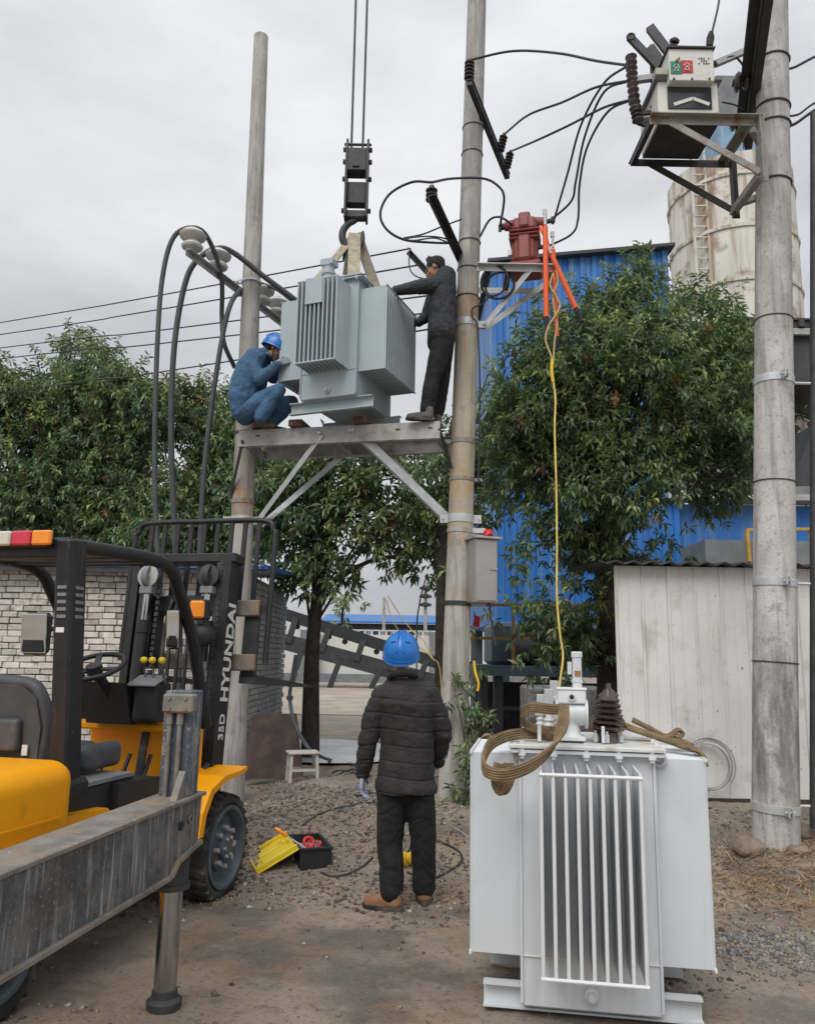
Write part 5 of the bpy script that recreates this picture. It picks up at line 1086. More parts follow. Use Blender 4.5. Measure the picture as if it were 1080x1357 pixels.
for i in range(5):
    for j in range(3):
        if (i * 3 + j) % 4 != 1: a = at(926.5 + i * 3.2, 76.5 + j * 3.4, ys - 0.002); q.box(a, (0.012, 0.004, 0.012 if (i + j) % 2 else 0.006))
q.build('data_tag', M['black_plastic'], cb2)
MB().cyl(at(900, 76, ys), at(896, 80, ys - 0.02), 0.008, n=8).build('hand_lever', M['rail_ochre'], cb2)
for px in (893, 917, 940): MB().box(at(px, 104, ys + 0.0), (0.014, 0.02, 0.014)).build('latch', M['old_steel'], cb2)
MB().box(((cl_ + xl) / 2 - 0.02, yN + 0.03, zt_ + 0.05), (0.10, 0.10, 0.06)).build('linkage_box', M['galv_dirty'], sx)
# insulator column frame at the free end
ic = thing('disconnector', 'black insulator frame with knife blades at the switch box free end', 'disconnector', at(850, 170, 6.2))
dk_ = lambda a, b, dy=0: at(a, b, 6.2 + dy)
for (a, b, n_) in (((836, 72), (838, 110), 5), ((838, 108), (842, 148), 5), ((842, 140), (846, 162), 4)):
    p, q = dk_(*a), dk_(*b); L_ = (q - p).length; pr = [(0.012, 0)]
    for i in range(n_): z = L_ * i / n_; pr += [(0.028, z + 0.002), (0.052, z + L_ / n_ * 0.35), (0.052, z + L_ / n_ * 0.5), (0.028, z + L_ / n_ * 0.85)]
    MB().lathe(pr + [(0.012, L_)], p, q - p, 16).build('insulator', M['porc_brown'], ic, 50)
for a, b in (((832, 86), (842, 84)), ((832, 106), (844, 104)), ((836, 131), (846, 129))): MB().cyl(dk_(*a), dk_(*b), 0.022, n=8).build('terminal', M['old_steel'], ic)
for a, b, w_ in (((863, 60), (868, 150), 0.035), ((846, 162), (870, 156), 0.04), ((845, 162), (862, 167), 0.03), ((838, 72), (838, 80), 0.03), ((848, 150), (868, 148), 0.03)):
    MB().bar(dk_(*a), dk_(*b), w_, w_).build('frame_bar', M['old_steel'], ic)
MB().bar(dk_(838, 106), dk_(884, 100), 0.05, 0.05).build('support_arm', M['galv_dirty'], ic)
for a, b, w_ in (((834, 48), (882, 99), 0.045), ((861, 36), (887, 70), 0.055), ((862, 62), (886, 96), 0.05)):
    MB().bar(dk_(*a), dk_(*b, -0.05), w_, w_ * 1.3).build('knife_blade', M['old_steel'], ic); 
MB().torus(dk_(836, 48, -0.02), (0.2, 1, 0), 0.03, 0.012, 16, 8).build('pull_ring', M['old_steel'], ic)
for px, py in ((891, 65), (868, 118), (868, 132), (868, 145)): MB().lathe([(0.02, 0), (0.05, 0.01), (0.05, 0.03), (0.02, 0.05), (0.045, 0.06), (0.045, 0.08), (0.02, 0.1)], dk_(px, py), (0.2, -0.4, 1), 12).build('insulator', M['porc_brown'], ic, 50)
MB().bar(at(948, 84, 6.2), at(1000, 62, 6.25), 0.05, 0.05).build('tie_arm', M['galv_dirty'], ic)
MB().lathe([(0.015, 0), (0.03, 0.01), (0.035, 0.1), (0.02, 0.16), (0, 0.16)], at(940, 62, 6.2), (0.15, 0, 1), 10).build('cable_boot', M['black_rubber'], ic, 50)
MB().lathe([(0.015, 0), (0.035, 0.02), (0.035, 0.14), (0.015, 0.2), (0, 0.2)], at(948, 84, 6.2), (-0.8, 0, -.2), 10).build('cable_boot', M['black_rubber'], ic, 50)

# ================================================================== current transformer and rods on the middle pole
yn, yf = 7.66, 8.16
zc_ = at(680, 352, yn).z
cbk = thing('transformer_bracket', 'galvanised angle bracket on the rust stained pole under the red transformer', 'bracket', at(640, 430, 7.9))
m0, r0, _ = MP(352)
k0, k1 = at(632, 352, yn), at(737, 346, yn); k0.z = k1.z = zc_
l0, l1 = Vector((k0.x + 0.03, yf, zc_)), Vector((k1.x + 0.02, yf, zc_))
MB().angle(k0, k1, 0.065, 0.008, fx=1, fz=-1).build('arm', M['galv'], cbk); MB().angle(l0, l1, 0.065, 0.008, fx=-1, fz=-1).build('arm', M['galv'], cbk)
MB().angle(k1, l1, 0.065, 0.008, fx=-1, fz=-1).build('end_bar', M['galv_dirty'], cbk); MB().bar(k1 + Vector((-0.5, 0.04, -0.03)), l1 + Vector((-0.5, -0.04, -0.03)), 0.06, 0.05).build('cross_tie', M['old_steel'], cbk)
mc, mr, _ = MP(430); an = mc + Vector((mr + 0.06, -0.02, 0))
MB().angle(an + Vector((0, -0.05, 0)), at(703, 351, yn - 0.012), 0.055, 0.008, up=(0, -1, 0.2), fx=1, fz=-1).build('strut', M['galv'], cbk)
MB().angle(an + Vector((0, 0.05, 0)), at(722, 372, yf), 0.065, 0.008, up=(0, -1, 0.2), fx=1, fz=-1).build('strut', M['galv'], cbk)
ct = thing('current_transformer', 'red brown resin current transformer on the galvanised bracket', 'current transformer', at(700, 346, 7.9))
cq = at(696, 340, 7.88); cq.z = zc_ + 0.01
TT = Matrix.Translation(cq) @ Matrix.Rotation(R(-14), 4, 'Z') @ Matrix.Diagonal((1.05, 1.05, 1.28, 1))
MB(TT).box((0, 0, 0.04), (0.34, 0.30, 0.08), b=0.02).build('base', M['red_resin'], ct)
MB(TT).box((0, 0, 0.20), (0.27, 0.25, 0.26), b=0.05).box((0, -0.02, 0.20), (0.15, 0.27, 0.25), b=0.03).build('body', M['red_resin'], ct)
for z in (0.29, 0.325, 0.36): MB(TT).box((0, 0, z), (0.31, 0.29, 0.018), b=0.008).build('shed', M['red_resin'], ct)
MB(TT).box((0, 0, 0.43), (0.25, 0.24, 0.13), b=0.03).box((0, 0, 0.52), (0.12, 0.16, 0.07), b=0.015).box((0, -0.11, 0.44), (0.1, 0.06, 0.1), b=0.015).build('head', M['red_resin'], ct)
for s in (-1, 1): MB(TT).cyl((s * 0.1, 0, 0.47), (s * 0.21, 0, 0.47), 0.055, 0.04, n=16).build('terminal_boss', M['red_resin'], ct, 50)
MB(TT).cyl((-0.2, 0, 0.47), (-0.25, 0, 0.47), 0.03, n=10).box((-0.26, 0, 0.46), (0.03, 0.03, 0.06)).build('terminal', M['old_steel'], ct)
MB(TT).cyl((0.2, 0, 0.47), (0.31, 0, 0.48), 0.022, n=10).cyl((0.27, 0, 0.477), (0.30, 0, 0.479), 0.035, n=10).build('terminal', M['old_steel'], ct)
MB(TT).box((-0.15, -0.06, 0.19), (0.04, 0.04, 0.05)).build('earth_lug', M['galv'], ct)
for px in (660, 680, 700, 715):
    for s in (0,): MB(TT).cyl((-0.1 + 0.06 * ((px - 660) / 20), -0.13, 0.0), (-0.1 + 0.06 * ((px - 660) / 20), -0.13, 0.07), 0.012, n=6).build('fixing_bolt', M['galv'], ct)
CTR = TT @ Vector((0.30, 0, 0.48)); CTL = TT @ Vector((-0.26, 0, 0.47)); CTL2 = TT @ Vector((-0.12, -0.06, 0.44)); CTR2 = TT @ Vector((0.24, -0.05, 0.22))
MB(TT).cyl((0.1, -0.05, 0.22), (0.26, -0.05, 0.22), 0.02, n=8).cyl((0.22, -0.05, 0.22), (0.24, -0.05, 0.22), 0.032, n=8).build('terminal', M['old_steel'], ct)
wire('black drop wire curving from switch top to red current transformer', WP([(832, 86, 6.25), (800, 110, 6.7), (770, 165, 7.1), (752, 230, 7.5)]) + [CTR], 0.012)
wire('black drop wire hanging between the other two by the red transformer', WP([(834, 106, 6.25), (800, 122, 6.7), (775, 180, 7.1), (763, 240, 7.4), (757, 266, 7.6)]) + [CTR - Vector((0.03, 0, 0))], 0.012)
wire('black drop wire making the lowest bend beside the orange rods', WP([(838, 131, 6.25), (805, 148, 6.7), (778, 195, 7.1), (768, 245, 7.4), (766, 290, 7.6), (757, 310, 7.65)]) + [CTR2], 0.012)
wire('wire running from the dark post insulator to the red transformer', [IND + Vector((0, 0, 0.01))] + WP([(600, 236, 7.2), (640, 236, 7.55), (660, 246, 7.6), (668, 262, 7.65)]) + [CTL], 0.013)
wire('black lead arching from the pole into the red transformer', [MP(322)[0] + Vector((0.11, -0.05, 0.05))] + WP([(648, 292, 7.75), (660, 287, 7.7), (670, 291, 7.7)]) + [CTL2], 0.012)
rd = lambda a, b, y=7.6: at(a, b, y)
def hot(label, p, q, r=0.028, tail=0.07):
    o = thing('earthing_rod', label, 'rod', q, 'orange earthing rods'); d = (q - p).normalized()
    MB().cyl(p, q, r, n=14).build('rod', M['orange'], o, 50); MB().cyl(q, q + d * tail * 2.2, r * 0.8, n=12).build('rubber_tip', M['black_rubber'], o, 50)
    MB().cyl(p - d * 0.02, p - d * 0.16, r * 0.62, n=10).box(p - d * 0.17, (0.04, 0.03, 0.06)).build('clamp_hook', M['galv'], o)
hot('orange earthing rod hanging straight down by the red transformer', rd(722.5, 300), rd(724, 420))
hot('orange earthing rod slanting away toward the blue tower', rd(731, 338), rd(763, 408), 0.026)
hot('orange earthing rod hanging behind the twisted rope', rd(733, 330, 7.66), rd(738, 446, 7.66), 0.022)
tag(MB().tube([rd(716, 300, 7.7), rd(722, 312, 7.66), rd(727, 328, 7.64), rd(733, 345, 7.62)], 0.022, 10, 6).build('orange_hose', M['orange'], None, 60), 'short orange hose joining the earthing rods at their top', 'hose')
tag(MB().torus(rd(660, 375, 7.72), (0.2, 1, 0.1), 0.17, 0.012, 36, 6).torus(rd(662, 378, 7.75), (0.3, 1, 0.0), 0.15, 0.012, 36, 6).torus(rd(655, 372, 7.70), (0.6, 1, 0.2), 0.155, 0.012, 36, 6).build('cable_coil', M['cable'], None, 60), 'small coil of black cable tied under the red transformer bracket', 'coil')
wire('dark lead from the cable coil to the clamp on the pole', [rd(648, 392, 7.7), rd(640, 402, 7.74), rd(627, 408, 7.76), rd(626, 420, 7.76), rd(633, 436, 7.76), rd(636, 520, 7.78), rd(634, 640, 7.8)], 0.009)
tag(MB().tube([rd(733, 362, 7.58), rd(729, 378, 7.58), rd(737, 392, 7.57), rd(742, 405, 7.57), rd(736, 418, 7.57), rd(727, 432, 7.58), rd(723, 450, 7.58), rd(729, 468, 7.58), rd(733, 480, 7.58)], 0.011, 8, 8).tube([rd(736, 352, 7.6), rd(739, 372, 7.6), rd(733, 392, 7.6), rd(735, 412, 7.6), rd(738, 432, 7.58), rd(735, 452, 7.58), rd(733, 482, 7.58)], 0.010, 8, 8).build('twisted_rope', M['rope'], None, 60), 'loose tan rope twisted below the orange earthing rods', 'rope')
tag(MB().tube([rd(732, 476, 7.58), rd(731, 492, 7.58), rd(733, 506, 7.58)], 0.018, 8, 5).build('yellow_tape', M['yellow_tape'], None, 60), 'yellow tape wrapped where the twisted rope becomes a single line', 'tape')
yl = [rd(733, 504, 7.58), rd(736, 530, 7.57), rd(735, 570, 7.57), rd(737, 640, 7.56), rd(738, 720, 7.55), rd(738, 790, 7.54), rd(742, 840, 7.53), rd(746, 870, 7.52), rd(742, 905, 7.5), rd(742, 930, 7.5)]
e_ = rd(748, 1010, 7.4); yl.append(Vector((e_.x, e_.y, g1(e_.x, e_.y) + 0.01)))
tag(MB().tube(yl, 0.0105, 8, 8).build('hanging_line', M['yellow_line'], None, 60), 'thin yellow earthing line hanging down to the ground beside the tree', 'line')

# ================================================================== steel cabinet on the middle pole
kb = thing('steel_cabinet', 'stainless steel distribution cabinet clamped to the rust stained pole', 'cabinet', at(650, 800, 7.75))
ka, kc = at(630, 798, 7.62), at(660, 714, 7.62); kz0, kz1 = ka.z, kc.z; kw = 0.24
T_ = Matrix.Translation(((ka.x + kc.x) / 2, 7.64, kz0)) @ Matrix.Rotation(R(20), 4, 'Z'); hh = kz1 - kz0
MB(T_).box((0.0, 0.14, hh / 2), (kw, 0.28, hh), b=0.006).build('case', M['stainless'], kb)
dr = MB(T_).box((-0.005, -0.008, hh / 2), (kw - 0.025, 0.016, hh - 0.03), b=0.004).build('door', M['stainless'], kb)
MB(T_).box((0.07, -0.022, hh * 0.52), (0.08, 0.016, 0.022), b=0.003).build('handle', M['chrome'], dr)
MB(T_).prism([(-kw / 2 - 0.03, -0.05, hh), (kw / 2 + 0.03, -0.05, hh), (kw / 2 + 0.03, 0.31, hh), (-kw / 2 - 0.03, 0.31, hh)], (0, 0, 0.02)).prism([(-kw / 2 - 0.03, -0.05, hh + 0.02), (-kw / 2 - 0.03, 0.31, hh + 0.02), (-kw / 2, 0.14, hh + 0.06)], (kw + 0.06, 0, 0)).build('hood', M['stainless'], kb)
for py in (704, 800):
    a, r, ax = MP(py); MB().bar(a + Vector((r - 0.02, -0.03, 0)), Vector((ka.x + 0.12, 7.85, a.z)), 0.05, 0.05).build('mount', M['galv'], kb)
fl_ = at(647, 708, 7.7); mbf = MB()
for i in range(9):
    a = i * 0.7; q = fl_ + Vector((0.025 * math.cos(a), 0.03 * math.sin(a), 0.012 * (i % 3))); mbf.lathe([(0.0, -0.02), (0.026, -0.008), (0.03, 0.012), (0.0, 0.02)], q, (math.cos(a), math.sin(a), 0.8), 7)
tag(mbf.tube([fl_, fl_ + Vector((0.0, 0, -0.06))], 0.008, 6).build('red_rosette', M['red_tool']), 'red cloth rosette tied on top of the steel cabinet', 'rosette')
wire('thin wire hanging below the steel cabinet beside the pole', [at(648, 798, 7.7), at(652, 830, 7.7), at(657, 856, 7.65)], 0.008)
wire('black wires dropping through the tree to the ground cable', [at(566, 760, 9.5), at(556, 800, 9.5), at(552, 850, 9.5), Vector((at(556, 900, 9.5).x, 9.5, 0.15))], 0.009)
tag(MB().tube([at(512, 795, 9.3), at(519, 820, 9.3), at(534, 842, 9.3), at(556, 858, 9.3), at(572, 872, 9.2), at(584, 896, 9.2), Vector((at(586, 950, 9.2).x, 9.2, 0.2))], 0.006, 8, 6).tube([at(514, 790, 9.3), at(530, 815, 9.3), at(548, 838, 9.3), at(562, 850, 9.3), at(574, 874, 9.2)], 0.006, 8, 6).build('yellow_cores', M['yellow_line'], None, 60), 'bundle of yellow cable cores hanging left of the rust stained pole', 'cable')
tag(MB().tube([at(628, 876, 7.6), at(630, 892, 7.58), at(634, 905, 7.56), at(633, 916, 7.56)], 0.012, 8, 5).build('yellow_rope_end', M['yellow_tape'], None, 60), 'short yellow rope end hanging beside the climbing vine', 'rope')
# ================================================================== forklift
PHI = R(14)
wc_ = atz(284, 1119, 0.325); wc_.z = 0
fx_ = Vector((math.cos(PHI), -math.sin(PHI), 0)); fy_ = Vector((math.sin(PHI), math.cos(PHI), 0))
FKO = wc_ - fx_ * 0.50
KT = frame_at(FKO, PHI)
fk = thing('forklift', 'yellow and black forklift truck with raised carriage beside the poles', 'forklift', FKO)
def wheel(x, y, r, w, rim_r, side):
    c = Vector((x, y, r - 0.01))
    tb = MB(KT); ax = (side, 0, 0)
    tb.lathe([(rim_r, -w / 2), (r * 0.93, -w / 2), (r * 0.98, -w / 2 + 0.02), (r, -w / 2 + 0.05), (r, w / 2 - 0.05), (r * 0.98, w / 2 - 0.02), (r * 0.93, w / 2), (r * 0.84, w / 2 + 0.006), (rim_r + 0.02, w / 2 - 0.004), (rim_r, w / 2 - 0.01), (rim_r, -w / 2)], c, ax, 48)
    ty = tb.build('tyre', M['black_rubber'], fk, 40)
    tr = MB(KT)
    for k in range(26):
        a = 2 * math.pi * k / 26
        for s in (-1, 1):
            d0 = Vector((0, math.cos(a), math.sin(a))); d1 = Vector((0, math.cos(a + 0.12), math.sin(a + 0.12)))
            tr.bar(c + Vector((s * 0.005, 0, 0)) + d0 * (r + 0.002), c + Vector((s * w * 0.5, 0, 0)) + d1 * (r - 0.012), 0.036, 0.022, up=d0)
    tr.build('tread', M['black_rubber'], ty)
    rm = MB(KT).lathe([(rim_r - 0.004, -w / 2), (rim_r + 0.012, w / 2 - 0.008), (rim_r + 0.012, w / 2 + 0.012), (rim_r - 0.012, w / 2 + 0.014), (rim_r - 0.03, w / 2 - 0.01), (rim_r - 0.045, w / 2 - 0.05), (rim_r * 0.62, w / 2 - 0.055), (rim_r * 0.58, w / 2 - 0.03), (rim_r * 0.34, w / 2 - 0.02), (rim_r * 0.32, w / 2 + 0.012), (rim_r * 0.16, w / 2 + 0.02), (0, w / 2 + 0.02)], c, ax, 40).build('rim', M['rim_blue'], fk, 35)
    for k in range(8):
        a = 2 * math.pi * k / 8; p = c + Vector((side * (w / 2 - 0.03), math.cos(a) * rim_r * 0.48, math.sin(a) * rim_r * 0.48)); MB(KT).cyl(p, p + Vector((side * 0.04, 0, 0)), 0.016, n=6).build('wheel_nut', M['galv_dirty'], rm)
    for k in range(6):
        a = 2 * math.pi * k / 6; p = c + Vector((side * (w / 2 + 0.01), math.cos(a) * rim_r * 0.24, math.sin(a) * rim_r * 0.24)); MB(KT).cyl(p, p + Vector((side * 0.02, 0, 0)), 0.012, n=6).build('hub_bolt', M['galv_dirty'], rm)
wheel(0.50, 0, 0.325, 0.17, 0.245, 1); wheel(-0.50, 0, 0.325, 0.17, 0.245, -1)
wheel(0.40, -1.86, 0.27, 0.17, 0.17, 1); wheel(-0.40, -1.86, 0.27, 0.17, 0.17, -1)
K = lambda: MB(KT)
K().cyl((-0.45, 0, 0.33), (0.45, 0, 0.33), 0.085, n=14).build('front_axle', M['old_steel'], fk, 40)
K().cyl((-0.36, -1.86, 0.27), (0.36, -1.86, 0.27), 0.05, n=14).build('rear_axle', M['old_steel'], fk, 40)
# chassis and counterweight
K().box((0, -0.75, 0.42), (0.74, 1.75, 0.36), b=0.02).build('chassis', M['black_paint'], fk)
K().prism([(-0.50, -0.52, 0.30), (-0.50, -0.52, 0.56), (-0.50, -0.95, 0.58), (-0.50, -1.22, 0.76), (-0.50, -1.60, 0.78), (-0.50, -1.60, 0.30)], (1.0, 0, 0)).build('side_body', M['yellow_paint'], fk)
cw = bmesh.new(); bmesh.ops.create_cube(cw, size=1)
for v in cw.verts: v.co = Vector((v.co.x * 1.12, -2.06 + v.co.y * 1.02, 0.62 + v.co.z * 0.86))
for v in cw.verts:
    if v.co.y < -2.2: v.co.z = v.co.z * 0.94 + 0.02; v.co.x *= 0.86
bmesh.ops.bevel(cw, geom=list(cw.edges), offset=0.10, segments=6, profile=0.5, affect='EDGES')
cmb = MB(KT); cmb.add([tuple(v.co) for v in cw.verts], [tuple(x.index for x in f.verts) for f in cw.faces] if not cw.verts.index_update() else None); cw.free()
cwo = cmb.build('counterweight', M['yellow_paint'], fk, 40)
for z in (0.72, 0.80): K().box((0.561, -2.0, z), (0.006, 0.66, 0.012)).build('crease', M['yellow_paint'], cwo)
# hood under the seat, seat
K().rbox((0, -1.20, 0.72), (0.86, 0.70, 0.34), 0.05).build('engine_hood', M['black_plastic'], fk, 40)
K().prism([(0.16, -1.10, 0.52), (0.16, -1.10, 0.86), (0.16, -0.70, 0.845), (0.16, -0.58, 0.70), (0.16, -0.56, 0.50)], (0.32, 0, 0)).build('step_panel', M['black_plastic'], fk)
K().box((0, -0.42, 0.56), (0.80, 0.6, 0.04)).build('floor_plate', M['black_rubber'], fk)
K().box((0.34, -1.16, 0.885), (0.20, 0.5, 0.02)).build('hood_trim', M['ledge'], fk)
K().rbox((-0.02, -1.16, 1.00), (0.50, 0.48, 0.12), 0.05).build('seat_cushion', M['seat_grey'], fk, 40)
K().rbox((0.27, -1.00, 0.985), (0.10, 0.34, 0.14), 0.045).build('hip_guard', M['seat_grey'], fk, 40)
bk = K(); prof = [(-0.28, 1.00), (-0.30, 1.18), (-0.27, 1.32), (-0.18, 1.385), (0.18, 1.385), (0.27, 1.32), (0.30, 1.18), (0.28, 1.00)]
bk.prism([(a, -1.42 - 0.10 * (z - 1.0), z) for a, z in prof], (0, -0.10, 0.0)); sbk = bk.build('seat_back', M['seat_grey'], fk)
K().tube([(-0.27, -1.48, 1.02), (-0.30, -1.49, 1.18), (-0.265, -1.51, 1.33), (-0.17, -1.515, 1.39), (0.17, -1.515, 1.39), (0.265, -1.51, 1.33), (0.30, -1.49, 1.18), (0.27, -1.48, 1.02)], 0.035, 10, 5).build('back_bolster', M['seat_grey'], sbk, 60)
K().rbox((0.0, -1.555, 1.14), (0.40, 0.06, 0.16), 0.022).build('document_box', M['seat_grey'], sbk, 40)
K().box((0.225, -1.54, 1.07), (0.03, 0.01, 0.05)).build('label', M['white_letter'], sbk)
K().rbox((0.05, -1.42, 0.93), (0.52, 0.30, 0.05), 0.015).build('green_mat', M['green_cloth'], fk)
K().cyl((0.22, -1.60, 0.94), (0.22, -1.60, 0.975), 0.03, n=14).build('red_button', M['red_tool'], fk, 40)
# cowl, dash and controls
K().box((-0.04, -0.14, 1.075), (0.84, 0.34, 0.05), b=0.012).box((-0.04, -0.03, 0.82), (0.82, 0.06, 0.48)).build('cowl', M['yellow_paint'], fk)
K2 = lambda: MB(KT @ Matrix.Translation((-0.06, -0.40, 0)))
K2().prism([(0.14, -0.02, 1.10), (0.14, 0.12, 1.10), (0.14, 0.15, 1.30), (0.14, -0.10, 1.36)], (-0.32, 0, 0)).build('dash_column', M['black_plastic'], fk)
K2().rbox((0.24, 0.05, 1.24), (0.18, 0.20, 0.26), 0.04).build('instrument_pod', M['black_plastic'], fk, 40)
K2().box((0.24, -0.02, 1.375), (0.20, 0.16, 0.02), M=Matrix.Rotation(R(20), 3, 'X'), b=0.008).build('gauge_cover', M['ledge'], fk)
swc = Vector((-0.03, -0.20, 1.46)); sax = Vector((0, -0.42, 0.9)).normalized()
sw_ = K2().torus(swc, sax, 0.185, 0.016, 36, 10).build('steering_wheel', M['black_plastic'], fk, 60)
u_, v_ = perp(sax)
for a in (0.4, 2.5, 4.6): K2().bar(swc - sax * 0.02, swc + (u_ * math.cos(a) + v_ * math.sin(a)) * 0.18, 0.035, 0.014, up=sax).build('spoke', M['black_plastic'], sw_)
K2().cyl(swc - sax * 0.04, swc + sax * 0.01, 0.05, n=16).build('hub', M['black_plastic'], sw_, 40)
K2().cyl(swc - sax * 0.03, (0.0, 0.02, 1.22), 0.035, n=12).build('steering_shaft', M['black_plastic'], fk, 40)
for i, x in enumerate((0.20, 0.26, 0.33)):
    lv = K2().cyl((x, 0.03, 1.36), (x + 0.01, -0.03, 1.49), 0.008, n=8).build('lever', M['chrome'], fk, 40)
    K2().lathe([(0.0, -0.022), (0.018, -0.016), (0.024, 0), (0.018, 0.016), (0, 0.022)], (x + 0.01, -0.03, 1.505), (0, 0, 1), 12).build('knob', M['yellow_plastic'], lv, 60)
for x, y in ((0.05, 0.0), (0.20, 0.02), (-0.12, 0.0)): K2().bar((x, y, 0.62), (x, y - 0.08, 0.78), 0.09, 0.02, up=(0, 1, 0.3)).bar((x, y, 0.66), (x, 0.15, 0.9), 0.02, 0.02).build('pedal', M['old_steel'], fk)
K2().tube([(0.16, 0.1, 0.62), (0.17, 0.08, 0.8), (0.16, 0.14, 1.04)], 0.028, 10, 5).build('boot_hose', M['black_rubber'], fk, 60)
# fenders over the front wheels
for s in (-1, 1):
    fn = K(); pr = [(-0.46, 0.46), (-0.43, 0.60), (-0.34, 0.72), (-0.16, 0.78), (0.05, 0.785), (0.17, 0.80), (0.165, 0.775), (0.05, 0.755), (-0.14, 0.745), (-0.30, 0.69), (-0.38, 0.58), (-0.41, 0.46)]
    fn.prism([(s * 0.38, y, z) for y, z in pr], (s * 0.25, 0, 0)); fn.build('fender', M['yellow_paint'], fk)
    K().prism([(s * 0.38, y, z) for y, z in [(-0.46, 0.44), (-0.42, 0.60), (-0.33, 0.72), (-0.16, 0.78), (0.0, 0.78), (-0.02, 0.80), (-0.15, 0.80), (-0.1, 0.7), (-0.2, 0.5)]], (s * 0.015, 0, 0)).build('inner_fender', M['yellow_paint'], fk)
# overhead guard
GZ = 2.10
for s in (-1, 1):
    K().bar((s * 0.47, -1.54, 0.88), (s * 0.47, -1.66, GZ), 0.10, 0.12, up=(0, 1, 0), b=0.012).build('rear_pillar', M['black_paint'], fk)
    K().tube([(s * 0.47, -1.66, GZ - 0.03), (s * 0.47, -1.10, GZ - 0.01), (s * 0.47, -0.84, GZ - 0.02), (s * 0.465, -0.70, GZ - 0.06), (s * 0.46, -0.60, GZ - 0.16), (s * 0.45, -0.36, 1.62), (s * 0.45, -0.12, 1.08)], 0.038, 10, 6).build('guard_rail', M['black_paint'], fk, 60)
    K().box((s * 0.47, -1.53, 0.90), (0.15, 0.17, 0.10), b=0.02).build('pillar_foot', M['black_plastic'], fk)
for y in (-1.63, -1.46, -1.29, -1.12, -0.95, -0.80): K().box((0, y, GZ - 0.01), (0.90, 0.05, 0.045), b=0.008).build('roof_bar', M['black_paint'], fk)
K().box((0, -1.66, GZ - 0.045), (0.90, 0.08, 0.10), b=0.012).build('rear_header', M['black_paint'], fk)
for i in range(5):
    K().box((0.522, -1.635 + 0.0035 * i, 1.86 - 0.035 * i), (0.006, 0.055, 0.016)).build('vent_slot', M['ledge'], fk)
    K().box((0.47, -1.697 + 0.0035 * i, 1.86 - 0.035 * i), (0.05, 0.008, 0.016)).build('vent_slot', M['ledge'], fk)
K().box((0.465, -1.678, 1.655), (0.045, 0.004, 0.024)).build('sticker', M['white_letter'], fk)
for s in (-1, 1):
    x0 = s * 0.40
    lbo = K().box((s * 0.22, -1.72, GZ - 0.005), (0.36, 0.05, 0.085), b=0.01).build('lamp_housing', M['black_plastic'], fk)
    for j, m_ in ((0, 'amber'), (1, 'red_lens'), (2, 'white_lens')): K().box((s * (0.37 - 0.115 * j), -1.75, GZ - 0.004), (0.108, 0.028, 0.072), b=0.008).build('lamp_lens', M[m_], lbo)
# mirrors
def mirror(p, w, h, yaw, mat='mirror'):
    Tm = KT @ Matrix.Translation(p) @ Matrix.Rotation(yaw, 4, 'Z')
    o = MB(Tm).box((0, 0.006, 0), (w, 0.06, h), b=0.03).build('mirror', M['black_plastic'], fk, 30)
    MB(Tm).box((0, -0.026, 0), (w - 0.02, 0.006, h - 0.02), Matrix.Rotation(R(7), 3, 'X'), b=0.012).build('mirror_glass', M[mat], o)
mirror((-0.52, -0.62, 1.66), 0.20, 0.27, R(4)); K().tube([(-0.50, -0.59, 1.62), (-0.49, -0.5, 1.7), (-0.46, -0.42, 1.74)], 0.012, 8, 4).build('mirror_arm', M['black_plastic'], fk, 60)
mirror((0.38, -0.48, 1.70), 0.10, 0.25, R(8), 'mirror'); K().tube([(0.40, -0.45, 1.78), (0.44, -0.44, 1.78), (0.455, -0.42, 1.75)], 0.012, 8, 4).build('mirror_arm', M['black_plastic'], fk, 60)
K().box((0.30, -0.02, 1.85), (0.13, 0.08, 0.14), b=0.01).build('lamp_housing', M['black_plastic'], fk)
K().box((0.30, -0.065, 1.85), (0.11, 0.03, 0.12), b=0.012).build('turn_signal', M['amber'], fk)
K().lathe([(0.03, 0), (0.075, 0.03), (0.08, 0.10), (0.07, 0.11), (0, 0.11)], (0.30, -0.04, 1.68), (0, 1, 0), 18).build('head_lamp', M['black_plastic'], fk, 40)
K().box((-0.44, -0.50, 1.86), (0.10, 0.05, 0.10), b=0.01).build('turn_signal', M['amber'], fk)
K().cyl((0.32, 0.02, 1.0), (0.36, -0.04, 1.5), 0.022, n=12).build('gas_strut', M['chrome'], fk, 40)
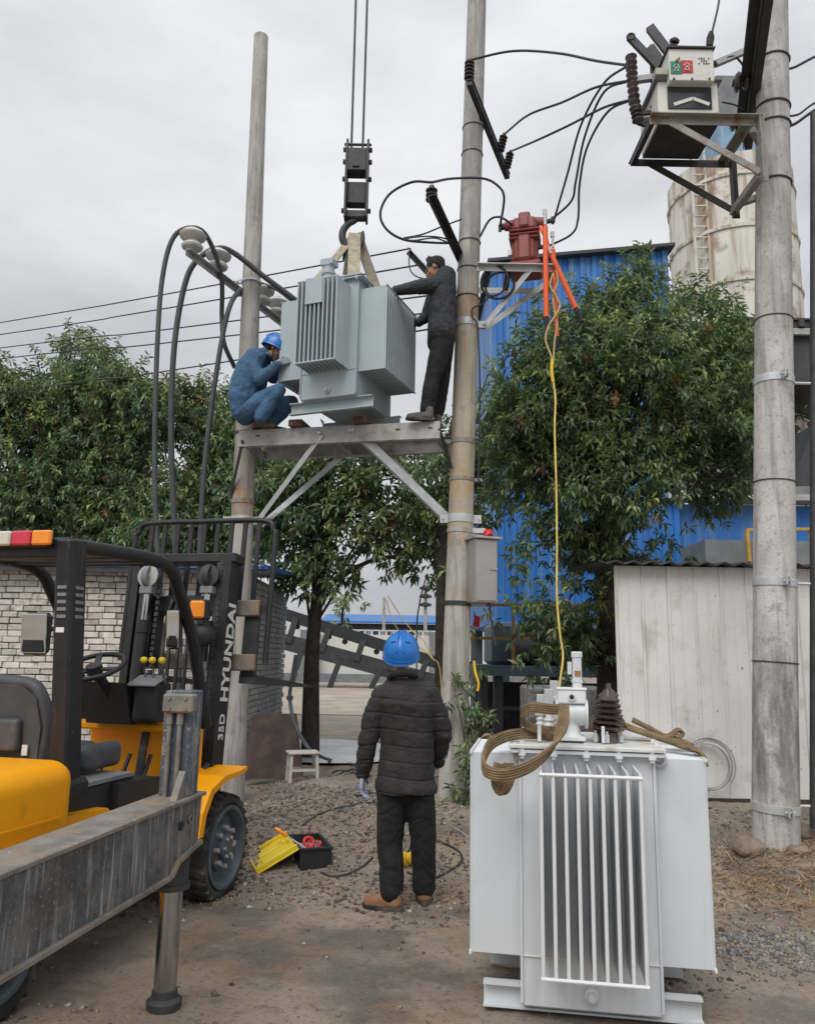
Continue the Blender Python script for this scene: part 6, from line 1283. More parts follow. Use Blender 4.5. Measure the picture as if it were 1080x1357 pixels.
# mast (tilted forward a little)
MT = KT @ Matrix.Translation((0, 0.13, 0.20)) @ Matrix.Rotation(R(-4.5), 4, 'X')
Q = lambda: MB(MT)
HM = 2.02
for s in (-1, 1):
    Q().section((s * 0.37, 0, 0), (s * 0.37, 0, HM), [(-0.03, -0.08), (0.03, -0.08), (0.03, 0.08), (-0.03, 0.08)], up=(0, 1, 0)).build('outer_mast_rail', M['black_paint'], fk)
    Q().box((s * 0.305, 0.0, HM / 2 + 0.02), (0.05, 0.13, HM - 0.05), b=0.006).build('inner_mast_rail', M['old_steel'], fk)
    Q().cyl((s * 0.245, -0.09, 0.05), (s * 0.245, -0.09, 1.52), 0.042, n=18).cyl((s * 0.245, -0.09, 1.49), (s * 0.245, -0.09, 1.58), 0.052, n=18).build('lift_cylinder', M['black_paint'], fk, 40)
    Q().cyl((s * 0.245, -0.09, 1.5), (s * 0.245, -0.09, 1.78), 0.027, n=16).build('piston_rod', M['chrome'], fk, 40)
    Q().box((s * 0.245, -0.09, 1.80), (0.10, 0.08, 0.055), b=0.006).build('rod_head', M['ledge'], fk)
    pu = Q().cyl((s * 0.245 - 0.022, -0.09, 1.905), (s * 0.245 + 0.022, -0.09, 1.905), 0.082, n=28).build('chain_pulley', M['ledge' if s < 0 else 'old_steel'], fk, 40)
    Q().lathe([(0.082, 0), (0.03, 0.006), (0.028, 0.02), (0, 0.02)], (s * 0.245, -0.118, 1.905), (0, -1, 0), 24).cyl((s * 0.245, -0.112, 1.905), (s * 0.245, -0.10, 1.905), 0.082, n=28).build('pulley_cap', M['galv_dirty' if s < 0 else 'old_steel'], pu, 40)
    ch = Q()
    for k in range(46): ch.box((s * 0.245 + 0.075, -0.06, 0.12 + 0.042 * k), (0.022 if k % 2 else 0.03, 0.016, 0.030))
    ch.build('lift_chain', M['old_steel'], fk)
Q().box((0, 0.02, HM + 0.03), (0.84, 0.16, 0.07), b=0.008).build('top_tie', M['black_paint'], fk)
Q().box((0, 0.06, 1.72), (0.72, 0.05, 0.12), b=0.006).build('middle_tie', M['black_paint'], fk)
Q().box((0, 0.06, 0.9), (0.72, 0.05, 0.14), b=0.006).build('middle_tie', M['black_paint'], fk); Q().box((0, 0.04, 0.2), (0.72, 0.06, 0.3), b=0.006).build('lower_tie', M['black_paint'], fk)
for x in (-0.10, -0.05, 0.02, 0.09): Q().tube([(x, -0.03, 0.2), (x + 0.02, -0.05, 0.9), (x - 0.01, -0.02, 1.5), (x, 0.02, 1.75)], 0.014, 8, 5).build('hydraulic_hose', M['black_rubber'], fk, 60)
for s in (-1, 1): K().cyl((s * 0.34, -0.2, 0.62), (s * 0.36, 0.12, 0.80), 0.032, n=12).build('tilt_cylinder', M['old_steel'], fk, 40)
# lettering on the mast rail
def text_part(txt, T, size, mat, parent, name, bold=0.0):
    cu = bpy.data.curves.new('txt', 'FONT'); cu.body = txt; cu.size = size; cu.extrude = 0.0015; cu.offset = bold; cu.align_x = 'LEFT'; cu.align_y = 'CENTER'; cu.space_character = 1.06
    ob = bpy.data.objects.new('txt', cu); COL.objects.link(ob); dg = bpy.context.evaluated_depsgraph_get(); dg.update()
    me = bpy.data.meshes.new_from_object(ob.evaluated_get(dg)); bpy.data.objects.remove(ob)
    vs = [T @ v.co for v in me.vertices]; fs = [tuple(p.vertices) for p in me.polygons]; bpy.data.meshes.remove(me)
    return MB().add(vs, fs).build(name, M[mat], parent)
LT = MT @ Matrix(((0, 0, 1, 0.4035), (0, -1, 0, 0.005), (1, 0, 0, 1.02), (0, 0, 0, 1)))
text_part('HYUNDAI', LT, 0.150, 'white_letter', fk, 'lettering', 0.005)
LT2 = MT @ Matrix(((0, 0, 1, 0.4035), (0, -1, 0, 0.005), (1, 0, 0, 0.76), (0, 0, 0, 1)))
text_part('35D', LT2, 0.10, 'white_letter', fk, 'model_number', 0.002)
# carriage, backrest and forks
ZC = 1.56
CT = MT @ Matrix.Translation((0, 0.14, ZC - 0.25))
C_ = lambda: MB(CT)
for z in (0.0, 0.40): C_().box((0, 0.05, z), (1.06, 0.05, 0.12), b=0.008).build('carriage_bar', M['worn_top'], fk)
for s in (-1, 1):
    C_().box((s * 0.28, 0.0, 0.2), (0.05, 0.10, 0.5)).build('carriage_plate', M['old_steel'], fk)
    C_().box((s * 0.46, 0.095, 0.18), (0.12, 0.04, 0.58), b=0.006).prism([(s * 0.46 - 0.06, 0.075, -0.15), (s * 0.46 - 0.06, 1.3, -0.12), (s * 0.46 - 0.06, 1.3, -0.10), (s * 0.46 - 0.06, 0.075, -0.085)], (0.12, 0, 0)).build('fork', M['old_steel'], fk)
br = 0.60
C_().tube([(-br, 0.07, 0.0), (-br, 0.07, 0.9), (-br + 0.02, 0.07, 1.00), (-br + 0.10, 0.07, 1.08), (0, 0.07, 1.085), (br - 0.10, 0.07, 1.08), (br - 0.02, 0.07, 1.00), (br, 0.07, 0.9), (br, 0.07, 0.0)], 0.022, 8, 5).build('backrest_frame', M['black_paint'], fk, 60)
for i in range(9):
    x = -0.46 + 0.115 * i; C_().box((x, 0.07, 0.73), (0.035, 0.02, 0.72)).build('backrest_bar', M['black_paint'], fk)
C_().box((0, 0.07, 0.40), (1.20, 0.03, 0.05)).build('backrest_tie', M['black_paint'], fk)

# ================================================================== crane outrigger in front
ZT, ZB = 0.906, 0.60
T1 = atz(273, 1050, ZT); T0 = atz(0, 1161, ZT); dirO = (T1 - T0).normalized(); sideO = Vector((-dirO.y, dirO.x, 0))     # to the far (left) side
og = thing('crane_outrigger', 'worn grey steel crane outrigger beam standing on its jack leg', 'outrigger', atz(226, 1344, 0.02))
e0 = T0 - dirO * 1.5; e1 = T1.copy()
wb_ = 0.19
web_t = 0.014
def obox(p0, p1, off, zc, w, h): return MB().bar(Vector((p0.x, p0.y, zc)) + sideO * off, Vector((p1.x, p1.y, zc)) + sideO * off, w, h, b=0.003)
pb = e1 - dirO * 0.30
web = MB(); a0 = Vector((e0.x, e0.y, 0)) + sideO * 0.018; a1 = Vector((e1.x, e1.y, 0)) + sideO * 0.018; ab = Vector((pb.x, pb.y, 0)) + sideO * 0.018
zs = Vector((0, 0, 1)); a2 = a0.lerp(a1, 0.0)
web.prism([a0 + zs * (ZB + 0.01), ab + zs * (ZB + 0.01), ab + dirO * 0.07 + zs * (ZB + 0.06), a1 - dirO * 0.02 + zs * (ZB + 0.095), a1 - dirO * 0.0 + zs * (ZT - 0.01), a0 + zs * (ZT - 0.01)], sideO * web_t).build('near_web', M['worn_steel'], og)
web = MB(); web.prism([q + sideO * (wb_ - 0.055) for q in (a0 + zs * (ZB + 0.01), ab + zs * (ZB + 0.01), ab + dirO * 0.07 + zs * (ZB + 0.06), a1 + zs * (ZB + 0.095), a1 + zs * (ZT - 0.01), a0 + zs * (ZT - 0.01))], sideO * web_t).build('far_web', M['worn_steel'], og)
obox(e0, e1 + dirO * 0.01, wb_ / 2, ZT - 0.006, wb_, 0.018).build('top_flange', M['worn_top'], og)
obox(e0, pb, wb_ / 2, ZB, wb_, 0.02).build('bottom_flange', M['worn_top'], og)
MB().bar(pb + sideO * wb_ / 2 + zs * (ZB - ZT), pb + dirO * 0.07 + sideO * wb_ / 2 + zs * (ZB + 0.05 - ZT), wb_, 0.018).bar(pb + dirO * 0.065 + sideO * wb_ / 2 + zs * (ZB + 0.05 - ZT), e1 + sideO * wb_ / 2 + zs * (ZB + 0.085 - ZT), wb_, 0.018).build('nose_flange', M['worn_top'], og)
for px, py, r_ in ((215, 1094, 0.020), (233, 1086, 0.015)):
    c = e1 - dirO * (0.22 if px == 215 else 0.13); c = Vector((c.x, c.y, ZT - 0.11 + (0.012 if px != 215 else 0))) + sideO * 0.012
    (MB().cyl(c - sideO * 0.001, c + sideO * 0.004, r_, n=18).build('hole', M['black_plastic'], og) if px == 215 else MB().torus(c, sideO, 0.016, 0.005, 18, 6).build('boss', M['worn_steel'], og))
jf = atz(226, 1342, 0.02); jb = e1 - dirO * 0.10 + sideO * (wb_ / 2 + 0.0); jb = Vector((jb.x, jb.y, 0))
hz1_ = at(248, 915, jb.y).z
jx = jb + sideO * 0.0
TJ = Matrix.Translation(jx) @ Matrix(((dirO.x, sideO.x, 0, 0), (dirO.y, sideO.y, 0, 0), (0, 0, 1, 0), (0, 0, 0, 1)))
J = lambda: MB(TJ)
J().box((0, 0, (ZT + hz1_) / 2), (0.13, 0.135, hz1_ - ZT), b=0.006).build('jack_housing', M['worn_blue'], og)
J().box((-0.085, -0.02, hz1_ - 0.055), (0.06, 0.15, 0.085), b=0.008).build('valve_block', M['worn_top'], og)
for x, y in ((-0.085, 0.025), (-0.085, -0.025)): J().cyl((x, y, ZT), (x, y, hz1_ - 0.09), 0.011, n=8).cyl((x, y, hz1_ - 0.15), (x, y, hz1_ - 0.09), 0.016, n=8).build('hydraulic_pipe', M['worn_top'], og, 40)
for x in (-0.06, 0.02): 
    for z in (-0.03, -0.08): J().cyl((-0.11, x, hz1_ + z), (-0.122, x, hz1_ + z), 0.009, n=6).build('bolt', M['worn_top'], og)
J().prism([(-0.09, -0.07, ZT), (-0.17, -0.07, ZT), (-0.09, -0.07, ZT + 0.12)], (0, 0.03, 0)).build('gusset', M['worn_top'], og)
J().cyl((0, 0, ZB + 0.1), (0, 0, ZB - 0.09), 0.072, n=28).cyl((0, 0, ZB - 0.075), (0, 0, ZB - 0.10), 0.08, n=28).build('jack_sleeve', M['old_steel'], og, 40)
J().cyl((0, 0, ZB - 0.09), (0, 0, 0.075), 0.050, n=36).build('jack_rod', M['chrome'], og, 40)
J().lathe([(0.03, 0), (0.075, 0), (0.078, 0.035), (0.058, 0.05), (0.055, 0.08), (0.03, 0.085), (0, 0.085)], (0, 0, 0.0), (0, 0, 1), 28).build('foot_pad', M['old_steel'], og, 40)
q = atz(8, 1308, 0.45); pp = T0 - dirO * 0.02 + sideO * 0.08
MB().box((pp.x, pp.y, ZB - 0.06), (0.12, 0.16, 0.10), b=0.01).cyl((pp.x, pp.y, ZB - 0.05), (pp.x, pp.y, ZB - 0.17), 0.05, n=16).build('beam_stop', M['old_steel'], og)
# ================================================================== people
def cap(mb, p0, r0, p1=None, r1=None, n=14, m=5):
    p0 = Vector(p0)
    if p1 is None or (Vector(p1) - p0).length < 1e-5: p1 = p0 + Vector((0, 0, 1e-3))
    p1 = Vector(p1); r1 = r0 if r1 is None else r1; d = (p1 - p0).normalized(); u, v = perp(d); rings = []
    for i in range(m + 1):
        a = math.pi / 2 * i / m; rings.append((p0 - d * r0 * math.cos(a), r0 * math.sin(a)))
    for i in range(m + 1):
        a = math.pi / 2 * i / m; rings.append((p1 + d * r1 * math.sin(a), r1 * math.cos(a)))
    vs = []
    for c, r in rings: vs += [c + (u * math.cos(2 * math.pi * k / n) + v * math.sin(2 * math.pi * k / n)) * max(r, 1e-4) for k in range(n)]
    fs = [(i * n + k, i * n + (k + 1) % n, (i + 1) * n + (k + 1) % n, (i + 1) * n + k) for i in range(len(rings) - 1) for k in range(n)]
    fs += [tuple(range(n - 1, -1, -1)), tuple(range((len(rings) - 1) * n, len(rings) * n))]
    mb.add(vs, fs)
def chain(mb, pts):           # [(point, radius), ...]
    for (a, ra), (b, rb) in zip(pts[:-1], pts[1:]): cap(mb, a, ra, b, rb)
def ell(mb, c, ax, rad, n=20, m=12):
    c = Vector(c); vs = []
    for i in range(m + 1):
        t = math.pi * i / m
        for k in range(n):
            p = 2 * math.pi * k / n; w = (max(math.sin(t), 1e-3) * math.cos(p) * rad[0], max(math.sin(t), 1e-3) * math.sin(p) * rad[1], math.cos(t) * rad[2])
            vs.append(c + ax[0] * w[0] + ax[1] * w[1] + ax[2] * w[2])
    fs = [(i * n + k, i * n + (k + 1) % n, (i + 1) * n + (k + 1) % n, (i + 1) * n + k) for i in range(m) for k in range(n)] + [tuple(range(n - 1, -1, -1)), tuple(range(m * n, m * n + n))]
    mb.add(vs, fs)
def loft(mb, secs, n=24):     # [(centre, side vector, front vector)]: ellipse rings
    vs = []
    for c, a, b in secs: vs += [Vector(c) + Vector(a) * math.cos(2 * math.pi * k / n) + Vector(b) * math.sin(2 * math.pi * k / n) for k in range(n)]
    m = len(secs); fs = [(i * n + k, i * n + (k + 1) % n, (i + 1) * n + (k + 1) % n, (i + 1) * n + k) for i in range(m - 1) for k in range(n)]
    fs += [tuple(range(n - 1, -1, -1)), tuple(range((m - 1) * n, m * n))]; mb.add(vs, fs)
def blob(name, mb, voxel, mat, parent, smooth_it=6, disp=None):
    me = bpy.data.meshes.new('tmp'); me.from_pydata(mb.V, [], mb.F)
    bm = bmesh.new(); bm.from_mesh(me); bmesh.ops.recalc_face_normals(bm, faces=bm.faces); bm.to_mesh(me); bm.free()
    ob = bpy.data.objects.new('tmp', me); COL.objects.link(ob)
    r = ob.modifiers.new('r', 'REMESH'); r.mode = 'VOXEL'; r.voxel_size = voxel
    s = ob.modifiers.new('s', 'SMOOTH'); s.factor = 0.5; s.iterations = smooth_it
    dg = bpy.context.evaluated_depsgraph_get(); dg.update(); out = bpy.data.meshes.new_from_object(ob.evaluated_get(dg)); out.name = name
    bpy.data.objects.remove(ob); bpy.data.meshes.remove(me)
    n = len(out.vertices); co = np.empty(n * 3); out.vertices.foreach_get('co', co); co = co.reshape(-1, 3)
    no = np.empty(n * 3); out.vertices.foreach_get('normal', no); no = no.reshape(-1, 3)
    if disp is not None: co = co + no * disp(co, no)[:, None]
    lo = co.min(0); hi = co.max(0); loc = np.array([(lo[0] + hi[0]) / 2, (lo[1] + hi[1]) / 2, lo[2]])
    out.vertices.foreach_set('co', (co - loc).ravel()); out.materials.clear(); out.materials.append(M[mat]); out.shade_smooth(); out.update()
    return link(name, out, parent, Vector(loc))
def folds(amp, fu=5.0, fz=16.0, seed=0):      # a few sharp creases over a soft uneven surface
    def f(co, no):
        u = co[:, 0] * 1.0 + co[:, 1] * 0.8
        a = fbm(u * 5 + co[:, 2] * 3, co[:, 2] * 5 - u * 4, 3, seed); b = fbm(u * 4 - co[:, 2] * 5, co[:, 2] * 3 + u * 6, 2, seed + 5); c = fbm(u * 8 + 3, co[:, 2] * 12 + u * 5, 2, seed + 9)
        cr = np.maximum(0, 1 - np.abs(a - 0.46) * 13) ; cr2 = np.maximum(0, 1 - np.abs(c - 0.37) * 12)
        return amp * (-0.55 * cr - 0.35 * cr2 + (b - 0.4) * 0.9)
    return f
def basis(fwd, up):
    f = Vector(fwd).normalized(); u = Vector(up); u = (u - f * u.dot(f)).normalized(); return (f.cross(u), f, u)   # right, forward, up
def head(mb, c, B, k=1.0):
    r, f, u = B; P = lambda a, b, z: c + r * a * k + f * b * k + u * z * k
    ell(mb, P(0, -0.012, 0.035), B, (0.076 * k, 0.098 * k, 0.095 * k)); ell(mb, P(0, 0.030, -0.03), B, (0.062 * k, 0.066 * k, 0.085 * k))
    cap(mb, P(0, 0.062, -0.098), 0.026 * k, P(0, 0.04, -0.085), 0.034 * k); cap(mb, P(0, 0.094, 0.012), 0.009 * k, P(0, 0.112, -0.026), 0.014 * k)
    for s in (-1, 1):
        cap(mb, P(s * 0.012, 0.100, -0.03), 0.009 * k); cap(mb, P(s * 0.028, 0.088, 0.032), 0.011 * k, P(s * 0.008, 0.094, 0.03), 0.010 * k)
        cap(mb, P(s * 0.046, 0.066, -0.025), 0.022 * k); ell(mb, P(s * 0.078, -0.005, -0.005), B, (0.010 * k, 0.018 * k, 0.032 * k), 10, 8)
    cap(mb, P(-0.018, 0.090, -0.058), 0.009 * k, P(0.018, 0.090, -0.058), 0.009 * k); cap(mb, P(-0.014, 0.087, -0.070), 0.009 * k, P(0.014, 0.087, -0.070), 0.009 * k)
def face_bits(c, B, parent, k=1.0):
    r, f, u = B; P = lambda a, b, z: c + r * a * k + f * b * k + u * z * k
    for s in (-1, 1):
        mb = MB(); ell(mb, P(s * 0.03, 0.079, 0.008), B, (0.013, 0.010, 0.007), 10, 8); mb.build('eye', M['hair'], parent, 60)
        mb = MB(); mb.tube([P(s * 0.046, 0.078, 0.034), P(s * 0.030, 0.092, 0.040), P(s * 0.014, 0.097, 0.035)], 0.005, 6); mb.build('eyebrow', M['hair'], parent, 60)
def hand(mb, w, d, side, back, curl=0.6, k=1.0):
    """w: wrist, d: pointing direction, side: towards the thumb, back: out of the back of the hand"""
    d = Vector(d).normalized(); s = Vector(side); s = (s - d * s.dot(d)).normalized(); b = d.cross(s)
    if b.dot(Vector(back)) < 0: b = -b
    for i in range(4):
        o = (0.030 - 0.020 * i) * k; base = w + d * 0.085 * k + s * o
        cap(mb, w + d * 0.012 * k + s * o * 0.6, 0.015 * k, base, 0.0125 * k)
        L_ = (0.078, 0.086, 0.080, 0.062)[i] * k; a = curl * 0.5; p = base; r0 = 0.0098 * k
        for seg in range(3):
            dd = d * math.cos(a) - b * math.sin(a); q = p + dd * L_ * (0.45, 0.32, 0.23)[seg]; cap(mb, p, r0, q, r0 * 0.93, 10, 3); p = q; r0 *= 0.93; a += curl * 0.75
    t0 = w + d * 0.025 * k + s * 0.028 * k; t1 = t0 + (d * 0.6 + s * 0.75 - b * 0.25).normalized() * 0.042 * k; t2 = t1 + (d * 0.9 + s * 0.25 - b * 0.35).normalized() * 0.034 * k
    cap(mb, t0, 0.017 * k, t1, 0.0125 * k); cap(mb, t1, 0.012 * k, t2, 0.0095 * k)
def glove(w, d, side, back, curl, mat, parent):
    mb = MB(); w = Vector(w); dd = Vector(d).normalized(); hand(mb, w, d, side, back, curl, 1.08); cap(mb, w - dd * 0.06, 0.036, w + dd * 0.015, 0.030)
    return blob('glove', mb, 0.0042, mat, parent, 3)
def helmet(c, B, parent, k=1.0):
    r, f, u = B; n, m = 40, 14; vs = []; fs = []; rows = []
    prof = [(math.sin(math.pi / 2 * i / m), math.cos(math.pi / 2 * i / m)) for i in range(m + 1)]
    prof += [(1.01, -0.16), (1.03, -0.24)]
    for ri, (s, z) in enumerate(prof):
        for j in range(n):
            a = 2 * math.pi * j / n; ca, sa = math.cos(a), math.sin(a)
            rid = 0.012 * math.exp(-(ca / 0.22) ** 2) * (1 if s < 0.93 else 0)
            vs.append(c + (r * ca * 0.120 * s + f * sa * 0.146 * s + u * (0.135 * z + rid * (0.3 + s))) * k)
    R0 = len(prof)
    for (ex, dz) in ((1.10, -0.255), (1.13, -0.275), (1.09, -0.285), (1.0, -0.27), (0.97, -0.24)):
        for j in range(n):
            a = 2 * math.pi * j / n; ca, sa = math.cos(a), math.sin(a); pk = max(sa, 0) ** 3; g = 1 + (ex - 1) * (0.35 + 2.6 * pk)
            vs.append(c + (r * ca * 0.120 * g + f * sa * 0.146 * g + u * (0.135 * dz - 0.02 * pk * max(ex - 1.0, 0) * 8)) * k)
    tot = R0 + 5
    for i in range(tot - 1):
        for j in range(n): fs.append((i * n + j, i * n + (j + 1) % n, (i + 1) * n + (j + 1) % n, (i + 1) * n + j))
    h = MB().add(vs, fs).build('helmet', M['helmet'], parent, 50)
    ring = [c + (r * math.cos(2 * math.pi * j / 40) * 0.1215 + f * math.sin(2 * math.pi * j / 40) * 0.1475 + u * -0.012) * k for j in range(41)]
    MB().tube(ring, 0.003, 6).build('helmet_rim_line', M['helmet'], h, 60)
    rd = MB()
    for off in (-0.022, 0.022): rd.tube([c + (r * off + f * 0.148 * math.cos(t) * (1.0) + u * (0.138 * math.sin(t) + 0.004)) * k for t in np.linspace(0.25, 2.75, 14)], 0.005 * k, 6)
    rd.build('ridge', M['helmet'], h, 60)
    cr = [c + (r * x * 0.118 + f * (-0.085) * math.sqrt(max(1 - (x * 0.82) ** 2, 0.1)) * 1.0 + u * (0.108 * math.sqrt(max(1 - (x * 0.80) ** 2, 0.05)) + 0.004)) * k for x in np.linspace(-0.55, 0.55, 9)]
    MB().tube(cr, 0.0045 * k, 6).build('crease', M['helmet'], h, 60)
    return h
def shoe(heel, toe, mat, parent, h=0.085, w=0.045, sole='black_rubber'):
    heel = Vector(heel); toe = Vector(toe); d = (toe - heel).normalized(); L_ = (toe - heel).length; u = Vector((0, 0, 1)); s = d.cross(u).normalized(); u = s.cross(d)
    mb = MB(); cap(mb, heel + d * 0.05 + u * 0.05, w * 0.9, heel + d * (L_ * 0.5) + u * 0.05, w * 0.92); cap(mb, heel + d * (L_ * 0.5) + u * 0.05, w * 0.92, heel + d * (L_ - 0.04) + u * 0.035, w * 0.8)
    for q in (-1, 1): cap(mb, heel + d * (L_ * 0.5) + u * 0.028 + s * q * 0.012, 0.028, heel + d * (L_ - 0.045) + u * 0.028 + s * q * 0.012, 0.028)
    cap(mb, heel + d * 0.055 + u * 0.05, w, heel + d * 0.05 + u * (h + 0.03), w * 0.92)
    o = blob('shoe', mb, 0.008, mat, parent, 3)
    n = 26; vs = []
    for z in (0.0, 0.024):
        for k in range(n):
            a = 2 * math.pi * k / n; x = math.cos(a) * (L_ / 2 + 0.004); y = math.sin(a) * w * (1.02 + 0.12 * math.cos(a) - (0.12 if abs(math.cos(a)) < 0.4 else 0)); vs.append(heel + d * (L_ / 2 + x) + s * y + u * z)
    MB().add(vs, [(k, (k + 1) % n, n + (k + 1) % n, n + k) for k in range(n)] + [tuple(range(n - 1, -1, -1)), tuple(range(n, 2 * n))]).build('sole', M[sole], o)
    return o

# ---------------- man on the ground, seen from behind
g0 = gnd(527, 1207); gy_ = g0.y
m = lambda px, py, dy=0.0: at(px, py, gy_ + dy)
man = thing('person', 'person in blue helmet and black quilted jacket standing on the ground looking up', 'person', g0)
X = Vector((1, 0, 0)); Yv = Vector((0, 1, 0)); Z = Vector((0, 0, 1))
hB = basis((0.06, 0.90, 0.40), (0, -0.3, 1)); hc = m(532, 869, 0.03)
Ls, Rs = m(501, 923), m(573, 919); Le, Re = m(487, 984, 0.02), m(587, 972, 0.05); Lw, Rw = m(481, 1024, 0.07), m(581, 1008, 0.16)
Lh, Rh = m(519, 1052), m(556, 1050); Lk, Rk = m(517, 1118, 0.03), m(561, 1114, 0.05); La, Ra = m(519, 1180), m(562, 1174, 0.10)
nb_ = m(533, 903)
bmb = MB(); head(bmb, hc, hB); cap(bmb, hc - hB[2] * 0.09 - hB[1] * 0.02, 0.056, nb_, 0.062)
for a, b, c_ in ((Ls, Le, Lw), (Rs, Re, Rw)): chain(bmb, [(nb_ - Z * 0.06, 0.04), (a - Z * 0.02, 0.04), (b, 0.04), (c_, 0.03)])
chain(bmb, [(nb_ - Z * 0.02, 0.055), (m(533, 950), 0.10), (m(536, 1030), 0.11)])
for a, b, c_ in ((Lh, Lk, La), (Rh, Rk, Ra)): chain(bmb, [(m(536, 1030), 0.09), (a, 0.075), (b, 0.05), (c_, 0.04)])
body1 = blob('body', bmb, 0.009, 'skin', man, 4)
jk = MB(); sw2 = lambda px: px / FPX * (gy_ * 0.98)
secs = []
for py, cxp, hw_, dp in ((1050, 538, 40.5, 0.165), (1044, 538, 41, 0.168), (1032, 538, 38.5, 0.155), (1010, 539, 36, 0.15), (985, 540, 35, 0.145), (955, 539, 37, 0.15), (932, 537, 39, 0.145), (920, 536, 38, 0.13), (909, 535, 30, 0.105), (899, 534, 20, 0.085)):
    secs.append((m(cxp, py, 0.02 if py > 950 else 0.0), X * sw2(hw_), Yv * dp))
loft(jk, secs)
chain(jk, [(Ls + X * 0.03, 0.078), (Ls.lerp(Le, 0.5), 0.074), (Le, 0.065), (Lw, 0.052)]); chain(jk, [(Rs - X * 0.03, 0.078), (Rs.lerp(Re, 0.5), 0.073), (Re, 0.064), (Rw, 0.05)])
cap(jk, m(520, 900, 0.0), 0.035, m(546, 899, 0.0), 0.035)
zq = m(533, 1052).z; xq = m(537, 980).x
def quilt(co, no):
    t = (co[:, 2] - zq + 0.012 * np.sin(co[:, 0] * 9) + 0.05 * (fbm(co[:, 0] * 3, co[:, 2] * 3, 2, 4) - 0.4)) / 0.098
    ph = np.abs((t % 1.0) - 0.5) * 2
    arm = sst(0.0, 0.03, np.abs(co[:, 0] - xq) - 0.185)
    return -0.0055 * sst(0.84, 1.0, ph) + 0.0008 * (1 - ph ** 2) + 0.016 * (fbm(co[:, 0] * 13 + co[:, 2] * 7, co[:, 2] * 17 - co[:, 0] * 6, 3, 8) - 0.45) + arm * 0.012 * (fbm(co[:, 1] * 9, co[:, 2] * 30, 2, 18) - 0.45)
blob('jacket', jk, 0.006, 'puffer', man, 2, quilt)
MB().tube([m(515, 899, -0.05), m(523, 894, -0.09), m(534, 892, -0.10), m(545, 893, -0.085), m(552, 897, -0.05)], [0.018, 0.024, 0.026, 0.024, 0.018], 10, 5).build('collar', M['black_trousers'], man, 60)
tr = MB(); chain(tr, [(m(538, 1040, 0.02), 0.11), (Lh, 0.100), (Lk, 0.087), (La, 0.078)]); chain(tr, [(Rh, 0.100), (Rk, 0.086), (Ra, 0.077)]); cap(tr, m(525, 1050, 0.0), 0.088, m(552, 1048, 0.0), 0.088)
blob('trousers', tr, 0.008, 'black_trousers', man, 4, folds(0.009, 9, 7, 3))
gl0 = g1(La.x, La.y)
hl, tl = gnd(534, 1209), gnd(489, 1203); hl.z += 0.002; tl.z = hl.z
tl = hl + (tl - hl).normalized() * 0.27
shoe(hl, tl, 'boot_tan', man); hr = gnd(563, 1203); hr.z += 0.002; tr_ = hr + Vector((-0.02, 0.27, 0.0)); shoe(hr, tr_, 'boot_tan', man)
glove(Lw, Vector((-0.05, 0.12, -1)), Vector((0.1, 1, 0)), Vector((-1, 0, 0)), 0.55, 'glove_blue', man); glove(Rw, Vector((-0.5, 0.5, -0.75)), Vector((0, 1, 0.2)), Vector((1, 0, 0)), 0.7, 'glove_blue', man)
hm = helmet(hc + hB[2] * 0.032 - hB[1] * 0.01, hB, man, 1.0)

# ---------------- crouching worker on the platform
CYW = 7.74
w_ = lambda px, py, dy=0.0: at(px, py, CYW + dy)
cm = thing('person', 'person in blue helmet and blue workwear crouching on the platform end', 'person', w_(345, 570))
cB = basis((0.80, 0.05, -0.62), (0.62, 0.05, 0.9)); ch_ = w_(364, 463, 0.10)
S1, S2 = w_(331, 481, -0.02), w_(343, 476, 0.34); E1_, E2_ = w_(343, 503, -0.07), w_(362, 500, 0.34); W1, W2 = w_(370, 482, -0.06), w_(379, 492, 0.30)
H1, H2 = w_(326, 544, 0.04), w_(330, 545, 0.26); K1, K2 = w_(369, 517, -0.03), w_(386, 533, 0.28); A1_, A2_ = w_(345, 553, -0.03), w_(360, 560, 0.24)
nb2 = w_(349, 471, 0.13)
bmb = MB(); head(bmb, ch_, cB); cap(bmb, ch_ - cB[2] * 0.085 - cB[1] * 0.03, 0.055, nb2, 0.06)
for a, b, c_ in ((S1, E1_, W1), (S2, E2_, W2)): chain(bmb, [(nb2, 0.05), (a, 0.05), (b, 0.04), (c_, 0.03)])
chain(bmb, [(nb2, 0.07), (w_(333, 505, 0.15), 0.10), (w_(328, 540, 0.15), 0.10)])
for a, b, c_ in ((H1, K1, A1_), (H2, K2, A2_)): chain(bmb, [(w_(328, 540, 0.15), 0.09), (a, 0.07), (b, 0.05), (c_, 0.04)])
b2 = blob('body', bmb, 0.009, 'skin', cm, 4); face_bits(ch_, cB, b2)
jk = MB()
tc2 = [(w_(350, 472, 0.14), 0.075, 0.10), (w_(341, 481, 0.15), 0.115, 0.20), (w_(334, 495, 0.15), 0.15, 0.21), (w_(329, 512, 0.15), 0.165, 0.20), (w_(325, 530, 0.15), 0.155, 0.19), (w_(323, 545, 0.15), 0.12, 0.17)]
for (a, ra, wa), (b, rb, wb2) in zip(tc2[:-1], tc2[1:]): 
    for f in (-1, -0.33, 0.33, 1): cap(jk, a + Yv * f * (wa - ra * 0.55), ra, b + Yv * f * (wb2 - rb * 0.55), rb)
chain(jk, [(S1, 0.095), (S1.lerp(E1_, .5), 0.088), (E1_, 0.072), (W1 - (W1 - E1_).normalized() * 0.02, 0.052)]); chain(jk, [(S2, 0.09), (E2_, 0.07), (W2, 0.05)])
cap(jk, w_(347, 468, 0.02), 0.03, w_(345, 466, 0.24), 0.03)
blob('jacket', jk, 0.0075, 'denim', cm, 4, folds(0.008, 9, 10, 13))
tr = MB()
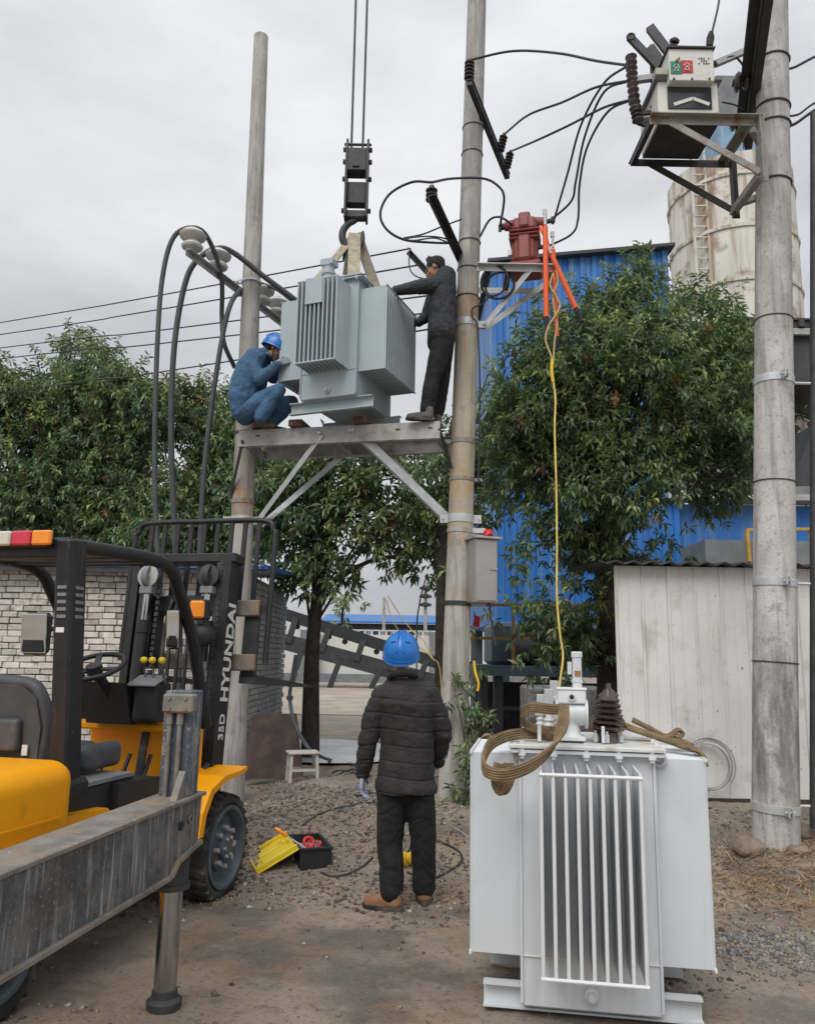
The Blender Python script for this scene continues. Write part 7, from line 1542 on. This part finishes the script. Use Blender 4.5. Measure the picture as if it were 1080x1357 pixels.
for (a, b, c_) in ((H1, K1, A1_), (H2, K2, A2_)): chain(tr, [(a, 0.115), (a.lerp(b, 0.5), 0.105), (b, 0.078), (b.lerp(c_, 0.5), 0.080), (c_, 0.068)])
chain(tr, [(w_(322, 545, 0.05), 0.12), (w_(322, 545, 0.26), 0.12)]); cap(tr, w_(321, 535, 0.06), 0.12, w_(321, 535, 0.25), 0.12)
blob('trousers', tr, 0.008, 'denim', cm, 4, folds(0.007, 9, 8, 23))
zf_ = pz + BH / 2 + 0.002
MB().torus(W1 - (W1 - E1_).normalized() * 0.03, W1 - E1_, 0.05, 0.010, 20, 8).build('cuff', M['denim'], cm, 60)
MB().tube([w_(352, 467, 0.02), w_(356, 470, -0.0), w_(357, 474, 0.08), w_(358, 472, 0.16), w_(352, 466, 0.24)], [0.014, 0.018, 0.018, 0.018, 0.014], 8, 5).build('collar', M['denim'], cm, 60)
def feet(px, Y, dx, mat, par, yo=0.0, L_=0.26, dy=0.0):
    h = at(px, 566, Y); h.z = zf_; t = h + Vector((dx, dy, 0)).normalized() * L_; return shoe(h, t, mat, par)
def beamY(px): return onbeam(px).y
feet(335, beamY(338) + 0.03, 1, 'boot_tan', cm, dy=-0.25); feet(352, beamY(352) + 0.22, 1, 'boot_tan', cm, dy=-0.25)
glove(W1, Vector((0.75, 0.15, 0.45)), Vector((0.2, 0.3, 1)), Vector((0, -1, 0.2)), 0.75, 'glove_grey', cm); glove(W2, Vector((0.9, 0.1, 0.3)), Vector((0.0, 0, 1)), Vector((0, -1, 0)), 0.6, 'glove_grey', cm)
helmet(ch_ + cB[2] * 0.035 - cB[1] * 0.012, basis((0.92, 0.05, -0.40), (0.4, 0.02, 0.9)), cm, 1.0)
hr2 = MB(); ell(hr2, ch_ - cB[1] * 0.045 + cB[2] * 0.0, cB, (0.083, 0.07, 0.075)); blob('hair', hr2, 0.008, 'hair', cm, 2, folds(0.006, 20, 20, 3))
MB().tube([ch_ + cB[0] * 0.082 + cB[2] * 0.05, ch_ + cB[0] * 0.086 + cB[1] * 0.02 - cB[2] * 0.02, ch_ + cB[0] * 0.06 + cB[1] * 0.05 - cB[2] * 0.09, ch_ + cB[1] * 0.075 - cB[2] * 0.125, ch_ - cB[0] * 0.06 + cB[1] * 0.05 - cB[2] * 0.09], 0.006, 6, 5).build('chin_strap', M['black_plastic'], cm, 60)

# ---------------- standing worker on the platform, arms on the transformer
SYW = beamY(570) + 0.05
s_ = lambda px, py, dy=0.0: at(px, py, SYW + dy)
sm_ = thing('person', 'bareheaded person in charcoal jacket leaning from the pole to the transformer', 'person', s_(565, 556))
sB = basis((-0.86, 0.25, -0.42), (-0.4, 0.1, 0.9)); sh = s_(577, 356, 0.04)
S1, S2 = s_(587, 377, -0.10), s_(580, 378, 0.28); E1_, E2_ = s_(553, 380, -0.13), s_(566, 418, 0.36); W1, W2 = s_(525, 385, -0.10), s_(555, 427, 0.36)
H1, H2 = s_(586, 455, -0.04), s_(588, 455, 0.20); K1, K2 = s_(572, 505, -0.03), s_(586, 503, 0.22); A1_, A2_ = s_(566, 543, 0.0), s_(580, 546, 0.26)
nb3 = s_(588, 368, 0.08)
bmb = MB(); head(bmb, sh, sB); cap(bmb, sh - sB[2] * 0.085 - sB[1] * 0.03, 0.053, nb3, 0.058)
for a, b, c_ in ((S1, E1_, W1), (S2, E2_, W2)): chain(bmb, [(nb3, 0.05), (a, 0.05), (b, 0.04), (c_, 0.03)])
chain(bmb, [(nb3, 0.07), (s_(587, 400, 0.08), 0.10), (s_(588, 450, 0.08), 0.10)])
for a, b, c_ in ((H1, K1, A1_), (H2, K2, A2_)): chain(bmb, [(s_(588, 448, 0.08), 0.09), (a, 0.07), (b, 0.05), (c_, 0.04)])
b3 = blob('body', bmb, 0.009, 'skin', sm_, 4); face_bits(sh, sB, b3)
jk = MB()
tc3 = [(s_(591, 366, 0.08), 0.075, 0.11), (s_(590, 374, 0.08), 0.11, 0.20), (s_(587, 388, 0.08), 0.135, 0.215), (s_(586, 410, 0.08), 0.145, 0.205), (s_(585, 432, 0.08), 0.145, 0.20), (s_(585, 446, 0.08), 0.150, 0.205)]
for (a, ra, wa), (b, rb, wb2) in zip(tc3[:-1], tc3[1:]):
    for f in (-1, -0.33, 0.33, 1): cap(jk, a + Yv * f * (wa - ra * 0.5), ra, b + Yv * f * (wb2 - rb * 0.5), rb)
chain(jk, [(S1, 0.10), (S1.lerp(E1_, .5), 0.092), (E1_, 0.075), (W1, 0.055)]); chain(jk, [(S2, 0.09), (E2_, 0.07), (W2, 0.052)])
cap(jk, s_(597, 362, -0.01), 0.035, s_(598, 362, 0.17), 0.035)
blob('jacket', jk, 0.0075, 'dark_jacket', sm_, 4, folds(0.008, 9, 10, 33))
tr = MB()
for (a, b, c_) in ((H1, K1, A1_), (H2, K2, A2_)): chain(tr, [(a, 0.115), (a.lerp(b, 0.5), 0.10), (b, 0.082), (b.lerp(c_, 0.5), 0.082), (c_, 0.075)])
chain(tr, [(s_(587, 446, 0.0), 0.125), (s_(587, 446, 0.16), 0.125)])
blob('trousers', tr, 0.008, 'black_trousers', sm_, 4, folds(0.008, 10, 8, 43))
h = at(576, 553, beamY(572)); h.z = zf_; shoe(h, h + Vector((-0.29, -0.03, 0)), 'boot_grey', sm_); h = at(587, 553, beamY(578) + 0.26); h.z = zf_; shoe(h, h + Vector((-0.26, 0.03, 0)), 'boot_grey', sm_)
glove(W1, Vector((-0.9, 0.1, -0.25)), Vector((-0.2, 0.5, 0.2)), Vector((0, -0.3, 1)), 0.5, 'glove_black', sm_); glove(W2, Vector((-0.9, 0.1, -0.2)), Vector((0, 0, 1)), Vector((0, 1, 0)), 0.5, 'glove_black', sm_)
hr3 = MB(); ell(hr3, sh + sB[2] * 0.045 - sB[1] * 0.025, sB, (0.088, 0.106, 0.090)); ell(hr3, sh - sB[1] * 0.06 + sB[2] * 0.0, sB, (0.080, 0.055, 0.075))
for k in range(16):
    a = random.uniform(0, 6.28); rr3 = random.uniform(0, 0.07); p = sh + sB[2] * 0.115 - sB[1] * 0.02 + sB[0] * rr3 * math.cos(a) + sB[1] * rr3 * math.sin(a); cap(hr3, p, 0.018, p + sB[2] * random.uniform(0.015, 0.035) + sB[0] * random.uniform(-.02, .02) + sB[1] * random.uniform(-.03, .02), 0.007, 8, 3)
blob('hair', hr3, 0.006, 'hair', sm_, 2, folds(0.006, 25, 22, 3))
# ================================================================== toolbox
P0 = gnd(397, 1155); Q0 = gnd(439, 1149); uT = (Q0 - P0); uT.z = 0; wT = uT.length; uT.normalize(); vT = Vector((-uT.y, uT.x, 0)); hT = 0.165; dT = 0.45; wT = max(wT, 0.22)
tb = thing('toolbox', 'open black toolbox with yellow lid lying on the muddy ground', 'toolbox', P0)
TB = Matrix.Translation(P0 + Vector((0, 0, -0.01))) @ Matrix(((uT.x, vT.x, 0, 0), (uT.y, vT.y, 0, 0), (0, 0, 1, 0), (0, 0, 0, 1)))
B_ = lambda: MB(TB)
B_().box((wT / 2, dT / 2, 0.008), (wT - 0.02, dT - 0.02, 0.014)).build('floor', M['black_plastic'], tb)
for c, d in (((wT / 2, 0.006, hT / 2), (wT, 0.012, hT)), ((wT / 2, dT - 0.006, hT / 2), (wT, 0.012, hT)), ((0.006, dT / 2, hT / 2), (0.012, dT - 0.026, hT)), ((wT - 0.006, dT / 2, hT / 2), (0.012, dT - 0.026, hT))):
    B_().box(c, d, b=0.003).build('wall', M['black_plastic'], tb)
for c, d in (((wT / 2, -0.002, hT - 0.01), (wT + 0.02, 0.016, 0.022)), ((wT + 0.002, dT / 2, hT - 0.01), (0.016, dT, 0.022)), ((wT / 2, dT + 0.002, hT - 0.01), (wT + 0.02, 0.016, 0.022))): B_().box(c, d, b=0.004).build('rim', M['black_plastic'], tb)
hC = TB @ Vector((-0.012, 0, hT - 0.004)); ey = vT.copy(); exv = uT * 0.29 + Vector((0, 0, hT - 0.012)); lw = exv.length; exv.normalize(); ezv = exv.cross(ey)
LD = Matrix.Translation(hC) @ Matrix(((exv.x, ey.x, ezv.x, 0), (exv.y, ey.y, ezv.y, 0), (exv.z, ey.z, ezv.z, 0), (0, 0, 0, 1)))
ld = MB(LD); ld.box((-lw / 2, dT / 2, 0), (lw, dT + 0.01, 0.012), b=0.004).box((-lw / 2, 0.004, 0.02), (lw, 0.012, 0.04), b=0.004).box((-lw / 2, dT - 0.004, 0.02), (lw, 0.012, 0.04), b=0.004).box((-lw + 0.006, dT / 2, 0.02), (0.014, dT, 0.045), b=0.004)
ldo = ld.build('lid', M['yellow_plastic'], tb)
for y in (dT * 0.27, dT * 0.73): MB(LD).box((-lw / 2, y, 0.014), (lw * 0.62, dT * 0.34, 0.018), b=0.007).build('lid_panel', M['yellow_plastic'], ldo)
MB(LD).box((-lw / 2, dT / 2, 0.010), (lw * 0.8, 0.02, 0.014), b=0.004).build('lid_rib', M['yellow_plastic'], ldo)
for k in range(9): MB(LD).box((-0.03, 0.03 + (dT - 0.06) * k / 8, 0.014), (0.022, 0.014, 0.014), b=0.003).build('bit_clip', M['yellow_plastic'], ldo)
def inbox(x, y, z): return TB @ Vector((x, y, z))
tag(MB().torus(inbox(0.10, 0.20, 0.155), Vector((0.4, -0.7, 0.5)), 0.038, 0.012, 24, 8).torus(inbox(0.11, 0.20, 0.150), Vector((0.4, -0.7, 0.5)), 0.020, 0.006, 18, 6).build('tape_roll', M['red_tool'], None, 60), 'red tape roll on top of the tools in the black toolbox', 'tape')
tag(MB().tube([inbox(0.16, 0.10, 0.06), inbox(0.165, 0.13, 0.13), inbox(0.175, 0.14, 0.165), inbox(0.17, 0.17, 0.16)], 0.012, 8, 4).build('red_pliers_grip', M['red_tool'], None, 60), 'red plier handle sticking up in the black toolbox', 'tool')
tl_ = MB()
for k in range(14):
    a = inbox(random.uniform(0.03, wT - 0.03), random.uniform(0.04, dT - 0.05), random.uniform(0.06, 0.10)); d = Vector((random.uniform(-1, 1), random.uniform(-1, 1), random.uniform(-0.1, 0.3))).normalized() * random.uniform(0.03, 0.05); tl_.cyl(a - d, a + d, random.uniform(0.006, 0.012), n=8)
tag(tl_.build('hand_tools', M['galv_dirty'], None, 40), 'heap of steel hand tools inside the black toolbox', 'tools', kind='stuff')
a = inbox(0.03, 0.16, 0.152); b = at(360, 1095, a.y + 0.02)
sdv = thing('screwdriver', 'long screwdriver with amber handle lying across the toolbox edge', 'screwdriver', a)
MB().cyl(a + Vector((0.10, -0.10, -0.03)), a.lerp(b, 0.45), 0.006, n=8).build('blade', M['galv'], sdv); MB().lathe([(0.006, 0), (0.016, 0.01), (0.014, 0.05), (0.018, 0.09), (0.012, 0.11), (0, 0.11)], a.lerp(b, 0.45), b - a, 12).build('handle', M['amber'], sdv, 50)
# stool
so_ = gnd(400, 1036); Tst = frame_at(Vector((so_.x, so_.y, so_.z)), R(-18))
stl = thing('stool', 'small dirty white stool standing under the central tree', 'stool', so_)
hs = at(400, 996, so_.y).z - so_.z; hs = max(0.30, min(hs, 0.42)); hw2 = 0.15
MB(Tst).box((0, 0, hs - 0.012), (0.34, 0.25, 0.024), b=0.006).build('seat', M['stool_white'], stl)
for x in (-1, 1):
    for y in (-1, 1): MB(Tst).bar((x * hw2, y * 0.1, -0.02), (x * (hw2 - 0.012), y * 0.09, hs - 0.024), 0.03, 0.03, up=(0, 1, 0)).build('leg', M['stool_white'], stl)
for y in (-1, 1): MB(Tst).bar((-hw2, y * 0.1, 0.11), (hw2, y * 0.1, 0.11), 0.018, 0.026).build('stretcher', M['stool_white'], stl)
for x in (-1, 1): MB(Tst).bar((x * hw2, -0.1, 0.15), (x * hw2, 0.1, 0.15), 0.018, 0.026).build('stretcher', M['stool_white'], stl)
# hoses and cables on the ground
def ghose(label, pix, r, mat, cat='cable'):
    P = []
    for px, py in pix: q = gnd(px, py); P.append(q + Vector((0, 0, r * 0.7)))
    Q = crom(P, 10); Q = [Vector((q.x, q.y, max(q.z, g1(q.x, q.y) + r * 0.6))) for q in Q]
    return tag(MB().tube(Q, r, 8).build('ground_cable', M[mat], None, 60), label, cat, 'cables on the ground')
ghose('pale cable running up the mound from the toolbox', [(405, 1092), (418, 1083), (440, 1074), (470, 1068), (498, 1064)], 0.008, 'cable_grey')
ghose('dark cable curving from the toolbox toward the man in the quilted jacket', [(425, 1158), (440, 1163), (460, 1160), (480, 1150), (494, 1138)], 0.008, 'cable')
ghose('black cable looping out to the right of the man in the quilted jacket', [(540, 1158), (570, 1166), (595, 1156), (612, 1142), (606, 1128), (585, 1118), (566, 1114)], 0.008, 'cable')
ghose('tangle of black cable on the dirt behind the man', [(440, 1032), (455, 1024), (470, 1020), (462, 1028), (448, 1034), (436, 1030), (450, 1022), (474, 1027), (490, 1034)], 0.010, 'cable')
ghose('black cable crossing the dirt at the foot of the rust stained pole', [(470, 1056), (500, 1053), (560, 1044), (600, 1030), (618, 1022)], 0.010, 'cable')
ghose('thin white cable lying on the straw beside the mound', [(600, 1098), (612, 1104), (620, 1112)], 0.006, 'wire_coil')
q0 = at(384, 905, 9.6)
tag(MB().tube([at(392, 868, 9.6), at(386, 905, 9.6), at(384, 925, 9.6), at(388, 950, 9.5), at(398, 975, 9.4), at(415, 997, 9.3), gnd(440, 1010) + Vector((0, 0, 0.02)), gnd(470, 1016) + Vector((0, 0, 0.02))], 0.022, 10, 8).lathe([(0.02, -0.03), (0.04, -0.02), (0.04, 0.02), (0.02, 0.03)], at(384, 925, 9.6), (0, 0, 1), 12).build('hanging_hose', M['cable_grey'], None, 60), 'thick grey hose hanging down beside the tree trunk to the dirt', 'hose')
# yellow pulley on the ground
pq = gnd(540, 1148); py_ = thing('chain_pulley_block', 'small yellow pulley block on the ground between the man and cable loop', 'pulley', pq)
MB().cyl(pq + Vector((-0.03, 0, 0.045)), pq + Vector((0.0, -0.012, 0.05)), 0.05, n=20).build('cheek', M['yellow_tape'], py_, 40); MB().cyl(pq + Vector((0.008, 0, 0.05)), pq + Vector((0.04, -0.012, 0.06)), 0.042, n=20).build('cheek', M['yellow_tape'], py_, 40)
MB().cyl(pq + Vector((-0.035, 0, 0.048)), pq + Vector((0.045, -0.01, 0.055)), 0.014, n=10).build('axle', M['old_steel'], py_, 40)
MB().tube([pq + Vector((0.0, 0, 0.08)), pq + Vector((0.02, 0.01, 0.125)), pq + Vector((0.03, 0.02, 0.14)), pq + Vector((0.045, 0.015, 0.12))], 0.009, 8, 4).build('hook', M['old_steel'], py_, 60)
# ================================================================== trees
PAL = 2.0 * np.array([1.1, 1.03, 0.95]) * np.array([(0.050, 0.082, 0.044), (0.068, 0.105, 0.056), (0.090, 0.135, 0.068), (0.115, 0.165, 0.080), (0.16, 0.205, 0.085), (0.13, 0.085, 0.055)])
def leaves(clusters, outs, per, spread, size, pal_w, droop=0.45, shade_rng=0.35, ros=9):
    k = max(per // ros, 1); nr = len(clusters) * k; ri = np.repeat(np.arange(len(clusters)), k)       # rosettes of leaves at the twig ends
    off = rng.normal(0, 1, (nr, 3)); off /= np.linalg.norm(off, axis=1)[:, None] + 1e-6; off *= (rng.random(nr) ** 0.45)[:, None] * spread
    rc = clusters[ri] + off; ax = outs[ri] * 0.7 + off / spread * 0.8 + rng.normal(0, 0.25, (nr, 3)); ax[:, 2] += 0.25; ax /= np.linalg.norm(ax, axis=1)[:, None] + 1e-6
    n = nr * ros; ci = np.repeat(np.arange(nr), ros); ph = np.tile(np.arange(ros) * 2.399, nr) + rng.random(n) * 0.7
    a3 = ax[ci]; u = np.cross(a3, np.array([0.31, 0.2, 0.93])); u /= np.linalg.norm(u, axis=1)[:, None] + 1e-6; v = np.cross(a3, u)
    rad = u * np.cos(ph)[:, None] + v * np.sin(ph)[:, None]; lev = np.tile(np.arange(ros) / ros, nr)
    d = rad * 0.85 + a3 * (0.15 + 0.75 * lev[:, None]) + rng.normal(0, 0.16, (n, 3)); d[:, 2] -= droop * (1.1 - lev); d /= np.linalg.norm(d, axis=1)[:, None] + 1e-6
    p = rc[ci] + a3 * (lev * size * 0.9)[:, None]
    up_ = np.tile(np.array([0, 0, 1.0]), (n, 1)) + rng.normal(0, 0.30, (n, 3))
    s = np.cross(d, up_); s /= np.linalg.norm(s, axis=1)[:, None] + 1e-6; nn = np.cross(s, d)
    L_ = size * (0.5 + 0.8 * rng.random(n) ** 1.2); w = L_ * 0.17
    t = p + d * L_[:, None] - nn * (L_ * 0.22)[:, None]
    mid = p + d * (L_ * 0.45)[:, None] + nn * (L_ * 0.03)[:, None]
    l = mid + s * w[:, None] + nn * (w * 0.4)[:, None]; r = mid - s * w[:, None] + nn * (w * 0.4)[:, None]
    V = np.stack([p, r, t, l], 1).reshape(-1, 3); b = 4 * np.arange(n)
    F = np.concatenate([np.stack([b, b + 1, b + 2], 1), np.stack([b, b + 2, b + 3], 1)])
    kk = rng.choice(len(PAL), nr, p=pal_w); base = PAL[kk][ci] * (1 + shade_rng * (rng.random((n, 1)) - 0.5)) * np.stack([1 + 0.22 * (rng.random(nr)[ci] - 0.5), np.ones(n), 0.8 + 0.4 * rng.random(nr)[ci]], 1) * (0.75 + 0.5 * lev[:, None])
    C = np.ones((n, 4, 4)); C[:, :, :3] = base[:, None, :]
    return V, F, C.reshape(-1, 4)
PW = np.array([.17, .25, .27, .19, .10, .02])
def tree(name, label, blobs, trunk, per=26, dens=1.0, size=0.13, spread=0.26, pw=PW, group=None, rt=0.12, gap=0.40, limbs=14, sprigs=()):
    base = Vector(trunk[0]); t = thing(name, label, 'tree', base, group)
    MB().tube([base - Vector((0, 0, 0.3))] + [Vector(q) for q in trunk[1:]], list(np.linspace(rt, rt * 0.35, len(trunk))), 12, 6).build('trunk', M['bark'], t, 60)
    cs = []; os_ = []; cen = np.mean([np.array(b[0]) for b in blobs], 0)
    for c, rad in blobs:
        c = np.array(c); rad = np.array(rad); vol = rad[0] * rad[1] * rad[2]; k = int(dens * 150 * (vol ** 0.66) / (spread / 0.26) ** 2) + 6
        q = rng.normal(0, 1, (k, 3)); q /= np.linalg.norm(q, axis=1)[:, None]; rr = 0.45 + 0.62 * rng.random(k) ** 0.6
        q2 = q * rr[:, None]; p = c + q2 * rad
        keep = fbm(p[:, 0] * 1.1 + p[:, 1] * 0.6, p[:, 2] * 1.3 + p[:, 1] * 0.5, 3, 77) > gap * (0.9 + 0.2 * rng.random(k))
        p = p[keep]; q = q[keep]; cs.append(p); o = q * 0.7 + (p - cen) / (np.linalg.norm(p - cen, axis=1)[:, None] + 1e-6) * 0.4; os_.append(o)
    for (px, py0, py1, Y) in sprigs:           # shoots that stand out of the crown
        m_ = max(int(abs(py1 - py0) / 6), 2)
        for j in range(m_):
            q = at(px + random.uniform(-3, 3) * (1 - j / m_), py0 + (py1 - py0) * j / (m_ - 1), Y); cs.append(np.array([q])); os_.append(np.array([[random.uniform(-.3, .3), -0.2, 0.8]]))
    cs = np.concatenate(cs); os_ = np.concatenate(os_)
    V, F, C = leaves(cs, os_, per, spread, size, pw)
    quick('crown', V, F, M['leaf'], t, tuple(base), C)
    lm = MB(); top = [Vector(q) for q in trunk[1:]]
    idx = rng.choice(len(cs), min(limbs * 3, len(cs)), replace=False)
    for j, i in enumerate(idx):
        e = Vector(cs[i]); f = 0.25 + 0.75 * random.random(); k = min(int(f * (len(top) - 1)), len(top) - 2) if len(top) > 1 else 0
        s0 = top[k].lerp(top[min(k + 1, len(top) - 1)], random.random())
        if e.z < s0.z: s0 = Vector((s0.x, s0.y, max(base.z + 1.0, e.z - 0.5)))
        mid = s0.lerp(e, 0.5) + Vector((0, 0, 0.12 * (e - s0).length)); big = j < limbs
        lm.tube([s0, mid, e], [rt * (0.34 if big else 0.16), rt * (0.2 if big else 0.1), 0.008], 7, 5)
    lm.build('limbs', M['bark'], t, 60)
    tw = MB()
    return t
def blb(lst, depth=0.9):
    out = []
    for px, py, Y, rx, ry in lst:
        c = at(px, py, Y); k = (c - CP).dot(_f) / FPX; out.append((tuple(c), (rx * k, max(rx, ry) * k * depth, ry * k)))
    return out
# the big tree before the blue tower
TY = 10.0
tb0 = at(805, 940, TY); 
tree('broadleaf_tree', 'large dark green tree between the rust stained pole and white shed', blb([(838, 440, TY, 46, 66), (768, 482, TY - .1, 58, 62), (905, 478, TY, 60, 66), (708, 520, TY, 48, 64), (830, 530, TY - .3, 110, 95), (735, 580, TY, 74, 80), (925, 570, TY, 66, 92), (960, 520, TY + .1, 36, 85), (800, 640, TY - .3, 95, 72), (895, 660, TY, 72, 62), (685, 610, TY, 46, 85), (800, 700, TY, 60, 42), (740, 725, TY - .2, 56, 52), (742, 800, TY - .3, 48, 55), (745, 858, TY - .3, 38, 36), (820, 740, TY + .2, 50, 36), (955, 640, TY, 38, 60)]),
     [(tb0.x, TY, 0.0), at(806, 830, TY), at(800, 720, TY), at(806, 600, TY), at(822, 480, TY), at(830, 400, TY)], per=45, dens=1.35, size=0.115, spread=0.26, rt=0.17, gap=0.35, limbs=22, sprigs=[(850, 385, 345, TY), (832, 390, 360, TY), (770, 425, 388, TY), (800, 405, 372, TY), (927, 425, 388, TY), (956, 430, 387, TY), (975, 450, 418, TY), (700, 465, 425, TY), (724, 455, 410, TY), (890, 420, 390, TY), (864, 392, 360, TY)])
# tree under the platform
cY = 12.4; q = at(412, 1000, cY)
tree('slim_tree', 'dark trunked tree with open crown seen below the platform', blb([(385, 630, cY, 52, 46), (450, 640, cY, 62, 44), (520, 650, cY, 62, 50), (470, 700, cY - .2, 58, 40), (530, 715, cY, 52, 40), (395, 690, cY, 50, 40), (350, 650, cY, 44, 50), (560, 745, cY, 30, 34), (378, 740, cY + .2, 46, 34), (500, 765, cY, 26, 22), (425, 765, cY, 40, 24)]),
     [(q.x, cY, 0), at(412, 930, cY), at(414, 860, cY), at(421, 780, cY), at(424, 690, cY), at(440, 620, cY)], per=28, dens=1.35, size=0.165, spread=0.30, rt=0.15, gap=0.365, limbs=10)
tf = MB()
tree('slim_tree', 'dark tree standing directly behind the rust stained pole', blb([(590, 630, 11.6, 40, 62), (640, 560, 11.6, 42, 72), (655, 650, 11.6, 34, 60), (600, 710, 11.6, 36, 52), (620, 780, 11.6, 22, 60), (560, 690, 11.6, 30, 40), (622, 850, 11.6, 14, 30)]),
     [(at(588, 960, 11.6).x, 11.6, 0), at(588, 860, 11.6), at(588, 740, 11.6), at(592, 620, 11.6), at(606, 540, 11.6)], per=24, dens=1.0, size=0.15, spread=0.27, rt=0.15, gap=0.38, limbs=12)
# row of trees behind the brick house
LTX = [(15, 15.0, [(15, 590, 70, 66), (-30, 570, 60, 66), (42, 530, 34, 34), (-6, 520, 30, 28), (10, 670, 84, 60), (75, 650, 44, 64)], 'bushy green tree behind the house, beyond the forklift rear pillar'),
       (112, 16.0, [(116, 492, 24, 34), (108, 545, 46, 44), (130, 600, 66, 50), (100, 680, 74, 52), (66, 600, 34, 44), (88, 518, 20, 24)], 'tallest pointed green tree in the row behind the brick house'),
       (190, 14.8, [(180, 555, 44, 42), (160, 522, 24, 22), (196, 530, 20, 18), (205, 630, 62, 54), (160, 690, 60, 50), (215, 700, 44, 46)], 'light green tree in the row behind the steering wheel side of the house'),
       (265, 15.4, [(242, 552, 34, 34), (285, 575, 32, 40), (262, 630, 52, 46), (250, 700, 60, 50), (310, 650, 36, 62), (300, 715, 40, 40)], 'dark green tree in the row close behind the bare pole')]
for px, Y, bl_, lab in LTX:
    b0 = at(px, 850, Y); tree('broadleaf_tree', lab, blb([(a, b, Y + random.uniform(-.5, .5), c, d) for a, b, c, d in bl_]), [(b0.x, Y, 0), at(px, 760, Y), at(px + 4, 660, Y), at(px, 560, Y), at(px + 4, 510, Y)], per=72, dens=1.7, size=0.135, spread=0.40, rt=0.13, gap=0.28, group='trees behind the brick house', pw=np.array([.16, .22, .26, .20, .13, .03]), limbs=12, sprigs=[(px + dx_, bl_[0][1] - bl_[0][3] + 12 + abs(dx_) * 0.6, bl_[0][1] - bl_[0][3] - random.uniform(2, 16) + abs(dx_) * 0.6, Y) for dx_ in (-40, -22, -6, 10, 26, 42)])
# sprigs reaching above the row are part of the crowns; small far tree beyond the wall
b0 = at(453, 850, 54); tree('far_tree', 'small sparse tree beyond the white perimeter wall', blb([(453, 806, 54, 13, 18), (462, 796, 54, 9, 12)]), [(b0.x, 54, 0), at(453, 830, 54), at(454, 805, 54)], per=12, dens=0.35, size=0.5, spread=0.7, rt=0.16, gap=0.35, limbs=5)
b0 = at(1042, 700, 19.6); tree('far_tree', 'small dark tree showing between the thick pole and the gallery', blb([(1045, 580, 19.6, 18, 38), (1052, 560, 19.6, 12, 30), (1040, 620, 19.6, 18, 25)]), [(b0.x, 19.6, 0), at(1044, 660, 19.6), at(1046, 590, 19.6)], per=16, dens=0.8, size=0.26, spread=0.4, rt=0.12, gap=0.35, limbs=5)
# climbing vine at the foot of the rust stained pole
vb = gnd(622, 1062); vn = thing('climbing_vine', 'leafy green vine climbing beside the foot of the rust stained pole', 'vine', vb)
cs = []; path = [(622, 1060), (618, 1030), (624, 1000), (614, 975), (626, 955), (612, 935), (604, 918), (634, 980), (640, 945), (634, 1020), (612, 1055), (630, 1045)]
for px, py in path:
    for k in range(3): c = at(px + random.uniform(-7, 7), py + random.uniform(-8, 8), 7.62 + random.uniform(-0.1, 0.1)); cs.append(tuple(c))
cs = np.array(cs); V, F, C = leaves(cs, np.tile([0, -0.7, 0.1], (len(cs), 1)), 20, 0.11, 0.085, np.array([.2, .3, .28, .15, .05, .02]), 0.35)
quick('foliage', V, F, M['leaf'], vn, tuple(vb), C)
st_ = MB()
for k in range(5): st_.tube([vb + Vector((0.03 * k - 0.06, 0, -0.05)), at(618 + 4 * k, 1010, 7.62), at(612 + 6 * k, 960, 7.64), at(604 + 8 * k, 925, 7.66)], 0.006, 6, 5)
st_.build('stems', M['bark'], vn, 60)
